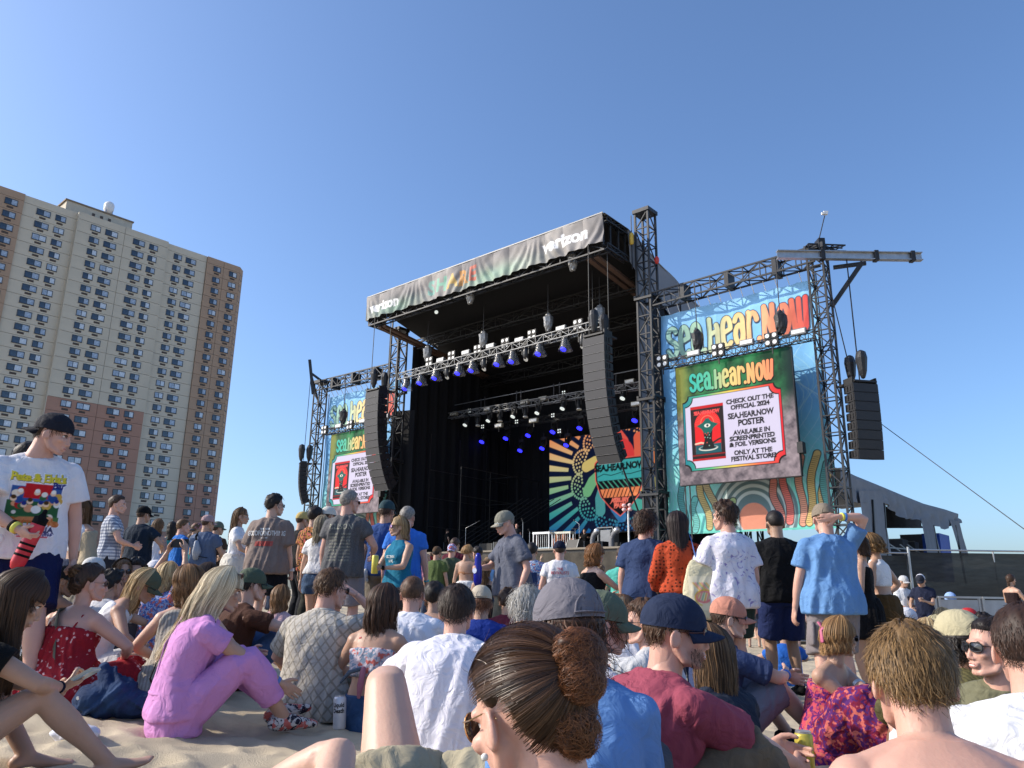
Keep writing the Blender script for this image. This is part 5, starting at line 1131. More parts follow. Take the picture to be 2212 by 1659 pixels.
    def skirt(s, m, name='skirt', top=.16, length=.55, r0=.15, r1=.26, amp=.012, fr=14):
        c = s.T(0, 0, top); n = 24; V = []; secs = 9
        for i in range(secs):
            f = i / (secs - 1); p = s.T(0, 0, top) * (1 - min(1, f * 3)) + s.T(0, 0, -.02) * min(1, f * 3) if f < .33 else s.T(0, 0, -.02); z = c[2] - length * f; rr = np.interp(f, [0, .25, 1], [max(r0, .162), .20, max(r1, .215)])
            for k in range(n): a = 2 * math.pi * k / n; V.append((p[0] + rr * math.cos(a), p[1] + rr * .86 * math.sin(a), z))
        F = [(i * n + j, (i + 1) * n + j, (i + 1) * n + (j + 1) % n, i * n + (j + 1) % n) for i in range(secs - 1) for j in range(n)]; F.append(tuple(range(n))); F.append(tuple((secs - 1) * n + j for j in range(n - 1, -1, -1)))
        return s.garment(name, [(np.array(V), F)], m, amp=amp, fr=fr, an=(1, 1, .08))
    def shoes(s, m, sole=None, name='shoe', sock=None):
        for sd in (-1, 1):
            an = s.leg[sd][2]; fd = s.footd[sd]; par = None
            v, f = tube([an - fd * .045 + [0, 0, -.03], an + fd * .03 + [0, 0, -.028], an + fd * .12 + [0, 0, -.042], an + fd * .18 + [0, 0, -.048]], [(.042, .044), (.048, .048), (.05, .032), (.042, .022)], 12); o = s.obj(name, v, f, m)
            if sole: v, f = tube([an - fd * .05 + [0, 0, -.068], an + fd * .06 + [0, 0, -.068], an + fd * .19 + [0, 0, -.066]], [(.042, .014), (.046, .014), (.042, .012)], 10); s.obj('sole', v, f, sole, parent=o)
            if sock: v, f = tube([an + [0, 0, .0], an + nrm(s.leg[sd][1] - an) * .08], [.046, .043], 12); s.obj('sock', v, f, sock)
    # head gear
    def hp(s, p): return s.hc + (np.asarray(p, float) * s.hs) @ s.HR.T
    def cap(s, m, back=False, brim=None, seam=True, patch=None, bm=None, strap=None, yaw=0, big=1.0, trucker=None):
        R = np.array(Matrix.Rotation(math.pi if back else rad(yaw), 3, 'Z') @ Matrix.Rotation(rad(-4), 3, 'X')); c0 = np.array([0, -.010, .028])
        n, k = 36, 13; V = []
        for i in range(k):
            e = math.pi / 2 * i / (k - 1)
            for j in range(n):
                a = 2 * math.pi * j / n; sm = 1 - .006 * (abs(math.sin(a * 3)) < .12); rx, ry, rz = .0905 * big, .1125 * big, .1035 * big
                V.append((rx * math.cos(e) ** .9 * math.cos(a) * sm, ry * math.cos(e) ** .9 * math.sin(a) * sm, rz * math.sin(e) - (.012 if i == 0 else 0)))
        F = [(i * n + j, i * n + (j + 1) % n, (i + 1) * n + (j + 1) % n, (i + 1) * n + j) for i in range(k - 1) for j in range(n)]; mi = [0] * len(F)
        if trucker:
            mi = [1 if V[f[0]][1] < .02 else 0 for f in F]
        V = np.array(V); V = V * (1 + .01 * np.sin(V[:, [0]] * 60 + V[:, [2]] * 45))
        o = s.obj('baseball_cap', s.hp(V @ R.T + c0), F, [m] + ([trucker] if trucker else []), mi)
        nb_, kb = 15, 7; B = []
        for lay in (0, 1):
            for i in range(kb):
                for j in range(nb_):
                    t = -1 + 2 * j / (nb_ - 1); r_ = i / (kb - 1); x = .078 * t * (1 - .12 * r_); y = math.sqrt(max(0, 1 - (x / .0875) ** 2)) * .104 + .070 * r_ * math.sqrt(max(0, 1 - abs(t) ** 2.6)); B.append((x * big, y * big, -.004 - .030 * t * t * (.4 + .6 * r_) - .016 * r_ - lay * .005))
        g = grid_faces(nb_, kb); n2 = nb_ * kb; BF = [tuple(q) for q in g[:, ::-1]] + [tuple(q + n2) for q in g]
        ed = [j for j in range(nb_)] + [i * nb_ + nb_ - 1 for i in range(1, kb)] + [(kb - 1) * nb_ + j for j in range(nb_ - 2, -1, -1)] + [i * nb_ for i in range(kb - 2, 0, -1)]
        for a, b in zip(ed, ed[1:] + ed[:1]): BF.append((a, b, b + n2, a + n2))
        s.obj('brim', s.hp(np.array(B) @ R.T + c0), BF, bm or m, parent=o)
        v, f = ellip((0, 0, .099 * big), (.008, .008, .005), nu=10, nv=6); s.obj('button', s.hp(v @ R.T + c0), f, m, parent=o)
        if strap is not None:
            V2 = []
            for i in range(9):
                for j in range(17): a = math.pi * 1.5 + (j - 8) / 8 * .50; q = i / 8; e = .02 + .52 * q * math.sqrt(max(0, 1 - ((j - 8) / 8.01) ** 2)); V2.append((.0895 * big * math.cos(e) ** .9 * math.cos(a), .1105 * big * math.cos(e) ** .9 * math.sin(a), .101 * big * math.sin(e) - .004))
            s.obj('opening', s.hp(np.array(V2) @ R.T + c0), grid_faces(17, 9), strap, parent=o)
            pts = [(.0905 * big * math.cos(math.pi * 1.5 + (j - 6) / 6 * .52), .1125 * big * math.sin(math.pi * 1.5 + (j - 6) / 6 * .52), .0) for j in range(13)]; v, f = tube(pts, [(.011, .003)] * 13, 8, hint=(0, 0, 1)); s.obj('strap', s.hp(v @ R.T + c0), f, m, parent=o)
            pts = [(.0905 * big * math.cos(.02 + .52 * q) ** .9 * math.cos(a), .1115 * big * math.cos(.02 + .52 * q) ** .9 * math.sin(a), .102 * big * math.sin(.02 + .52 * q) - .004) for a, q in [(math.pi * 1.5 + t * .5, math.sqrt(max(0, 1 - t * t))) for t in np.linspace(-1, 1, 19)]]
            v, f = tube(pts, .004, 6); s.obj('binding', s.hp(v @ R.T + c0), f, m, parent=o)
        if patch:
            pm, pw, ph, rnd = patch; e0 = .55; V3 = [(0, 0, 0)]; 
            for j in range(20):
                a = 2 * math.pi * j / 20; q = (abs(math.cos(a)) ** (8 if not rnd else 2) + abs(math.sin(a)) ** (8 if not rnd else 2)) ** (-1 / (8 if not rnd else 2)); V3.append((math.cos(a) * q * pw, 0, math.sin(a) * q * ph))
            V3 = np.array(V3); A_ = []
            for x, _, z in V3: e = .50 + z / .099; a = math.pi / 2 - x / .0875; A_.append((.0890 * big * math.cos(e) ** .9 * math.cos(a), .1102 * big * math.cos(e) ** .9 * math.sin(a), .1005 * big * math.sin(e)))
            s.obj('patch', s.hp(np.array(A_) @ R.T + c0), [(0, j + 1, (j + 1) % 20 + 1) for j in range(20)], pm, smooth=False, parent=o)
        return o
    def shades(s, lens=None, frame=None, up=False, round_=False, name='sunglasses', thin=False):
        lens = lens or lensm; frame = frame or framem; off = np.array([0, 0, 0]) if not up else np.array([0, -.022, .092]); A_ = []; 
        w, h = (.024, .023) if round_ else (.027, .018)
        for sd in (-1, 1):
            n = 18; V = [(sd * .033, .1035, -.002)]; 
            for j in range(n): a = 2 * math.pi * j / n; e = 2 / (2 if round_ else 3); c, d = math.cos(a), math.sin(a); x = sd * .033 + w * abs(c) ** e * np.sign(c); V.append((x, .1035 - (abs(x) ** 2) * 4.5, -.002 + h * abs(d) ** e * np.sign(d)))
            V = np.array(V); A_.append((V, [(0, j + 1, (j + 1) % n + 1) for j in range(n)], 0)); v, f = tube(list(V[1:]) + [V[1]], .0012 if thin else .0028, 6, cap=False); A_.append((v, f, 1))
            v, f = tube([(sd * .059, .088, .006), (sd * .074, .05, .004), (sd * .0835, .0, .006), (sd * .081, -.022, -.006)], [(.0015, .0012)] * 4 if thin else [(.0045, .002), (.0035, .002), (.003, .002), (.003, .002)], 6); A_.append((v, f, 1))
        v, f = tube([(-.012, .1045, .004), (0, .1075, .007), (.012, .1045, .004)], .0016, 6); A_.append((v, f, 1))
        V, F, M = join(A_); return s.obj(name, s.hp(V + off), F, [lens, frame], M, smooth=False)
    def band(s, sd, t, r_, wdt, m, name='wristband', face=None):
        a, e, w = s.arm[sd]; p = e + (w - e) * t if t <= 1 else w; d = nrm(w - e); g = .88 if s.f else 1
        v, f = tube([p - d * wdt / 2, p + d * wdt / 2], r_ * g, 16, cap=False); o = s.obj(name, v, f, m)
        if face: R = s.handR[sd]; c = p + R[:, 2] * r_ * g * 1.02; b = MB(); b.box(c, (.036, .03, .009), R); s.obj('watch_face', np.concatenate(b.V), b.F, face, smooth=False, parent=o)
        return o
    def strapline(s, pts, m, w=.018, t=.003, name='bag_strap'):
        v, f = tube([s.T(*p) for p in pts], [(w, t)] * len(pts), 8, hint=None); return s.obj(name, v, f, m)
    # hair
    def hair_shell(s, m, t=.018, style='short', tone=.4, rough=.25, line=None, seed=0, part=False, nape=-.07, tcap=9):
        nu, nv = (72, 48) if s.vox < .0125 else (40, 28)
        azs = [0, 45, 72, 88, 104, 122, 180]; zs = line or [.062, .058, .02, -.02, .012, -.045, nape]
        V = []; C = []
        for i in range(nv + 1):
            th = math.pi * (i + .001) / (nv + .002)
            for j in range(nu):
                ph = 2 * math.pi * j / nu; d = np.array([math.sin(th) * math.sin(ph), math.sin(th) * math.cos(ph), math.cos(th)]); az = abs(math.degrees(math.atan2(d[0], d[1])))
                r0 = 1 / math.sqrt((d[0] / .0775) ** 2 + (d[1] / .0985) ** 2 + (d[2] / .095) ** 2); z = r0 * d[2] + .022; zt = np.interp(az, azs, zs)
                k = sst(z, zt - .004, zt + .03); nz = math.sin(ph * 23 + th * 7 + seed) * .5 + math.sin(ph * 47 + 3 * math.sin(th * 9)) * .5
                lump = math.sin(ph * 5 + seed) * math.sin(th * 6 + seed * 2)
                tt = -.012 + k * (.012 + min(tcap if z > .018 else 9, t * (1 + rough * nz * .5 + rough * .8 * lump) * (.55 + .45 * sst(z, -.02, .07))))
                V.append(d * (r0 + tt) + [0, -.013, .022]); C.append(np.clip(tone * (.5 + .5 * nz) + .1, 0, 1))
        F = [(i * nu + j, i * nu + (j + 1) % nu, (i + 1) * nu + (j + 1) % nu, (i + 1) * nu + j) for i in range(nv) for j in range(nu)]; F.append(tuple(range(nu))); F.append(tuple(nv * nu + j for j in range(nu)))
        return s.obj('hair', s.hp(np.array(V)), F, m, col=np.repeat(np.array(C)[:, None], 3, 1))
    def ribbons(s, paths, w, m, name='hair_strands', tones=None, parent=None, taper=True, head_sp=True, nref=None):
        Pp = np.asarray(paths, float)                    # (K, M, 3) in head or figure space
        if head_sp: K_, M_ = Pp.shape[:2]; Pp = s.hp(Pp.reshape(-1, 3)).reshape(K_, M_, 3)
        K_, M_ = Pp.shape[:2]; d = np.gradient(Pp, axis=1); out = Pp - (s.hc if nref is None else nref); sdv = np.cross(d, out); sdv /= (np.linalg.norm(sdv, axis=2, keepdims=True) + 1e-9)
        rnd = RN.uniform(-.35, .35, (K_, 1, 1)); nn_ = np.cross(sdv, d); nn_ /= (np.linalg.norm(nn_, axis=2, keepdims=True) + 1e-9); sdv = sdv * np.cos(rnd) + nn_ * np.sin(rnd)
        ww = w * RN.uniform(.6, 1.4, (K_, 1, 1)) * (np.linspace(1, .25, M_)[None, :, None] ** .8 if taper else 1)
        V = np.stack([Pp - sdv * ww / 2, Pp + sdv * ww / 2], 2).reshape(-1, 3)
        base = (np.arange(K_)[:, None] * M_ + np.arange(M_ - 1)[None]) * 2; F = np.stack([base, base + 1, base + 3, base + 2], -1).reshape(-1, 4)
        tn = RN.uniform(.05, .85, K_) if tones is None else tones; C = np.repeat(tn, M_ * 2)
        return s.obj(name, V, F, m, col=np.repeat(C[:, None], 3, 1), parent=parent, kind='stuff')
    def short(s, m, n=500, L=.04, t=.018, curl=0, line=None, w=.004, nape=-.07, rough=.25, fwd=.3, tone=.4, zmax=9, lift=.14):
        o = s.hair_shell(m, t, line=line, nape=nape, rough=rough, tone=tone, tcap=.004 if zmax < 1 else 9)
        azs = [0, 45, 72, 88, 104, 122, 180]; zs = line or [.062, .058, .02, -.02, .012, -.045, nape]; Pp = []
        while len(Pp) < n:
            d = nrm(RN.normal(size=3)); az = abs(math.degrees(math.atan2(d[0], d[1]))); r0 = 1 / math.sqrt((d[0] / .0775) ** 2 + (d[1] / .0985) ** 2 + (d[2] / .095) ** 2)
            if r0 * d[2] + .022 < np.interp(az, azs, zs) + .006 or r0 * d[2] + .022 > zmax: continue
            p = d * (r0 + t * (.95 if zmax > 1 else .6)) + [0, -.013, .022]; g = np.array([d[0] * .8, d[1] + fwd * (d[1] > 0), -.7]) - d * 0; g = nrm(g - (g @ d) * d + RN.normal(size=3) * .11); l = L * RN.uniform(.6, 1.2)
            pts = []; q = p.copy(); gg = g.copy()
            for k in range(5 if not curl else 9):
                pts.append(q.copy()); e = nrm(q - [0, -.013, .022]); gg = nrm(gg + e * (lift if k < 2 else -.12))
                if curl: ph = k * 1.5 + len(Pp); off = (np.cross(gg, e) * math.cos(ph) + e * math.sin(ph)) * curl
                else: off = 0
                q = q + gg * l / 4 + off
            Pp.append(pts)
        if n: s.ribbons(Pp, w, m, parent=o)
        return o
    def capped(s, m, n=260, L=.03, t=.010, w=.0035, curl=0, nape=-.07): return s.short(m, n, L, t, curl, w=w, nape=nape, zmax=.022, rough=.15, lift=.1, line=[.0, .0, .0, -.02, .012, -.045, nape])
    def long(s, m, n=700, L=.35, az=98, fall=(0, -.06, -1), wave=.01, vol=.02, w=.005, front=0, wf=20, tone=.45, shell_line=None, taper=.75, clump=1.0, slick=.012, part=0):
        o = s.hair_shell(m, slick, line=shell_line or [.066, .050, .0, -.04, -.05, -.06, -.075], rough=.12, tone=tone)
        fall = nrm(np.array(s.HR).T @ np.array(fall, float)); ez = np.array([0, 0, 1.])
        def path(a, ln, off, ph, n_=14):                  # over the skull from the part line, then down
            sg = 1 if a >= 0 else -1; ar = rad(a); pts = []
            top = np.array([part, .02 - .03 * abs(a) / 180, .022 + .095 + slick * .8])
            end_r = .0775 + vol + off; ex, ey = end_r * math.sin(ar), (.0985 + vol * .8 + off) * math.cos(ar)
            side_ = np.array([ex, ey - .013, -.02])
            for k in range(n_):
                f = k / (n_ - 1)
                if f < .35:
                    u = f / .35; th = u * math.pi / 2 * 1.12; pts.append(np.array([part * (1 - u), 0, 0]) + np.array([ex * math.sin(th), (ey) * math.sin(th) + (.02 * (1 - u)), .022 + (.0955 + slick * .8 + off) * math.cos(th) - .006 * u]) + [0, -.013 * 1, 0])
                else:
                    u = (f - .35) / .65; base = pts[int(.35 * (n_ - 1))]; b = base + fall * ln * u; q = b - np.array([0, 0, b[2]])
                    shr = 1 - .25 * u * taper; b = np.array([b[0] * shr, b[1], b[2]])
                    b = b + np.array([math.cos(ph), math.sin(ph), 0]) * wave * math.sin(u * wf * .5 + ph) * u ** .5; pts.append(b)
            return pts
        na = 26; azl = np.linspace(az, 360 - az, na) - 360 * 0; V = []; C = []; nn_ = 14
        for lay, off in ((0, .0), (1, -.02)):
            for i, a in enumerate(np.linspace(az, 360 - az, na)):
                a2 = a if a <= 180 else a - 360; ln = L * (1 - .22 * abs(abs(a2) - 180) / 90 * .6) * (1 + .04 * math.sin(i * 2.3)); pp = path(a2, ln, off + .004 * math.sin(i * 1.9), i * .3 * clump, nn_)
                if lay: pp = [p + np.array([0, 0, .01]) for p in pp]
                V += pp; C += [tone * (.35 + .5 * (math.sin(i * 2.7) > 0))] * nn_
        V = np.array(V); F = []; N2 = na * nn_
        for lay in (0, 1):
            for i in range(na - 1):
                for k in range(nn_ - 1): q = (lay * N2 + i * nn_ + k, lay * N2 + i * nn_ + k + 1, lay * N2 + (i + 1) * nn_ + k + 1, lay * N2 + (i + 1) * nn_ + k); F.append(q if lay else q[::-1])
        for i in range(na - 1): a_ = i * nn_ + nn_ - 1; F.append((a_, a_ + nn_, N2 + a_ + nn_, N2 + a_))
        for i in (0, na - 1):
            for k in range(nn_ - 1): a_ = i * nn_ + k; F.append((a_, a_ + 1, N2 + a_ + 1, N2 + a_))
        s.obj('hair_length', s.hp(V), F, m, col=np.repeat(np.array(C)[:, None], 3, 1), parent=o)
        Pp = []
        for i in range(n):
            a = RN.uniform(az - (front if RN.rand() < .5 else 0), 360 - az + (front if RN.rand() < .5 else 0)); a2 = a if a <= 180 else a - 360; cl = round(a / 9) * .9
            Pp.append(path(a2, L * RN.uniform(.7, 1.08) * (1 - .2 * abs(abs(a2) - 180) / 90 * .6), RN.uniform(.001, .016), cl * clump + RN.normal() * .25, 14))
        for i in range(n // 3):
            a = RN.choice([-1, 1]) * RN.uniform(28, az); Pp.append(path(a, RN.uniform(.0, .06) if abs(a) > 60 else .0, RN.uniform(-.012, -.003), RN.uniform(0, 6), 14))
        if n: s.ribbons(Pp, w, m, parent=o)
        return o
    def lump(s, m, c, r_, name='hair_bun', seed=0, amp=.12, n=250, parent=None, strand=.05, w=.004, curl=.6):
        v, f = ellip((0, 0, 0), r_, nu=32, nv=22); k = 1 + amp * (np.sin(v[:, 0] * 160 + seed) * np.sin(v[:, 2] * 140 + v[:, 1] * 90) + .5 * np.sin(v[:, 0] * 330 + v[:, 2] * 280))
        o = s.obj(name, s.hp(v * k[:, None] + np.array(c)), f, m, col=np.repeat(np.clip(.3 + .4 * np.sin(v[:, [0]] * 300 + v[:, [2]] * 120), 0, 1), 3, 1), parent=parent); Pp = []
        for i in range(n):
            d = nrm(RN.normal(size=3)); t = nrm(np.cross(d, RN.normal(size=3))); p = d * np.array(r_) * .97 + c; pts = []
            for q in range(8): pts.append(p.copy()); t = nrm(t + nrm(np.cross(d, t)) * curl * .5); e = nrm((p - c) / np.array(r_)); t = nrm(t - (t @ e) * e * .8); p = p + t * strand / 7 + e * .0006
            Pp.append(pts)
        if n: s.ribbons(Pp, w, m, parent=o)
        return o
    def print_text(s, lines, m, back=True, bold=.015, name='shirt_print'):   # lines: (text, x, t, size, sx)
        V, F = s.tops; bv = BVHTree.FromPolygons([tuple(v) for v in V], [tuple(int(i) for i in f) for f in F]); AV = []; AF = []; n = 0
        for t, x0, tt, size, sx in lines:
            me = text_mesh(t, bold); 
            vs = [v.co.copy() for v in me.vertices]; fs = [tuple(p.vertices) for p in me.polygons]; bpy.data.meshes.remove(me); ok = []
            for v in vs:
                sgn = -1 if back else 1; x = x0 + v.x * size * sx; x = x if back else -x; t2 = tt + v.y * size
                o_ = Vector(s.T(x, sgn * .5, t2)); dr_ = Vector(s.T(x, 0, t2)) - o_; h = bv.ray_cast(o_, dr_.normalized()); p = h[0] if h[0] is not None else Vector(s.T(x, sgn * .15, t2)); AV.append(np.array(p) - np.array(dr_.normalized()) * .0035)
            AF += [tuple(i + n for i in f) for f in fs]; n += len(vs)
        return s.obj(name, AV, AF, m, smooth=False)
    def print_art(s, A, x0, t0, w, h, back=False, name='shirt_print', m=None):
        V, F = s.tops; bv = BVHTree.FromPolygons([tuple(v) for v in V], [tuple(int(i) for i in f) for f in F]); pv = []
        for X, Z in zip((A.X / A.w).ravel(), (A.Z / A.h).ravel()):
            sgn = -1 if back else 1; x = x0 + (X - .5) * w; x = x if back else -x; t2 = t0 + Z * h; o_ = Vector(s.T(x, sgn * .5, t2)); d = (Vector(s.T(x, 0, t2)) - o_).normalized(); q = bv.ray_cast(o_, d); p = q[0] if q[0] is not None else Vector(s.T(x, sgn * .15, t2)); pv.append(np.array(p - d * .0035))
        f = grid_faces(A.nx, A.ny); lum = A.C.reshape(-1, 3); keep = (np.abs(lum[f] - A.bg).max((1, 2)) > .04)
        return s.obj(name, pv, f[keep], m or mat('shirt_ink', attr=True, rough=.8, spec=.2, var=.05), col=lum)
def held(name, label, cat, loc, rz=0, group=None): return thing(name, label, cat, loc, rz, group)
def wp(p, v):                                           # figure space -> world
    return np.array(p.root.matrix_basis @ Vector(np.asarray(v, float) * p.k)) if False else np.array(Matrix.LocRotScale(p.root.location, p.root.rotation_euler, None) @ Vector(np.asarray(v, float) * p.k))
# ------------------------------------------------------------------ the crowd
W = white_m; NAVY = cloth('141c34'); BLK = cloth('0c0c0e')
SHO = dict(m=cloth('c8c8c4'), sole=rubber)
def G(sit=False): return None
def up(p, k=1.0): return p
SITB = dict(pelvis=.13, lean=(-12, 26, 12), fl=(-.15, .56, .07), fr=(.15, .56, .07), kl=(-.15, -.2, 1), kr=(.15, -.2, 1), hl=(-.17, .42, .40), hr=(.17, .42, .40), el=(-1, 0, -.2), er=(1, 0, -.2))
CROSS = dict(pelvis=.13, lean=(-6, 24, 14), fl=(.14, .30, .07), fr=(-.14, .34, .09), kl=(-1, .3, .25), kr=(1, .3, .25), hl=(-.16, .32, .26), hr=(.16, .32, .26), el=(-1, -.2, -.2), er=(1, -.2, -.2))
def pp(label, x, y, Y, yaw, **kw): return Person(label, (0, 0, 0), yaw, px=(x, y, Y), group=kw.pop('group', None), **kw)
H_BR, H_DB, H_BK, H_GR, H_BL, H_DBL, H_LB = hairm('4a3222', '8a6844'), hairm('2c1e16', '5c4230'), hairm('14100e', '352a24'), hairm('6e6862', 'b8b2a8'), hairm('a27a4c', 'e8cc98'), hairm('7c5634', 'cca06a'), hairm('644228', 'a87c4e')
ST = 'people standing on the sand watching the stage'; SE = 'people sitting on the sand'

# 1 man in white printed tee, close left
p = pp('man in a white cartoon print tee and backwards navy cap, red bottle in hand', 124, 893, 4.35, 138, sex='m', tone='pink', wide=1.16, lean=(4, 16, 22), head_=(-60, 12, 0), hr=(.09, .32, .98), er=(1, -.4, -.5), hl=(-.30, .04, .80), el=(-1, -.5, 0), gr='grip', gl='fist', pr=(-1, 0, .1), nr=(-.6, .5, -.55), fl=(-.12, .25, .08), fr=(.13, -.2, .08), group=ST)
p.shirt(cloth('f4f2f6'), hem=-.13, drape=.04, inf=.022, sleeve=.33, flare=.03, sinf=.02, amp=.009, fr=7); p.bottoms(cloth('151d4a'), to=.5, flare=.03, inf=.03); p.capped(H_DB, t=.008); p.cap(cloth('23252f'), back=True, strap=None); p.shoes(W, rubber)
A = Art(.34, .46, 260, (.96, .95, .97)); X, Z = A.X, A.Z
bgc = lin((.95, .94, .96)); A.rect(.03, .31, .20, .34, (.2, .35, .6)); A.rect(.02, .31, .12, .24, (.18, .36, .22)); A.rect(.10, .25, .26, .36, (.75, .12, .15)); A.rect(.02, .32, .09, .14, (.3, .45, .25))
for k in range(26): A.disc(.03 + .28 * hash2(k, 1.), .12 + .2 * hash2(k, 2.), .012 + .016 * hash2(k, 3.), [(.9, .86, .8), (.85, .6, .45), (.15, .3, .55), (.2, .4, .25), (.9, .9, .88), (.7, .15, .15), (.8, .65, .3)][k % 7])
for k in range(9): A.disc(.05 + .03 * k, .25 + .05 * math.sin(k * 2.), .017, (.93, .8, .68)); A.disc(.05 + .03 * k, .262 + .05 * math.sin(k * 2.), .014, [(.3, .2, .1), (.92, .92, .9), (.15, .2, .5)][k % 3])
A.line([(.03, .07), (.1, .115), (.2, .12), (.31, .09)], .035, (.80, .52, .32)); A.text("Carmen's", .17, .075, .075, (.72, .40, .2), .01, 1.0)
for dx, c in ((.003, (.25, .25, .1)), (0, (.86, .78, .22))): A.text("Pete & Elda's", .17 + dx, .375 - dx, .072, c, .035 if dx else .018, .82)
A.text('Bar', .285, .335, .06, (.1, .15, .45), .02, .9); A.text('PIZZERIA', .19, .035, .052, (.12, .14, .35), .025, 1.0); A.text('96 WOODLAND AVENUE', .19, .018, .018, (.3, .3, .5), .01, 1.0); A.rect(.10, .27, .002, .012, (.8, .35, .4))
p.print_art(A, 0, .0, .34, .46)
p.band(1, .93, .036, .03, mat('yellow_band', (.75, .68, .1), .5)); p.band(1, .86, .037, .02, BLK)
R = p.handR[1]; w0 = p.arm[1][2]; c = w0 + R[:, 0] * .075 - R[:, 2] * .045; ax = nrm(R[:, 1] * 1.0)
bt = held('water_bottle', 'red ribbed water bottle with a black lid, held by the white cartoon tee man', 'bottle', wp(p, c)); Rw = np.array(Matrix.Rotation(p.root.rotation_euler.z, 3, 'Z')); axw = np.array([.30, .1, 1.]); axw = nrm(axw)
b = MB(); b.tube([-.17 * axw, -.155 * axw, .03 * axw, .05 * axw], [.036, .038, .038, .034], 24); b.build('bottle_body', mat('red_bottle', (.55, .02, .035), .35), bt, True); b = MB(); b.tube([.05 * axw, .085 * axw, .09 * axw], [.036, .036, .02], 20); b.tube([.09 * axw, .12 * axw], .012, 10); b.build('lid', BLK, bt, True)
for q in (-.13, -.10, -.07): b = MB(); b.tube([q * axw, (q + .012) * axw], .0395, 24, cap=False); b.build('rib', BLK, bt, True)
p = pp('dark haired person almost hidden behind the white printed tee at the left', 72, 955, 6.2, 60, tone='tan', group=ST, kmax=1.2); p.shirt(cloth('303848')); p.bottoms(NAVY); p.short(H_BK, 150)

# 2 standing, left part
def quick(label, x, y, Y, yaw, sex, tone, top, bot, hair, topk={}, botk={}, shoes=True, capk=None, sh=None, group=ST, **kw):
    p = pp(label, x, y, Y, yaw, sex=sex, tone=tone, group=group, **kw)
    if top: p.shirt(top, **topk)
    if bot: p.bottoms(bot, **botk)
    if hair: hair(p)
    if capk: p.cap(**capk)
    if sh: p.shades(**sh)
    if shoes: p.shoes(W if len(label) % 2 else BLK)
    return p
FOLD = dict(hl=(-.12, .30, 1.08), hr=(.12, .30, 1.06), el=(-1, -.6, -.5), er=(1, -.6, -.5))
p = quick('woman in a white crop top, jeans and a beige shawl with long brown hair', 176, 1074, 7.4, 205, 'f', 'tan', cloth('f6f4f6'), cloth('1c2c4c', 'denim', '2c4468'), lambda p: p.long(H_BR, 260, .34, front=25), dict(sleeve=0, strap=True, hem=.20, name='crop_top', inf=.01, drape=0), dict(to=.97, name='jeans', inf=.008, flare=.01), mouth='smile', head_=(15, 4, 0), hl=(-.24, .05, .86))
p.garment('shawl', [p.armtube(-1, .03, .02, .75, .03), p.armtube(1, .03, .02, .6, .03), tube([p.T(-.16, -.06, .40), p.T(0, -.11, .36), p.T(.16, -.06, .40)], [.05, .05, .05], 10)], cloth('b8a88c')); p.shades(thin=True, lens=lens_br)
p = quick('man in sunglasses and a blue and white checked short sleeve shirt', 258, 1069, 10.6, 62, 'm', 'pink', cloth('d8dce4', 'plaid', '4a5878'), cloth('2a2c34'), lambda p: p.short(H_DB, 150, .02), wide=1.05, **FOLD, head_=(15, 0, 0), sh={})
p = quick('man in a dark navy tee and black cap, right of the checked shirt', 314, 1093, 11.2, 12, 'm', 'tan', cloth('1c2b3c'), cloth('23283a'), lambda p: p.capped(H_DB, 60), capk=dict(m=BLK), wide=1.1, head_=(15, 0, 0), hr=(.24, .25, 1.1), er=(1, -1, 0))
p = quick('woman in a white tank top with wavy hair, right of the navy tee man', 345, 1120, 12.2, 8, 'f', 'tan', cloth('f0f0f2'), cloth('7e94b4', 'denim', '90a6c4'), lambda p: p.long(H_BR, 160, .30, wave=.02), dict(sleeve=0, strap=True, top=.44))
p = quick('man in a bright blue tee looking to the right, left of the sling bag man', 399, 1121, 12.0, 42, 'm', 'pink', cloth('2a72c8'), cloth('2c3038'), lambda p: p.short(H_BR, 120, .025), sh={}, head_=(15, 0, 0))
p = quick('man in a grey blue tee and faded pink cap with a grey sling bag', 452, 1112, 11.3, 10, 'm', 'tan', cloth('5a6a86'), cloth('50545e'), lambda p: p.capped(H_DB, 60), capk=dict(m=cloth('b89a9a'), back=False, strap=BLK), wide=1.12, head_=(22, 0, 0), **FOLD)
v, f = tube([p.T(-.02, -.17, .10), p.T(.0, -.19, .20), p.T(-.03, -.18, .34)], [(.07, .04), (.11, .06), (.05, .035)], 14); p.obj('sling_bag', v, f, mat('grey_sling_bag', (.30, .33, .38), .5, bump=.6, bs=20)); p.strapline([(-.03, -.17, .32), (-.07, -.16, .44), (-.09, -.05, .52), (-.08, .08, .46)], BLK, .02, .006); p.strapline([(.03, -.18, .12), (.14, -.12, .10), (.18, .02, .1)], BLK, .014, .005)
p = quick('man in an olive cap and brown shirt, just right of the sling bag', 473, 1126, 13.0, 20, 'm', 'tan', cloth('4a382c'), cloth('6a5c48'), lambda p: p.capped(H_DB, 40), capk=dict(m=cloth('6a7264')), head_=(20, 0, 0), sh={})
p = quick('smiling woman in a white tee with a white jacket tied round her waist', 524, 1095, 10.0, 82, 'f', 'tan', cloth('f4f4f6'), cloth('14161e'), lambda p: p.long(H_BR, 200, .36), dict(hem=.02, drape=.01), dict(to=.9, name='trousers'), mouth='smile', sh={}, **FOLD)
p.skirt(cloth('e6e0d4'), 'tied_jacket', top=.14, length=.42, r0=.15, r1=.23); v, f = tube([p.T(.06, .13, .08), p.T(.10, .17, -.06), p.T(.12, .19, -.22)], [(.04, .02), (.05, .02), (.03, .015)], 8); p.obj('sleeve_knot', v, f, cloth('e6e0d4')); p.strapline([(-.10, .10, .40), (-.12, 0, .49), (-.08, -.12, .40), (.02, -.13, .1)], NAVY, .015, .005)
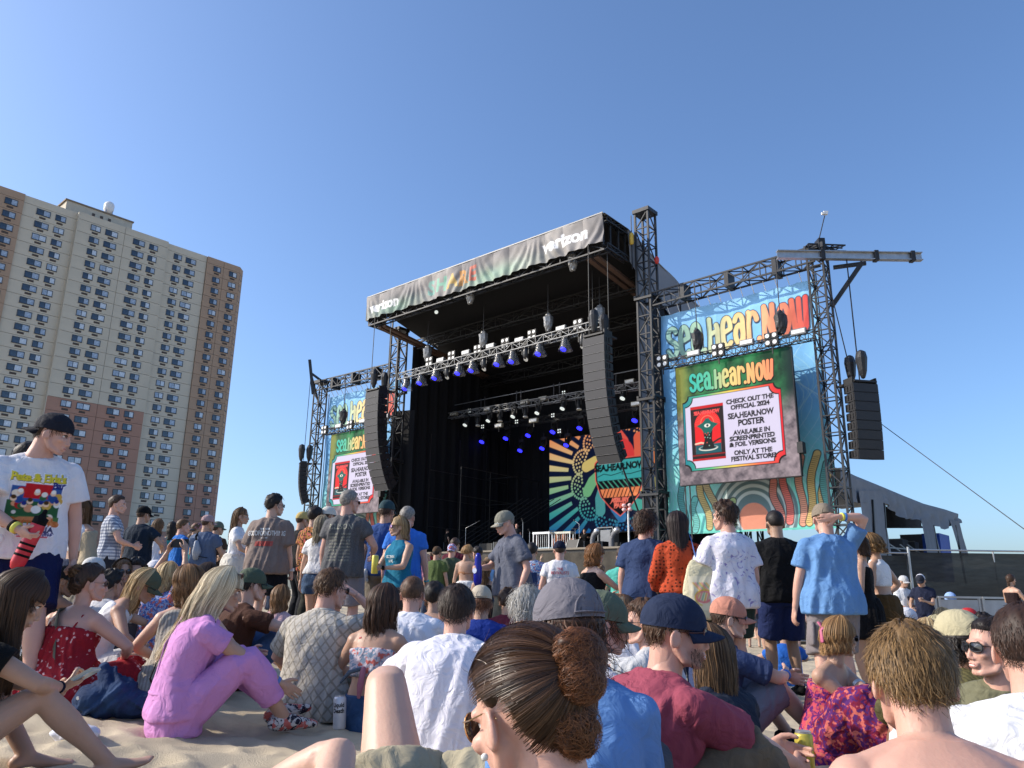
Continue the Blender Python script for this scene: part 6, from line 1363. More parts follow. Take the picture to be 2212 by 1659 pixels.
p = pp('tall man in an oversized taupe tee lettered on the back and black shorts', 597, 1068, 8.6, 8, sex='m', tone='fair', wide=1.12, head_=(38, 0, 0), group=ST, hr=(.26, .10, .84), gr='fist'); p.shirt(cloth('8c7c74'), hem=-.16, drape=.05, inf=.026, sleeve=.42, flare=.035, sinf=.022, amp=.010, fr=8); p.bottoms(cloth('0e1018'), to=.40, flare=.04, inf=.035); p.short(H_BK, 260, .03, t=.024, rough=.5); p.shades(); p.shoes(W, W); p.band(1, .93, .034, .02, silver, 'watch', white_m)
p.print_text([('GOODFORNOTHING', 0, .30, .080, .60), ('we are', 0, .365, .05, .9), ('since 1983', 0, .265, .02, 1)], mat('white_print', (.7, .7, .68), .8), bold=.025); p.print_text([('/////////////////////', 0, .18, .07, .55)], mat('red_print', (.45, .06, .05), .8), bold=.06, name='red_stripe')
p = quick('man in a pale yellow cap and black tee, behind the taupe tee man', 657, 1105, 11.0, 50, 'm', 'tan', cloth('1a1a1e'), cloth('1c1e24'), lambda p: p.capped(H_DB, 40), botk=dict(to=.97, name='trousers', inf=.012), capk=dict(m=cloth('c8b070')), sh={})
p = quick('man with thick black hair in an orange and black shirt, left of the white cap', 684, 1095, 10.3, 30, 'm', 'tan', cloth('c88a4a', 'patch', '181818'), cloth('33342e'), lambda p: p.short(H_BK, 120, .025, t=.024), botk=dict(to=.97, name='trousers', inf=.015))
p = quick('person in an off-white cap with a black brim, just left of the grey haired man', 712, 1094, 10.4, 45, 'm', 'tan', cloth('2a2a2e'), cloth('30323a'), lambda p: p.capped(H_DB, 40), capk=dict(m=cloth('dcd8cc'), bm=BLK))
p = quick('woman with long ash blond hair in a white tee and denim shorts', 700, 1112, 8.9, 10, 'f', 'fair', cloth('eef0f6'), cloth('3c5478', 'denim', '56708f'), lambda p: p.long(hairm('7a6c58', 'b8a888'), 260, .30, wave=.014), dict(hem=.02), dict(to=.22, inf=.02), head_=(15, 0, 0), twist=10)
p = pp('grey haired man in a faded charcoal tee with a worn print on its back', 758, 1058, 8.3, 14, sex='m', tone='pink', wide=1.1, head_=(28, 0, 0), group=ST, hr=(.22, .26, 1.05), er=(1, -1, -.2)); p.shirt(cloth('5a5a5c', 'heather', '6e6e70'), hem=-.15, drape=.035, amp=.01, fr=8); p.bottoms(cloth('8c8890'), to=.47, flare=.03, inf=.03); p.short(H_GR, 220, .018, t=.014); p.shades(); p.shoes(W)
p.print_text([('RILLSON', 0, .36, .085, .85)] + [('DATES LISTED', sx_, .30 - k * .035, .026, .7) for k in range(9) for sx_ in (-.07, .07)], mat('faded_print', (.30, .30, .24), .8), bold=.012)
p = quick('man in a navy polo and teal cap with shaggy hair and a white hip bag', 838, 1080, 9.2, 8, 'm', 'tan', cloth('34508a'), cloth('7a7268'), lambda p: p.capped(H_DB, 160, .06, t=.02), dict(hem=-.1, amp=.01), dict(to=.5), capk=dict(m=cloth('30484e')), head_=(15, 0, 0), wide=1.08)
v, f = tube([p.T(-.17, -.10, -.05), p.T(-.18, -.12, -.14), p.T(-.16, -.12, -.24)], [(.06, .03), (.075, .04), (.05, .03)], 12); p.obj('hip_bag', v, f, cloth('e4e2da'))
p = pp('blond woman in a teal tank top holding a yellow can with both hands', 862, 1113, 7.9, 222, sex='f', tone='tan', wide=1.12, head_=(30, 0, 0), group=ST, mouth='smile', hl=(-.05, .30, 1.13), hr=(.05, .30, 1.13), el=(-1, -.3, -.8), er=(1, -.3, -.8), gl='grip', gr='grip', pl=(1, 0, 0), pr=(-1, 0, 0))
p.shirt(cloth('1a7494'), sleeve=0, strap=True, name='tank_top', hem=-.05, drape=.015); p.bottoms(cloth('44403a'), to=.30, inf=.025); p.long(hairm('8a7050', 'd0b080'), 240, .18, az=100, front=10); p.shades(lens=mat('pink_mirror_lens', (.35, .2, .4), .1, .3, var=0)); p.shoes(W); p.band(-1, .92, .03, .03, BLK, 'watch', BLK)
p.print_text([('OCEAN', 0, .30, .045, 1), ('AVE', 0, .25, .045, 1)], mat('pale_print', (.55, .6, .6), .8), back=False, bold=.03)
c = (p.arm[-1][2] + p.arm[1][2]) / 2 + [0, .06, .04]; cn = held('drink_can', 'yellow drink can held by the blond woman in the teal top', 'can', wp(p, c)); b = MB(); b.tube([(0, 0, -.09), (0, 0, -.085), (0, 0, .075), (0, 0, .085)], [.028, .033, .033, .027], 16, cap=False); b.build('can_body', mat('yellow_can', (.6, .5, .08), .35, .3), cn, True); b = MB(); b.tube([(0, 0, .082), (0, 0, .088)], .026, 16, cap=False); b.build('can_top', silver, cn)
p = quick('man in a bright blue polo with short grey hair, standing against the black stage edge', 882, 1093, 9.0, 5, 'm', 'pink', cloth('3c7cdc'), cloth('28303c'), lambda p: p.short(H_GR, 150, .015, t=.012), dict(hem=-.1, amp=.01), wide=1.1, head_=(10, 0, 0)); p.band(1, .93, .034, .015, mat('teal_band', (.05, .4, .45), .5))
# polo man with the blue bottle
p = pp('man in a grey polo and patched cap looking down, blue bottle in hand', 1090, 1103, 8.2, -118, sex='m', tone='pink', wide=1.14, lean=(0, 6, 14), head_=(8, 16, 0), group=ST, hr=(.18, .34, 1.10), er=(1, -.8, -.6), gr='grip', pr=(-1, 0, 0), hl=(-.28, .06, .86))
p.shirt(cloth('666a78'), hem=-.16, drape=.045, inf=.022, sleeve=.36, flare=.03, amp=.012, fr=7); p.bottoms(cloth('7c7868'), to=.95, name='trousers', inf=.03, flare=.02); p.capped(H_GR, 60, t=.008); p.cap(cloth('8c8a7c'), trucker=None, bm=cloth('b0aa98'), patch=(mat('red_patch', (.5, .06, .05), .7), .026, .018, False), strap=BLK); p.shades(frame=mat('white_frame', (.6, .66, .68), .3, var=0)); p.shoes(BLK)
p.strapline([(-.07, .02, .52), (-.05, .13, .40), (-.01, .16, .26), (.0, .165, .22)], NAVY, .010, .003, 'lanyard'); p.strapline([(.07, .02, .52), (.05, .13, .40), (.01, .16, .26), (.0, .165, .22)], NAVY, .010, .003, 'lanyard')
w0 = p.arm[1][2]; R = p.handR[1]; c = w0 + R[:, 0] * .07 - R[:, 2] * .045; o = held('water_bottle', 'deep blue water bottle with a round pale logo, held by the grey polo man', 'bottle', wp(p, c)); b = MB(); b.tube([(0, 0, -.14), (0, 0, -.13), (0, 0, .0), (0, 0, .05), (0, 0, .10), (0, 0, .13)], [.040, .044, .044, .034, .036, .03], 20); b.build('bottle_body', mat('blue_bottle', (.01, .015, .28), .25), o, True)
b = MB(); b.tube([(-.03, -.035, -.02), (-.033, -.039, -.02)], .028, 16, cap=False); b.build('logo', mat('pale_logo', (.5, .55, .7), .5), o)
# centre standing
p = quick('man in a white tour tee with red lettering and a dark cap, seen from behind', 1209, 1168, 10.2, 2, 'm', 'pink', cloth('e8e6ea'), cloth('3a4252'), lambda p: p.capped(H_DB, 60), dict(hem=-.1, drape=.03), capk=dict(m=NAVY, strap=BLK), wide=1.12, head_=(0, 0, 0), hl=(-.3, .05, .85))
p.print_text([('THE', 0, .37, .055, .9), ('REVIVALISTS', 0, .315, .060, .8)], mat('red_ink', (.5, .04, .05), .8), bold=.015); p.print_text([('TOUR DATE', 0, .26 - k * .035, .028, .9) for k in range(7)], mat('blue_ink', (.15, .2, .42), .8), name='date_list', bold=.01)
p = quick('person in a blue patterned shirt with a small backpack, left of the tour tee', 1149, 1172, 11.5, 5, 'm', 'tan', cloth('4c78c0', 'patch', 'e0e8f0'), cloth('4a5060'), lambda p: p.short(H_BK, 80, .02))
b = MB(); b.box(p.T(-.02, -.18, .17), (.24, .12, .30)); p.obj('backpack', np.concatenate(b.V), b.F, cloth('203460'), smooth=False)
p = pp('woman with wavy auburn hair in a black dress looking at her raised hand', 1287, 1173, 8.3, 62, sex='f', tone='fair', wide=1.15, head_=(8, 10, 0), group=ST, hr=(.10, .42, 1.22), er=(1, -.5, -.8), hl=(-.12, .34, 1.12)); p.shirt(cloth('101014'), sleeve=0, strap=True, name='dress_top', top=.44, hem=0); p.skirt(cloth('101014'), 'dress_skirt', top=.12, length=.6, r0=.17, r1=.25); p.long(hairm('6a4228', 'b07a48'), 300, .2, wave=.018, vol=.035, az=80); p.band(1, .9, .03, .02, mat('blue_band', (.05, .2, .6), .5)); p.shoes(BLK)
p = quick('person in an aqua tee half hidden behind the navy tee man', 1346, 1180, 9.2, 10, 'm', 'fair', cloth('5cc0b0'), cloth('3c485c'), lambda p: p.short(H_DB, 80, .02), hl=(-.34, .1, .86)); p.band(-1, .93, .034, .022, BLK, 'watch')
p = pp('man with curly dark hair in a navy tee, left of the orange crochet top', 1395, 1105, 7.9, 22, sex='m', tone='pink', wide=1.14, head_=(25, 0, 0), group=ST, hr=(.24, .24, 1.06), er=(1, -1, 0)); p.shirt(cloth('34456a'), hem=-.16, drape=.04, inf=.02, sleeve=.34, flare=.02, amp=.012, fr=7); p.bottoms(cloth('2e3034'), to=.6); p.short(H_DB, 700, .05, t=.026, curl=.007, rough=.7, w=.006); p.shoes(BLK)
p = pp('woman with long black hair in an orange crochet top, tote bag on her shoulder', 1462, 1103, 7.5, 2, sex='f', tone='tan', wide=1.08, group=ST, hl=(-.20, .2, .98), hr=(.22, .16, .98)); p.shirt(cloth('b8402a', 'crochet', '5a2018'), sleeve=.92, hem=.0, inf=.016, drape=.014, sinf=.02, flare=.01, name='crochet_top', bump=0) if False else p.shirt(cloth('c8502e', 'crochet', '6a2a18'), sleeve=.92, hem=.0, inf=.016, drape=.014, sinf=.02, flare=.01, name='crochet_top'); p.bottoms(cloth('2c3e5c', 'denim', '40567a'), to=.97, name='jeans'); p.long(hairm('1c1210', '40302a'), 420, .30, vol=.022, wave=.004, az=85); p.shoes(W)
tb = held('tote_bag', 'cream tote bag with a yellow and pink print on the crochet top woman', 'bag', wp(p, p.T(.17, -.16, .08))); v, f = tube([(0, 0, .22), (0, 0, .16), (0, -.02, -.05), (0, -.02, -.26)], [(.10, .02), (.13, .04), (.18, .06), (.17, .05)], 18, hint=(0, 1, 0)); V, F = remesh([(v, f)], .012, 2); V += vnormals(V, F) * wrinkle(V, 12, .008)[:, None]; link('bag_body', mesh('bag_body', V, F, cloth('e6dcb8'), smooth=True), tb)
b = MB(); b.tube([(-.03, 0, .2), (-.06, .06, .42), (-.08, .14, .52)], [(.014, .004)] * 3, 8); b.build('bag_strap', cloth('5a80c8'), tb, True)
A = Art(.26, .3, 120, (.86, .82, .7)); 
for k in range(7): A.line([(.04 + .02 * k, .24), (.1 + .02 * k, .17), (.06 + .025 * k, .08)], .012, [(.85, .65, .25), (.85, .5, .5), (.5, .65, .5)][k % 3])
A.line(arc(.13, .12, .07, .05, 0, 330), .02, (.85, .5, .5)); A.line(arc(.14, .11, .09, .07, 30, 250), .012, (.8, .68, .25))
bv = BVHTree.FromPolygons([tuple(v) for v in V], [tuple(int(i) for i in f) for f in F]); pv = []
for x, z in zip(A.X.ravel() - .13, A.Z.ravel() - .22): q = bv.ray_cast(Vector((x, -1, z)), Vector((0, 1, 0))); pv.append((x, (q[0].y if q[0] else -.05) - .004, z))
link('bag_print', mesh('bag_print', pv, grid_faces(A.nx, A.ny), mat('shirt_ink', attr=True, rough=.8, spec=.2, var=.05), smooth=True, col=A.C.reshape(-1, 3)), tb)
p = quick('person in a white shirt and light blue cap, behind the tote bag', 1517, 1187, 12.5, 0, 'm', 'tan', cloth('ececec'), cloth('9ab8d8'), lambda p: p.capped(H_DB, 40), capk=dict(m=cloth('5a9ad0')), hl=(-.1, .1, 1.5), el=(-1, 0, .5))
p = pp('man with wavy dark hair in a white and lilac tie-dye tee and dark green shorts', 1562, 1084, 7.4, -16, sex='m', tone='pink', wide=1.14, head_=(-30, 0, 0), group=ST, hl=(-.24, .20, .90), el=(-1, -1, 0)); p.shirt(cloth('efecf6', 'tiedye', '9a90c8'), hem=-.15, drape=.04, inf=.022, sleeve=.36, flare=.03, amp=.01, fr=7); p.bottoms(cloth('2a3a34'), to=.42, inf=.03, flare=.03); p.short(H_DB, 420, .05, t=.030, rough=.6, w=.007, nape=-.10); p.shoes(W); p.band(-1, .92, .032, .015, BLK)
p = pp('man with a buzzed dark haircut in a black tee and navy striped sport shorts', 1671, 1101, 8.2, 0, sex='m', tone='olive', wide=1.08, group=ST, hr=(.25, .2, 1.0)); p.shirt(cloth('101114'), hem=-.10, drape=.03, inf=.018, amp=.010, fr=8); p.bottoms(cloth('23305e'), to=.47, inf=.03, flare=.03); p.short(H_BK, 150, .01, t=.008, nape=-.05); p.shoes(BLK, sock=BLK)
for q in (0, 1): v, f = tube([p.leg[1][0] + [.125 + .004 * q, -.02 - q * .02, -.02], p.leg[1][0] + (p.leg[1][1] - p.leg[1][0]) * .85 + [.112 + .004 * q, -.02 - q * .02, 0]], [(.008, .004)] * 2, 6); p.obj('side_stripe', v, f, cloth('9098b0'))
p = pp('big man in a light blue tee with one hand clasped behind his head', 1775, 1087, 6.75, -6, sex='m', tone='pink', wide=1.2, lean=(0, 2, 6), head_=(8, 4, 0), group=ST, hr=(.035, -.135, 1.62), er=(1, -.1, .35), gr='flat', nr=(-1, .15, -.1), pr=(0, 1, .1), hl=(-.30, .12, .82), el=(-1, -.6, 0))
p.shirt(cloth('6c98cc'), hem=-.15, drape=.045, inf=.022, sleeve=.34, flare=.02, amp=.012, fr=7); p.bottoms(cloth('8a8284'), to=.53, inf=.03, flare=.025); p.capped(H_BR, 80, t=.008); p.cap(cloth('8c8070'), strap=BLK); p.shoes(cloth('9a9a94'), rubber, sock=BLK); p.band(1, .82, .036, .02, mat('yellow_band', (.75, .68, .1), .5)); p.band(1, .74, .038, .018, mat('blue_band', (.05, .2, .6), .5))
v, f = tube([p.leg[-1][0] + [-.13, .0, -.20], p.leg[-1][0] + [-.135, .0, -.36]], [(.02, .055), (.02, .055)], 8, hint=(0, 1, 0)); p.obj('cargo_pocket', v, f, cloth('8a8284'))
p = pp('woman in a short black dress leaning against the man in the light blue tee', 1846, 1150, 7.4, -60, sex='f', tone='tan', group=ST, hl=(-.20, .18, .95), hr=(.20, .05, .90)); p.shirt(cloth('0e0e12'), sleeve=0, strap=True, name='dress_top', top=.44, hem=0); p.skirt(cloth('0e0e12'), 'dress_skirt', top=.12, length=.42, r0=.15, r1=.21); p.long(H_DB, 120, .15); p.band(1, .92, .03, .025, BLK, 'watch'); p.shoes(BLK)
p = pp('woman with curly hair in a white cropped top and long brown skirt', 1876, 1150, 7.7, -40, sex='f', tone='tan', head_=(-20, 5, 0), group=ST, hr=(.20, .10, 1.06), er=(1, -.5, 0), lean=(2, 4, 8)); p.shirt(cloth('f2f2f4'), sleeve=0, strap=True, name='cropped_top', hem=.22, drape=0, inf=.01); p.skirt(cloth('5c4426'), 'skirt', top=.14, length=.85, r0=.14, r1=.24); p.long(hairm('5a3c26', 'b08a58'), 420, .12, wave=.03, vol=.04, az=75, w=.006); p.band(1, .93, .03, .02, mat('yellow_band', (.75, .68, .1), .5)); p.shoes(BLK)
# far right group
p = quick('young man in a white printed tee and pale cap standing by the fence post', 1951, 1243, 19.0, 165, 'm', 'tan', cloth('f2f2f2'), cloth('c8cad0'), lambda p: p.capped(H_DB, 20), capk=dict(m=cloth('c8c8c8')), head_=(-10, 8, 0), hl=(-.08, .25, 1.05), hr=(.1, .25, 1.0)); p.print_text([('II', 0, .25, .12, 1)], BLK, back=False, bold=.05); p.print_text([('=', 0, .12, .2, .8)], mat('yellow_ink', (.7, .65, .1), .8), back=False, bold=.1)
p = quick('young man in a navy tee and white-backed trucker cap looking down at his phone', 1987, 1240, 18.6, 215, 'm', 'tan', cloth('20263c'), cloth('1c2440'), lambda p: p.capped(H_DB, 20), capk=dict(m=cloth('2a2e3a'), trucker=cloth('d8d8e0'), patch=(mat('red_patch', (.5, .06, .05), .7), .024, .018, False)), head_=(8, 22, 0), hl=(-.06, .30, 1.16), hr=(.26, .1, .9))
o = held('phone', 'black phone in the hand of the navy tee man by the fence', 'phone', wp(p, p.arm[-1][2] + [.04, .06, .04])); b = MB(); b.box((0, 0, 0), (.07, .14, .01)); b.build('phone_body', black, o)
p = quick('woman with dark tied back hair in a dark strapless top by the barrier', 2182, 1239, 19.2, 70, 'f', 'tan', cloth('2a1c1c'), None, lambda p: p.long(H_DB, 80, .16, az=150, vol=-.01), dict(sleeve=0, top=.40, hem=.16, name='strapless_top', collar=False), shoes=False, **FOLD); p.skirt(cloth('8a7450', 'patch', 'c8b070'), 'skirt', top=.14, length=.9, r0=.13, r1=.2)
o = held('baseball_cap', 'light blue cap of someone behind the grey barrier', 'cap', P(2053, 1291, 21.2)); b = MB(); v, f = ellip((0, 0, 0), (.14, .17, .15)); b.add(v, f); b.build('crown', cloth('9ab8e8'), o, True); b = MB(); b.tube([(-.15, -.1, .03), (-.2, -.14, .02)], [(.1, .01), (.06, .01)], 8); b.build('brim', cloth('9ab8e8'), o, True)

# 3 far crowd in front of the stage
for a in [('man in an olive tee and brown hat in the far crowd, back bent', 945, 1180, 14.0, 20, 'm', 'tan', cloth('55663a'), cloth('3a3c30'), lambda p: p.capped(H_BK, 30), {}, {}, True, dict(m=cloth('5a4634'))),
          ('man in a grey-green tee and a blue and white patterned cap, arm reaching back', 977, 1174, 14.2, 10, 'm', 'pink', cloth('55604c'), cloth('8a8674'), lambda p: p.capped(H_GR, 30), {}, {}, True, dict(m=cloth('d8dcf0', 'patch', '5a68a8'), back=True)),
          ('dark haired person with an orange towel next to the halter top woman', 1031, 1180, 13.2, -40, 'f', 'tan', cloth('b08050'), cloth('c8b090'), lambda p: p.short(H_BK, 60, .03, t=.025), dict(sleeve=0, top=.40), {}, True, None)]:
    p = quick(*a[:14], group='people in the far crowd by the stage', hl=(-.36, -.05, .95) if 'reaching' in a[0] else None)
p = pp('woman with wavy blond hair, bare back and a white skirt in the far crowd', 1012, 1176, 12.4, 15, sex='f', tone='tan', group='people in the far crowd by the stage', head_=(40, 5, 0)); p.skirt(cloth('f0efee'), 'skirt', top=.14, length=.9, r0=.14, r1=.28, amp=.016); p.long(H_DBL, 160, .06, wave=.02, vol=.03, az=80); v, f = tube([p.T(0, -.10, .28), p.T(.12, -.05, .27), p.T(.13, .05, .30), p.T(0, .12, .33), p.T(-.13, .05, .30), p.T(-.12, -.05, .27), p.T(0, -.10, .28)], [(.03, .006)] * 7, 8); p.obj('halter_top', v, f, cloth('a87858'))
p = pp('woman with long curly brown hair in front of the grey polo man', 1047, 1212, 11.0, 10, sex='f', tone='tan', group='people in the far crowd by the stage', kmax=1.1); p.shirt(cloth('2c2422'), sleeve=0, strap=True, top=.42); p.bottoms(cloth('3c485c')); p.long(H_BR, 200, .32, wave=.028, vol=.03)
# reusable far figures
def tree_copy(o, mats=None):
    c = o.copy(); COL.objects.link(c)
    for ch in list(o.children): d = tree_copy(ch, mats); d.parent = c
    if mats and c.type == 'MESH' and c.name.split('.')[0] in mats:
        c.material_slots[0].link = 'OBJECT'; c.material_slots[0].material = mats[c.name.split('.')[0]]
    return c
TPL = []
hc_ = [H_DB, H_BR, H_BK, H_BL, H_LB, H_GR]
for i, (sx, cap_, lng) in enumerate([('m', False, False), ('m', True, False), ('f', False, True), ('m', False, False), ('f', True, True), ('f', False, True)]):
    kw = [dict(), FOLD, dict(hl=(-.2, .2, 1.0)), dict(hr=(.1, .3, 1.35), er=(1, -.4, -.5)), FOLD, dict(hl=(-.12, .1, 1.9), el=(-1, 0, 0), hr=(.24, .1, .9))][i]
    p = Person('person in the far crowd by the stage', (0, 0, 0), 0, sx, ['fair', 'tan', 'olive'][i % 3], 1.0, 1.05, vox=.022, group='people in the far crowd by the stage', **kw)
    p.shirt(cloth('c8c8c8'), sleeve=0 if i == 2 else .3, strap=i == 2); p.bottoms(cloth('3a4458'), to=.47 if i % 2 else .97)
    if lng: p.long(hc_[i], 50, .26, wave=.015, w=.009)
    else: p.short(hc_[i], 40, .02, w=.008)
    if cap_: p.cap(cloth('5a5a60'), back=i == 1)
    TPL.append(p)
cols = [('white', 'f0f0f0'), ('navy', '1e2840'), ('black', '121214'), ('grey', '8a8c90'), ('red', 'a02828'), ('teal', '2a8088'), ('olive', '5c6440'), ('pink', 'c88a98'), ('sky blue', '7aa8d8'), ('yellow', 'd0b048'), ('maroon', '5c2030'), ('green', '2c6a48'), ('orange', 'd07838'), ('tan', 'b8a080'), ('purple', '5c4a80')]
hairn = ['dark brown', 'brown', 'black', 'blond', 'light brown', 'grey']
used = set(); spots = []
for k in range(64):
    for _ in range(60):
        if k < 50: x = R_.uniform(868, 1790); Y = R_.uniform(14.5, 30)
        else: x = R_.uniform(205, 600); Y = R_.uniform(13.5, 24)
        q = P(x, 1280, Y)
        if all((q[0] - a) ** 2 + (q[1] - b) ** 2 > .5 for a, b in spots): break
    spots.append((q[0], q[1])); g = float(ground(q[0], q[1])); t = k % 6; cn_, ch = cols[R_.randrange(15)]; 
    o = TPL[t].root if k < 6 else tree_copy(TPL[t].root)
    mats = {'t_shirt': cloth(ch), 'tank_top': cloth(ch), 'hair': None}
    for c in o.children:
        if c.name.split('.')[0] == 't_shirt': c.material_slots[0].link = 'OBJECT'; c.material_slots[0].material = cloth(ch)
        if c.name.split('.')[0] == 'baseball_cap': 
            c.material_slots[0].link = 'OBJECT'; c.material_slots[0].material = cloth(cols[(k * 7) % 15][1])
    o.location = (q[0], q[1], g); o.rotation_euler = (0, 0, -rad(R_.uniform(-35, 45) + (12 if k < 50 else 25))); h = R_.uniform(.92, 1.03) * (.94 if t in (2, 4, 5) else 1); o.scale = (h, h, h)
    if k >= 50: o['group'] = 'people in the far crowd behind the left group'
    who = ('man' if t in (0, 1, 3) else 'woman'); ex = {0: 'with %s hair' % hairn[0], 1: 'in a backwards %s cap' % cols[(k * 7) % 15][0], 2: 'with long %s hair' % hairn[2], 3: 'with a raised hand and blond hair', 4: 'in a %s cap with folded arms' % cols[(k * 7) % 15][0], 5: 'with one arm held up high'}[t]
    base = '%s %s, %s top, far crowd' % (who, ex, cn_)
    pl_ = ['by left tower', 'under dark stage', 'at stage middle', 'under shield screen', 'under right banner', 'behind tie-dye man'][min(5, int((x - 868) / 155))] if k >= 0 and k < 50 else ['under red-brown wall', 'under tower corner', 'under open sky'][min(2, int((x - 205) / 140))]
    lb = base + ' ' + pl_; 
    if lb in used: lb = base.replace('far crowd', 'second row') + ' ' + pl_
    if lb in used: lb = base.replace('far crowd', 'last row') + ' ' + pl_
    used.add(lb); o['label'] = lb
# ------------------------------------------------------------------ people on the stage deck
def onstage(label, x, w, yaw, **kw):
    u = S(*Z32(x, 1500), w)[0]; p = Person(label, tuple(SP(u, w, ZD)), yaw, vox=.024, group='crew and musicians on the stage', **kw); return p
p = onstage('stagehand in black clothes and a cap standing at the left side of the stage', -12, 2.4, 60, sex='m', tone='tan', wide=1.05); p.shirt(BLK); p.bottoms(BLK, to=.97, name='trousers'); p.capped(H_DB, 0); p.cap(cloth('3a302c'))
p = onstage('bald man in a dark shirt standing behind the stage microphones', 703, 1.6, 190, sex='m', tone='pink'); p.shirt(cloth('26282c')); p.bottoms(BLK, to=.97, name='trousers')
p = onstage('drummer in a green cap and black tee bent over the drum kit', 1200, 4.0, 195, sex='m', tone='tan', pelvis=.62, lean=(5, 32, 30), fl=(-.2, .4, .08), fr=(.2, .4, .08), hl=(-.15, .5, .98), hr=(.2, .5, .98)); p.shirt(BLK); p.bottoms(BLK, to=.97, name='trousers'); p.capped(H_DB, 0); p.cap(mat('green_cap_cloth', (.02, .22, .06), .8))
p = onstage('person in black sitting behind the fan ducts on the stage', 1400, 3.0, 200, sex='m', tone='tan', pelvis=.55, fl=(-.15, .4, .08), fr=(.15, .4, .08)); p.shirt(BLK); p.bottoms(BLK, to=.97, name='trousers'); p.short(H_BR, 0, .02)

# ------------------------------------------------------------------ people sitting
def sit(label, x, y, Y, yaw, sex, tone, pose=SITB, **kw): d = dict(pose); d.update(kw); return pp(label, x, y, Y, yaw, sex=sex, tone=tone, group=SE, sink=.02, **d)
# nearest left: woman with phone
p = sit('woman with very long dark hair and a black top looking at her phone', 58, 1225, 2.95, 44, 'f', 'tan', barefoot=True, lean=(0, 34, 34), head_=(10, 26, 0), fl=(-.10, .42, .07), kl=(-.6, -.2, 1), fr=(.18, .66, .05), kr=(0, -.2, 1), hr=(.06, .46, .36), hl=(-.06, .44, .34), gr='grip', gl='grip', pr=(-.3, -.3, .9), nr=(-.2, 1, .2), pl=(.3, -.3, .9))
p.shirt(BLK, sleeve=.22, hem=.04, drape=.01, inf=.012); p.bottoms(cloth('6a8cb8', 'denim', '90aed0'), to=.20, inf=.02, flare=.02); p.long(hairm('1c120d', '5a3c24'), 2400, .46, az=78, vol=.022, wave=.012, w=.0024, fall=(.02, -.02, -1), clump=1.2); p.band(1, .93, .031, .02, NAVY)
R = p.handR[1]; c = p.arm[1][2] + R[:, 0] * .09 + [0, .02, .03]; o = held('phone', 'pale blue phone in the hand of the dark haired woman at the lower left', 'phone', wp(p, c), p.root.rotation_euler.z); Rm = np.array(Matrix.Rotation(rad(50), 3, 'Z') @ Matrix.Rotation(rad(58), 3, 'Y') @ Matrix.Rotation(rad(-10), 3, 'X')); b = MB(); b.box((0, 0, 0), (.009, .15, .074), Rm); b.build('phone_case', cloth('d8d4c0'), o); b = MB(); b.box(Rm @ np.array([.006, 0, 0]), (.003, .14, .066), Rm); b.build('screen', mat('phone_screen', (.35, .5, .62), .15, var=0), o)
# red floral dress
p = sit('woman in a red floral strappy dress with her hair in a messy bun', 203, 1216, 4.55, 14, 'f', 'pink', CROSS, head_=(38, 0, 0), wide=1.14, hl=(-.2, .3, .3), hr=(.2, .32, .3))
p.shirt(cloth('a82430', 'floral', 'e8b8b8'), sleeve=0, name='dress', top=.355, hem=-.14, inf=.02, drape=.10, collar=False, amp=.012, fr=13); p.bottoms(cloth('a82430', 'floral', 'e8b8b8'), to=.62, name='dress_skirt', inf=.035, flare=.05, amp=.012)
for sd in (-1, 1): p.strapline([(sd * .10, -.105, .34), (sd * .105, -.07, .44), (sd * .10, .0, .475), (sd * .09, .09, .38)], cloth('a82430'), .007, .004, 'dress_strap')
p.strapline([(-.10, .10, .40), (-.095, .02, .505), (-.08, -.095, .46), (-.02, -.125, .36), (.05, -.135, .20), (.12, -.17, .0)], mat('olive_webbing', (.09, .085, .06), .6), .024, .003)
p.hair_shell(H_DB, .02, rough=.3); p.lump(H_BR, (0, -.095, .075), (.055, .05, .045), n=260); p.lump(H_DB, (0, -.085, .0), (.075, .05, .07), n=300, name='hair_back'); p.shades(thin=True)
o = held('denim_bag', 'dark blue denim jacket bundled on the sand behind the red dress', 'jacket', P(245, 1500, 4.15)); g = float(ground(*o.location[:2])); o.location.z = g + .10; parts = [ellip((-.06, 0, -.02), (.13, .10, .09)), ellip((.09, .02, -.04), (.16, .10, .07)), tube([(-.06, 0, .12), (-.02, .0, .05), (.05, -.02, 0)], [.04, .07, .09], 10), tube([(.1, -.02, 0), (.2, -.04, -.04), (.29, -.02, -.07)], [(.06, .03)] * 3, 8)]
V, F = remesh(parts, .009, 2); V = V + vnormals(V, F) * wrinkle(V, 14, .016, 3, (1, 1, 1))[:, None]; link('bundle', mesh('bundle', V, F, cloth('1e3458', 'denim', '2c4870'), smooth=True), o); b = MB(); b.tube([(-.12, -.10, .0), (-.122, -.106, .0)], .009, 10, cap=False); b.build('button', silver, o)
# blond woman with green cap
p = sit('woman in a white tank top and an olive cap with straight blond hair, head bowed', 318, 1225, 5.3, 62, 'f', 'tan', CROSS, lean=(6, 34, 40), head_=(12, 26, 0)); p.shirt(cloth('eeeef0'), sleeve=0, strap=True, name='tank_top', top=.46, hem=-.05); p.bottoms(cloth('e0e0e0'), to=.28); p.long(H_BL, 420, .30, az=80, vol=.012, w=.005, fall=(-.25, -.3, -1)); p.cap(cloth('5c6450')); p.shades(thin=True)
p = sit('person in a dark olive vest and backwards black cap, behind the red dress', 150, 1222, 6.2, 20, 'm', 'brown', head_=(50, 20, 0), lean=(0, 36, 40)); p.shirt(cloth('3a3a2e'), sleeve=0, top=.5, name='vest'); p.bottoms(cloth('3a3a2e'), to=.5); p.capped(H_BK, 60); p.cap(BLK, back=True); p.print_text([('O', .04, -.02, .26, 1)], mat('white_print', (.7, .7, .68), .8), bold=.05)
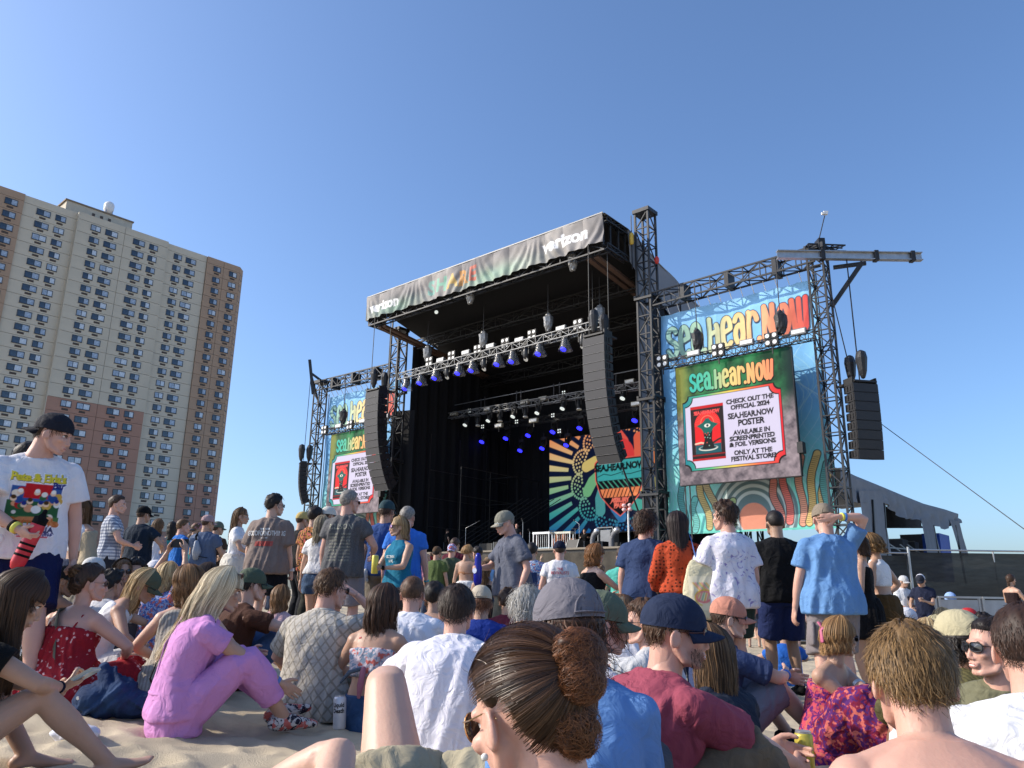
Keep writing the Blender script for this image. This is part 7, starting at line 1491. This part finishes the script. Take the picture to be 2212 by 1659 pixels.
# knit dress
p = sit('woman in a cream knit dress with light brown hair and a red scarf in it', 411, 1218, 4.85, -16, 'f', 'fair', CROSS, head_=(-38, 6, 0)); p.shirt(cloth('b8b0a4', 'rib', '9a9288'), sleeve=0, strap=True, name='dress', top=.475, hem=-.16, inf=.018, drape=.11, collar=False, amp=.010, fr=16); p.bottoms(cloth('b8b0a4', 'rib', '9a9288'), to=.9, name='dress_skirt', inf=.045, flare=.06, amp=.012); p.long(H_LB, 620, .20, az=80, vol=.026, wave=.02, w=.005); p.shades()
v, f = tube([(.06, -.075, .03), (.065, -.115, -.01), (.06, -.13, -.07), (.04, -.125, -.13), (.03, -.12, -.18)], [(.014, .012), (.022, .016), (.02, .014), (.015, .01), (.008, .006)], 10); p.obj('scarf', p.hp(v), f, mat('red_scarf', (.42, .02, .03), .7, bump=.5)); p.strapline([(.05, .1, .42), (.06, .0, .5), (.05, -.09, .44), (.1, -.13, .25)], cloth('5a6068'), .022, .003)
# pink jumpsuit
p = sit('woman with long blond hair in a pink short sleeve jumpsuit and a black bag strap', 490, 1222, 4.05, 56, 'f', 'tan', lean=(-4, 30, 24), head_=(6, 10, 0), fl=(-.12, .62, .08), fr=(.15, .56, .07), kr=(.15, -.3, 1), hr=(.20, .60, .20), er=(1, -.3, .3), wide=1.14, gr='flat')
PK = cloth('d898d2'); p.shirt(PK, name='jumpsuit_top', sleeve=.24, hem=-.04, inf=.014, drape=.010, flare=.012, amp=.006); p.ringband('waist_seam', PK, .09, .175, .125, .012); p.bottoms(PK, name='jumpsuit_legs', to=.86, inf=.018, flare=.012, top=.10, amp=.008); p.long(hairm('b89468', 'fff0cc'), 2400, .46, az=78, vol=.030, wave=.018, w=.0026, clump=1.3, front=8, fall=(-.12, -.42, -1)); p.shades(up=True, lens=lens_br, frame=mat('tortoise_frame', (.12, .05, .03), .3, var=0))
p.strapline([(.12, .10, .36), (.10, .02, .49), (.05, -.10, .44), (-.05, -.125, .30), (-.14, -.12, .14), (-.17, -.05, .04)], BLK, .012, .004); p.band(1, .92, .03, .02, mat('blue_white_band', (.1, .2, .5), .5), 'watch'); p.shoes(cloth('d8d4d0', 'patch', '2a2a3a'), name='espadrille')
v, f = tube([p.T(0, -.128, .46), p.T(0, -.132, .3), p.T(0, -.12, .12), p.T(0, -.14, -.02)], .004, 6); p.obj('back_seam', v, f, PK)
# brown shirt with orange cup
p = sit('man in a brown shirt and olive cap behind the blond woman, holding an orange cup', 549, 1226, 5.5, 50, 'm', 'fair', hr=(.28, .50, .44), gr='grip', pr=(-1, 0, 0), wide=1.05); p.shirt(cloth('4e3024'), sleeve=.3); p.bottoms(cloth('3e5a80', 'denim', '567298'), to=.6); p.capped(H_BK, 100); p.cap(cloth('54604e')); p.shades()
R = p.handR[1]; c = p.arm[1][2] + R[:, 0] * .08 - R[:, 2] * .05 + [0, 0, .02]; o = held('plastic_cup', 'orange plastic cup with white lettering held by the brown shirt man', 'cup', wp(p, c)); b = MB(); b.tube([(0, 0, -.07), (0, 0, .02)], [.036, .045], 20, cap=False); b.build('drink', mat('red_orange_drink', (.55, .08, .015), .3), o, True); b = MB(); b.tube([(0, 0, .021), (0, 0, .085)], [.045, .050], 20, cap=False); b.build('cup_body', mat('orange_cup', (.75, .38, .03), .3), o, True)
for i, t in enumerate(('TURN', 'TO', 'PLAY')):
    me = text_mesh(t, .02); V = [(v.co.x * .022, -.0475, -.0 - i * .022 + v.co.y * .022) for v in me.vertices]; F = [tuple(q.vertices) for q in me.polygons]; link('cup_lettering', mesh('cup_lettering', V, F, white_m), o)
# beige diamond knit
p = sit('man in a beige diamond knit shirt with short brown hair and sunglasses, seen from behind', 721, 1227, 4.8, 12, 'm', 'pink', CROSS, head_=(30, 6, 0), wide=1.12, hr=(.14, .28, .74), er=(1, .4, -.5), gr='flat'); p.shirt(cloth('cdc6ba', 'diamond', 'aaa294'), sleeve=.38, hem=-.12, inf=.018, drape=.03, flare=.02, amp=.009, fr=8); p.bottoms(cloth('7c7460'), to=.9, name='trousers'); p.short(hairm('3c281a', '7a583a'), 900, .028, t=.016, w=.0035, nape=-.05); p.shades(); p.ringband('shirt_collar', cloth('cdc6ba'), .515, .07, .07, .018)
# dark long hair, cropped floral top
p = sit('woman with long dark wavy hair in a floral tie-back crop top and blue jeans', 834, 1259, 4.55, 16, 'f', 'tan', CROSS, head_=(12, 4, 0)); p.shirt(cloth('8aa0b4', 'patch', 'e0d0d4'), sleeve=0, strap=True, name='crop_top', top=.36, hem=.20, inf=.012, drape=0); p.bottoms(cloth('34527c', 'denim', '4c6c96'), to=.97, name='jeans', top=.10, inf=.012); p.long(hairm('20140e', '5a3c28'), 1100, .38, az=82, vol=.024, wave=.026, w=.004, clump=1.4, front=6); p.shades(up=True)
v, f = tube([p.T(-.02, -.12, .24), p.T(-.08, -.15, .22), p.T(-.13, -.15, .17)], [(.015, .012), (.03, .014), (.02, .008)], 8); p.obj('tie_bow', v, f, cloth('5a6470')); v, f = tube([p.T(0, -.12, .24), p.T(.01, -.16, .16), p.T(.0, -.15, .10)], [(.018, .016), (.022, .012), (.012, .006)], 8); p.obj('tie_bow', v, f, cloth('b07080')); b = MB(); b.box(p.T(.07, -.135, .07), (.055, .008, .03)); p.obj('leather_patch', np.concatenate(b.V), b.F, mat('brown_leather', (.12, .045, .02), .6), smooth=False)
p = sit('man in a plain white tee with cropped brown hair, right of the long dark hair', 893, 1243, 5.6, 4, 'm', 'pink', wide=1.08); p.shirt(cloth('eef0fa'), hem=-.1, amp=.009); p.bottoms(cloth('3a3c44'), to=.6); p.short(hairm('4a3426', '7c5a40'), 500, .02, t=.010, w=.0035, nape=-.05)
p = sit('man in a rumpled white button shirt with thick dark hair, sitting at the centre', 989, 1263, 3.85, 8, 'm', 'pink', wide=1.12, lean=(-8, 30, 20)); p.shirt(cloth('f2f0fa'), sleeve=.60, hem=-.14, inf=.024, drape=.035, flare=.02, sinf=.022, amp=.013, fr=8, name='button_shirt'); p.bottoms(cloth('a89c84'), to=.95, name='trousers', inf=.03); p.short(hairm('1e1612', '4c3a2e'), 2400, .03, t=.020, lift=.08, w=.0024, nape=-.062); v, f = tube([p.T(.075 * math.sin(a), -.075 * math.cos(a) + .005, .505) for a in np.linspace(-1.9, 1.9, 15)], [(.010, .024)] * 15, 8, hint=(0, 0, 1)); p.obj('shirt_collar', v, f, cloth('f2f0fa'))
v, f = tube([p.T(x, -.128 + .25 * x * x, .40) for x in np.linspace(-.16, .16, 11)], .003, 6); p.obj('yoke_seam', v, f, cloth('dcd8e8'))
p = sit('dark haired person with black criss-cross straps on a bare back, behind the white shirt', 940, 1257, 6.8, 10, 'f', 'tan'); p.bottoms(BLK, to=.5); p.short(H_BK, 200, .03, t=.03); p.strapline([(-.10, -.09, .40), (.1, -.10, .30)], BLK, .006, .003); p.strapline([(.10, -.09, .40), (-.1, -.10, .30)], BLK, .006, .003)
p = sit('person in a royal blue jacket and a tan cap with a short brown ponytail', 1039, 1264, 5.9, 0, 'm', 'tan', head_=(-5, 6, 0)); p.shirt(cloth('1e3a90'), sleeve=.9, inf=.03, sinf=.02); p.bottoms(cloth('30384a'), to=.9, name='trousers'); p.capped(hairm('4a2c1c', '8a5a3c'), 300, .05, t=.016, curl=.006); p.cap(cloth('c4b8a4'), strap=BLK)
p = sit('grey haired person in a pale blue shirt beside the grey cap', 1141, 1267, 4.3, 10, 'm', 'fair', wide=1.05, head_=(10, 5, 0)); p.shirt(cloth('7a90a8')); p.bottoms(cloth('50545c'), to=.6); p.short(hairm('8a8880', 'd8d4cc'), 900, .035, t=.022, curl=.003, w=.004); 
# grey cap, light blue tee
p = sit('man sitting in a light blue tee and faded grey cap, strap towards us', 1224, 1250, 2.12, 8, 'm', 'tan', wide=.98, head_=(-38, 4, 0), lean=(0, 28, 24), el=(-.15, -1, -.8), er=(.15, -1, -.8), hl=(-.12, .36, .3), hr=(.12, .36, .3)); p.shirt(cloth('6f9ad2'), hem=-.1, inf=.016, amp=.010, fr=8); p.bottoms(cloth('50545c'), to=.6); p.capped(hairm('241813', '6a4630'), 900, .07, t=.018, curl=.006, w=.0035, nape=-.10); p.cap(cloth('77747c'), strap=BLK, big=1.03)
for a in (-.9, -.3, .5): v, f = ellip((math.sin(a) * .055, -.010 - .086 * math.cos(a) * .75, .028 + .078), (.0035, .0035, .0035), nu=8, nv=5); p.obj('eyelet', p.hp(v), f, mat('navy_eyelet', (.03, .03, .07), .5))
p = sit('person in a white tee and a sage green cap with its brim pointing right', 1300, 1274, 2.95, 66, 'm', 'pink', head_=(16, 4, 0), wide=.95); p.shirt(cloth('e8e8f0')); p.bottoms(cloth('50545c'), to=.6); p.capped(hairm('3a2418', '7a4c30'), 300, .07, t=.014, curl=.006); p.cap(cloth('66705e'), patch=(mat('pink_patch', (.6, .25, .3), .7), .012, .018, True))
p = sit('woman with long brown hair and a grey-brown cap sitting behind the sage green cap', 1345, 1284, 5.0, 2, 'f', 'tan'); p.shirt(cloth('eceaf0')); p.bottoms(cloth('50545c'), to=.6); p.long(H_BR, 300, .3, az=85); p.cap(cloth('6c675c'))
p = sit('man with swept brown hair and black sunglasses facing left in a white tee', 1386, 1296, 4.2, -52, 'm', 'pink', head_=(-32, 0, 0), hl=(-.1, .5, .5)); p.shirt(cloth('dedede')); p.bottoms(cloth('50545c'), to=.6); p.short(hairm('33231a', '75543a'), 500, .045, t=.026, w=.004); p.shades()
# maroon tee
p = sit('smiling bearded man in a dusty red tee and navy cap hugging his knees', 1457, 1282, 2.6, 66, 'm', 'pink', mouth='smile', head_=(32, 2, 0), wide=1.2, lean=(4, 32, 22), fl=(-.14, .62, .07), fr=(.16, .60, .07), hl=(.06, .66, .34), hr=(.12, .66, .30), er=(1, .0, -.2), el=(-1, 0, -.2), gr='fist')
p.shirt(cloth('a04c5e'), hem=-.14, sleeve=.40, inf=.018, drape=.03, flare=.02, sinf=.016, amp=.009, fr=8); p.bottoms(cloth('7a6c58'), to=.62, inf=.03, flare=.03, amp=.012); p.capped(hairm('3a281c', '6a4c34'), 700, .02, t=.008, w=.003); p.cap(cloth('25304a'), patch=(mat('badge_print', (.35, .36, .42), .7, var=.6, vs=180), .024, .024, True), big=1.02); p.shades(round_=True, lens=mat('dark_brown_lens', (.04, .03, .022), .08, spec=.9, var=0), frame=mat('tortoise_frame', (.12, .05, .03), .3, var=0))
V = [];
Pb = []
for i in range(700):
    a = RN.uniform(-1.35, 1.35); z = RN.uniform(-.11, -.045); 
    if z > -.06 and abs(a) < .55: continue
    rr = .052 + .012 * abs(a); q = np.array([math.sin(a) * (.050 + .020 * min(1, abs(a))), .030 + math.cos(a) * (.062 + .1 * (z + .11) * .3), z]); Pb.append([q, q + [math.sin(a) * .002, math.cos(a) * .002, -.006], q + [math.sin(a) * .0025, math.cos(a) * .0025, -.012]])
p.ribbons(Pb, .0016, hairm('2c1c14', '5c3c28'), 'beard'); p.shoes(BLK)
w0 = (p.arm[1][2] + p.arm[-1][2]) / 2; o = held('drink_can', 'small yellow drink can just beyond the hands of the dusty red tee man', 'can', wp(p, w0 + [.0, .12, .0])); b = MB(); b.tube([(0, 0, -.05), (0, 0, -.045), (0, 0, .05), (0, 0, .06)], [.024, .029, .029, .024], 16, cap=False); b.build('can_body', mat('yellow_can', (.6, .5, .08), .35, .3), o, True); b = MB(); b.tube([(0, 0, .058), (0, 0, .064)], .025, 16, cap=False); b.build('can_top', silver, o)
p = sit('woman with long straight brown hair hidden behind the navy cap man', 1528, 1345, 3.35, -30, 'f', 'tan', kmax=1.05); p.shirt(cloth('2c3444')); p.bottoms(cloth('2c3444'), to=.9, name='trousers'); p.long(hairm('33241a', '8a6a48'), 500, .40, az=80, w=.004)
# pink cap
p = sit('man in a salmon cap with a picture patch, blue mirror sunglasses and a navy tee', 1573, 1288, 4.75, 78, 'm', 'fair', head_=(18, 4, 0), wide=1.1, mouth='smile', hr=(.06, .46, .44), hl=(-.02, .50, .42), er=(1, -.2, -.2), el=(-1, 0, -.2), fr=(.12, .62, .07)); p.shirt(cloth('3c4a70'), hem=-.1, sleeve=.38, flare=.02); p.bottoms(cloth('7c8090'), to=.52, inf=.03, flare=.03); p.capped(H_DB, 260, t=.008); p.cap(cloth('cf8e78'), patch=(mat('picture_patch', (.14, .2, .26), .6, var=.7, vs=60), .024, .020, False)); p.shades(lens=lens_bl); p.band(1, .9, .034, .03, mat('blue_band', (.05, .2, .6), .5)); p.shoes(BLK, name='sandal')
# floral dress woman, ribbon
p = sit('woman in a purple floral strapless dress with a pink ribbon in her hair', 1811, 1329, 4.5, 140, 'f', 'tan', head_=(-62, 4, 0), hl=(.16, .40, .38), hr=(-.10, .36, .22), el=(-1, .3, 0), er=(1, .3, -.3), fl=(-.14, .5, .07), fr=(.14, .5, .07)); p.shirt(cloth('6a2a78', 'patch', 'd8566a'), sleeve=0, name='dress', top=.36, hem=-.14, inf=.02, drape=.08, collar=False); p.bottoms(cloth('8c2444', 'patch', '5a2a70'), to=.95, name='dress_skirt', inf=.05, flare=.06, amp=.012); p.long(H_DBL, 620, .14, az=75, vol=.022, wave=.012, w=.0035, clump=1.5); p.shades()
v, f = tube([(.0, -.12, .055), (.0, -.14, .03), (.01, -.14, -.04)], [(.02, .006), (.012, .01), (.022, .006)], 8); p.obj('hair_ribbon', p.hp(v), f, mat('pink_ribbon', (.5, .12, .2), .6)); v, f = tube([(-.01, -.13, .05), (-.035, -.13, .08)], [(.006, .004), (.018, .006)], 8); p.obj('hair_ribbon', p.hp(v), f, mat('pink_ribbon', (.5, .12, .2), .6))
for q in (.60, .63, .66): a, e, w0 = p.arm[-1]; c = a + (e - a) * q; v, f = tube([c, c + nrm(e - a) * .006], .044, 16, cap=False); p.obj('arm_bangle', v, f, silver)
p.band(-1, .9, .03, .025, mat('yellow_band', (.75, .68, .1), .5)); p.band(-1, .82, .031, .02, mat('blue_band', (.05, .2, .6), .5)); p.band(1, .9, .03, .006, goldm, 'bracelet')
# bare back
p = sit('bare-backed man with tousled sandy brown hair at the lower right, seen from behind', 1954, 1343, 1.76, 8, 'm', 'pink', CROSS, wide=1.12, lean=(-4, 32, 34), head_=(2, 10, 0), hl=(-.24, .34, .22), hr=(.24, .34, .22)); p.bottoms(cloth('44506a'), to=.5); p.short(hairm('4c3822', 'a58254'), 5200, .032, t=.016, w=.0019, nape=-.075, rough=.35, fwd=.5, lift=.08)
# olive tee man
p = sit('man in an olive tee with cropped black hair and wraparound sunglasses, facing left', 2131, 1330, 3.2, -148, 'm', 'pink', mouth='smile', head_=(50, -4, 0), wide=1.15, hr=(.30, .34, .34)); p.shirt(cloth('7c7a60'), sleeve=.38, hem=-.1, amp=.009); p.bottoms(cloth('3a3c34'), to=.6); p.short(H_BK, 700, .022, t=.013, w=.003, line=[.064, .058, .03, .0, .02, -.035, -.05]); p.shades()
p = sit('person with dark curly hair, a tan backwards cap and a ribbed olive sweater', 2064, 1320, 3.75, -14, 'm', 'brown', wide=1.1, head_=(20, 0, 0)); p.shirt(cloth('6c6640', 'rib', '565034'), sleeve=.9, inf=.022, sinf=.016); p.bottoms(BLK, to=.6); p.capped(H_BK, 500, .06, t=.03, curl=.008, w=.005); p.cap(cloth('c2b896'), back=False, strap=BLK, big=1.1, yaw=25)
p = sit('man with a dark crew cut in a white tee at the right edge', 2207, 1298, 2.3, 24, 'm', 'pink', wide=1.2, lean=(-4, 34, 24), head_=(8, 0, 0)); p.shirt(cloth('f0f0f2'), hem=-.1, inf=.02, sleeve=.42, flare=.02, amp=.012, fr=8); p.bottoms(cloth('2c3038'), to=.6); p.short(hairm('2a1c15', '4c3426'), 3000, .014, t=.012, w=.002, nape=-.05, lift=.06)
p = sit('person in a white cap sitting in front of the barrier by the two young men', 1958, 1312, 8.4, 20, 'm', 'tan', head_=(40, 10, 0)); p.shirt(cloth('2a2c34')); p.bottoms(BLK, to=.6); p.capped(H_BK, 30); p.cap(cloth('e8e8ee'), strap=BLK)
p = sit('blond person with dark sunglasses looking right, behind the sandy haired man', 2000, 1334, 5.2, 54, 'f', 'fair'); p.shirt(cloth('d8d8e0')); p.bottoms(BLK, to=.6); p.long(H_BL, 300, .08, az=75, vol=.02); p.shades()
p = sit('person with pale blond hair farther back behind the blond sunglasses wearer', 2020, 1328, 6.4, 20, 'f', 'fair'); p.shirt(cloth('b0a890')); p.bottoms(BLK, to=.6); p.long(hairm('a89868', 'e8dcb0'), 200, .1, az=80, vol=.025)
p = sit('person in a bright red cap in the sitting crowd at the right', 2090, 1313, 8.2, 10, 'm', 'tan', head_=(10, 10, 0)); p.shirt(cloth('26201e')); p.bottoms(BLK, to=.6); p.capped(H_BK, 30); p.cap(mat('red_cap_cloth', (.45, .015, .02), .8))
# small sitting crowd at the left
for a in [('woman in round sunglasses in the sitting crowd behind the olive cap', 269, 1205, 7.4, 140, 'f', H_BR, 'c89888', True, None), ('man with wavy dark hair beside the round sunglasses woman', 296, 1207, 7.5, 170, 'm', H_BK, '3a3c44', False, None), ('man in a white cap and blue sunglasses in the left sitting crowd', 337, 1209, 8.0, 160, 'm', H_DB, 'd8d8d8', True, 'e8e8f0'),
          ('person in a rumpled white cap right behind the red dress woman', 207, 1203, 7.3, 30, 'm', H_DB, '8a8478', False, 'e4e2dc'), ('blond woman in a blue patterned dress lifting a phone above her head', 369, 1212, 6.8, 20, 'f', H_BL, '4a6ab0', False, None), ('dark haired woman behind the pink jumpsuit, only her hair showing', 452, 1214, 6.3, 10, 'f', H_DB, '705848', False, None),
          ('person with dark hair low in the crowd left of the black cap', 118, 1232, 7.0, 40, 'f', H_BK, '5a3c34', False, None), ('man with dark curly hair between the sunglasses woman and the olive cap', 246, 1232, 6.6, 20, 'm', H_BK, 'e0e0e6', False, None), ('person in a grey hoodie in the left sitting crowd', 392, 1228, 7.6, 10, 'm', H_BR, '70747c', False, None),
          ('person in a pale pink tee in the sitting crowd below the taupe tee man', 610, 1262, 7.4, 10, 'f', H_LB, 'd8b0b0', False, None), ('person in a black tee sitting between the grey haired man and the white tee', 935, 1275, 8.2, -10, 'm', H_BR, '2c2c30', False, None), ('man in a maroon tee sitting right of the tan cap', 1098, 1272, 8.0, 10, 'm', H_DB, '702838', False, None), ('woman in a lilac top low between the legs of the standing crowd', 1425, 1308, 7.0, 5, 'f', H_BR, 'a898c8', False, None), ('person in a bright blue tee sitting beyond the black tee man', 1690, 1345, 9.5, 0, 'm', H_DB, '2a6ac8', False, None), ('person in an off-white top sitting behind the tan backwards cap', 2035, 1312, 7.4, 10, 'f', H_BL, 'd0ccc0', False, None), ('man in a dark tee sitting left of the red cap at the right', 2120, 1326, 7.0, 10, 'm', H_BK, '2c2c34', False, None)]:
    lift_ = 'lifting' in a[0]
    p = sit(a[0], a[1], a[2], a[3], a[4], a[5], 'tan', hl=(-.12, .18, 1.02) if lift_ else (-.17, .42, .40), hr=(.10, .18, 1.02) if lift_ else (.17, .42, .40), kmax=1.2); p.shirt(cloth(a[7], 'patch' if 'patterned' in a[0] else None, 'a8b8e0')); p.bottoms(cloth('50505a'), to=.6)
    if a[9]: p.capped(a[6], 30); p.cap(cloth(a[9]))
    elif a[5] == 'f': p.long(a[6], 160, .2, az=80, vol=.02, wave=.015, w=.006)
    else: p.short(a[6], 120, .035, t=.026, rough=.6, w=.006)
    if a[8]: p.shades(round_=True)
    if lift_: o = held('phone', 'phone held above the head of the blond woman in the blue patterned dress', 'phone', wp(p, (p.arm[1][2] + p.arm[-1][2]) / 2 + [0, .03, .08])); b = MB(); b.box((0, 0, 0), (.15, .012, .075)); b.build('phone_body', black, o)

# ------------------------------------------------------------------ reclining man, centre front
gx, gy = -.17, 2.12
p = Person('man lying on his back in olive shorts with both bare knees raised, centre front', (gx, gy, float(ground(gx, gy)) - .02), 3, 'm', 'fair', 1.12, .92, pelvis=.14, lean=(-84, -84, -84), head_=(0, -80, 0), fl=(-.15, .40, .06), fr=(.14, .42, .06), kl=(-.12, -.2, 1), kr=(.08, -.2, 1), hl=(-.40, -.10, .25), el=(.9, .2, .9), hr=(.35, -.35, .1), vox=.0085, group=SE, gl='relaxed')
OLV = cloth('b0a68c'); p.bottoms(OLV, to=.30, inf=.028, flare=.035, amp=.012, fr=7) if False else p.bottoms(OLV, to=.17, inf=.026, flare=.03, amp=.010); p.shirt(cloth('8aa4c8'), hem=-.02); p.short(H_BR, 100, .03); p.shoes(W); p.band(-1, .84, .033, .014, mat('bright_blue_band', (.01, .17, .65), .45))
Lh = []
for sd in (-1, 1):
    h_, k_, an = p.leg[sd]
    for i in range(0):
        f = RN.uniform(.25, 1.6); a0, a1 = (h_, k_) if f < 1 else (k_, an); q = f if f < 1 else f - 1; c = a0 + (a1 - a0) * q; d = nrm(a1 - a0); e = RN.normal(size=3); e = nrm(e - (e @ d) * d); r_ = np.interp(f, [0, .24, .6, .9, 1.04, 1.24, 1.4, 2], [.10, .096, .078, .062, .059, .061, .06, .04]) * 1.075; s0 = c + e * r_ * .99; Lh.append([s0, s0 + e * .004 + d * .004, s0 + e * .006 + d * .011])
# ------------------------------------------------------------------ woman with the bun, nearest
p = pp('woman with slicked brown hair in a curly bun and brown sunglasses, nearest of all', 1142, 1338, 1.07, -40, sex='f', tone='pink', group=SE, head_=(0, 17, 0), **{k: v for k, v in SITB.items()})
p.shirt(cloth('3a3c44'), sleeve=.2); p.bottoms(cloth('44506a'), to=.5); HB = hairm('2e1d13', '6c4c32', .26); HB2 = hairm('3c2214', '96603a', .4)
sh_ = p.hair_shell(HB, .012, tone=.25, rough=.05, line=[.060, .048, .012, -.012, .016, -.052, -.085])
bdir = nrm([.0, -1, .16]); Pp = []; tn = []
azs = [0, 45, 72, 88, 104, 122, 180]; zs = [.060, .048, .012, -.012, .016, -.052, -.085]
while len(Pp) < 6500:
    d = nrm(RN.normal(size=3)); az = abs(math.degrees(math.atan2(d[0], d[1]))); r0 = 1 / math.sqrt((d[0] / .0775) ** 2 + (d[1] / .0985) ** 2 + (d[2] / .095) ** 2)
    if r0 * d[2] + .022 < np.interp(az, azs, zs) + .004: continue
    an_ = math.acos(max(-1, min(1, d @ bdir))); 
    if an_ < .25: continue
    L0 = min(1, RN.uniform(.25, .6) * 1.6 / an_); off = .0115 + RN.uniform(0, .004); pts = []
    for k in range(9):
        t_ = k / 8 * L0; q = nrm((math.sin((1 - t_) * an_) * d + math.sin(t_ * an_) * bdir) / math.sin(an_)); r1 = 1 / math.sqrt((q[0] / .0775) ** 2 + (q[1] / .0985) ** 2 + (q[2] / .095) ** 2); pts.append(q * (r1 + off) + [0, -.013, .022])
    if any(abs(q[0]) > .066 and -.035 < q[1] < .028 and q[2] < .020 for q in pts): continue
    Pp.append(pts); ax_ = nrm(np.cross(d, bdir)); tn.append(.30 + .16 * math.sin(math.atan2(ax_[2], ax_[0]) * 19) + RN.uniform(-.2, .3))
p.ribbons(Pp, .0010, HB, tones=np.clip(np.array(tn), 0, 1), parent=sh_)
Fy = []
for i in range(260):
    d = nrm(RN.normal(size=3) * [1, .8, .6] + [0, -.3, .9]); q = d * np.array([.092, .113, .110]) + [0, -.013, .022]; t_ = nrm(np.cross(d, RN.normal(size=3)) + [0, -.6, 0]); pts = []
    for k in range(7): pts.append(q.copy()); t_ = nrm(t_ + RN.normal(size=3) * .18 - d * .06); q = q + t_ * .006
    Fy.append(pts)
p.ribbons(Fy, .0006, HB, name='flyaway_hair', parent=sh_)
p.lump(HB2, (.012, -.120, .054), (.037, .031, .035), n=1900, w=.0012, amp=.25, strand=.06, curl=1.3, parent=sh_); p.lump(HB2, (.0, -.130, .022), (.030, .024, .027), n=1100, w=.0012, amp=.22, strand=.06, curl=1.5, parent=sh_, name='loose_curls'); p.lump(HB2, (.004, -.092, -.035), (.036, .020, .040), n=1100, w=.0012, amp=.22, strand=.06, curl=1.5, parent=sh_, name='loose_curls')
v, f = tube([(.035 * math.cos(a), -.098 - .008 * math.sin(a * 2), .035 + .035 * math.sin(a)) for a in np.linspace(0, 6.28, 22)], .006, 8, cap=False); p.obj('hair_tie', p.hp(v), f, BLK)
p.shades(lens=lens_br, frame=goldm, thin=True, round_=True)
for sd in (-1, 1): v, f = ellip((sd * .092, .004, -.052), (.0055, .0055, .0055), nu=10, nv=8); p.obj('earring', p.hp(v), f, mat('pearl', (.7, .68, .62), .2))

# ------------------------------------------------------------------ things on the sand
def onsand(x, y, Y0=4.5):
    Y = Y0
    for _ in range(25): q = P(x, y, Y); g = float(ground(q[0], q[1])); r = ray(x, y); Y += (q[2] - g) / max(.05, -r[2] / r[1]) * .7
    q = P(x, y, Y); q[2] = float(ground(q[0], q[1])); return q
tall = mat('white_can_print', (.62, .62, .64), .35, .2, var=.1)
for i, (x, y, lab, ttl) in enumerate([(733, 1575, 'tall white seltzer can with black lettering standing in the sand left of the raised knees', ('Liquid', 'Death')), (1756, 1582, 'tall pale grey drink can with dark lettering in the sand by the purple dress', ('Malt', 'Beer'))]):
    q = onsand(x, y); o = held('drink_can', lab, 'can', q + [0, 0, .0], group='tall cans standing in the sand'); o.rotation_euler = (0, rad(-3 + 6 * i), 0)
    b = MB(); b.tube([(0, 0, 0), (0, 0, .008), (0, 0, .148), (0, 0, .160)], [.028, .033, .033, .026], 20, cap=False); b.build('can_body', tall, o, True); b = MB(); b.tube([(0, 0, .158), (0, 0, .164)], .026, 16, cap=False); b.build('can_top', silver, o)
    for j, t in enumerate(ttl if i == 0 else ttl[:1]):
        me = text_mesh(t, .03); V = [(.0338 * math.sin((v.co.x * .026) / .0338), -.0338 * math.cos((v.co.x * .026) / .0338), .11 - j * .028 + v.co.y * .03) for v in me.vertices]; link('can_lettering', mesh('can_lettering', V, [tuple(q_.vertices) for q_ in me.polygons], BLK), o)
def sandal(x, y, rz, lab):
    q = onsand(x, y); o = held('flip_flop', lab, 'sandal', q + [0, 0, .03], rad(rz), 'black flip-flops on the sand'); b = MB(); b.tube([(0, -.12, 0), (0, -.04, 0), (0, .06, 0), (0, .12, 0)], [(.036, .012), (.034, .012), (.048, .012), (.035, .012)], 14, hint=(0, 0, 1)); b.build('sole', rubber, o, True); b = MB(); b.tube([(-.045, -.01, .01), (-.03, .03, .04), (0, .07, .012), (.03, .03, .04), (.045, -.01, .01)], [(.010, .004)] * 5, 8); b.build('strap', BLK, o, True)
sandal(1722, 1612, 70, 'black flip-flop on the sand, the farther one beside the orange cup'); sandal(1745, 1640, 80, 'black flip-flop on the sand, the nearer one beside the orange cup')
q = onsand(1735, 1648); o = held('plastic_cup', 'small orange cup lying on the sand by the black flip-flops', 'cup', q + [0, 0, .05]); b = MB(); b.tube([(0, 0, -.02), (.06, 0, -.01)], [.022, .030], 18, cap=False); b.build('cup_body', mat('orange_cup', (.75, .38, .03), .3), o, True); b = MB(); b.tube([(.064, 0, -.009), (.068, 0, -.008)], .026, 16, cap=False); b.build('orange_slice', mat('orange_flesh', (.7, .42, .08), .5), o)
q = onsand(160, 1600, 3.4); o = held('cloth_shoe', 'white cloth lying on the sand under the bent leg at the lower left', 'cloth', q + [0, 0, .03]); v, f = ellip((0, 0, 0), (.11, .06, .04)); V, F = remesh([(v, f)], .008, 1); V += vnormals(V, F) * wrinkle(V, 25, .01)[:, None]; link('cloth_bundle', mesh('cloth_bundle', V, F, cloth('e8e8f0'), smooth=True), o)
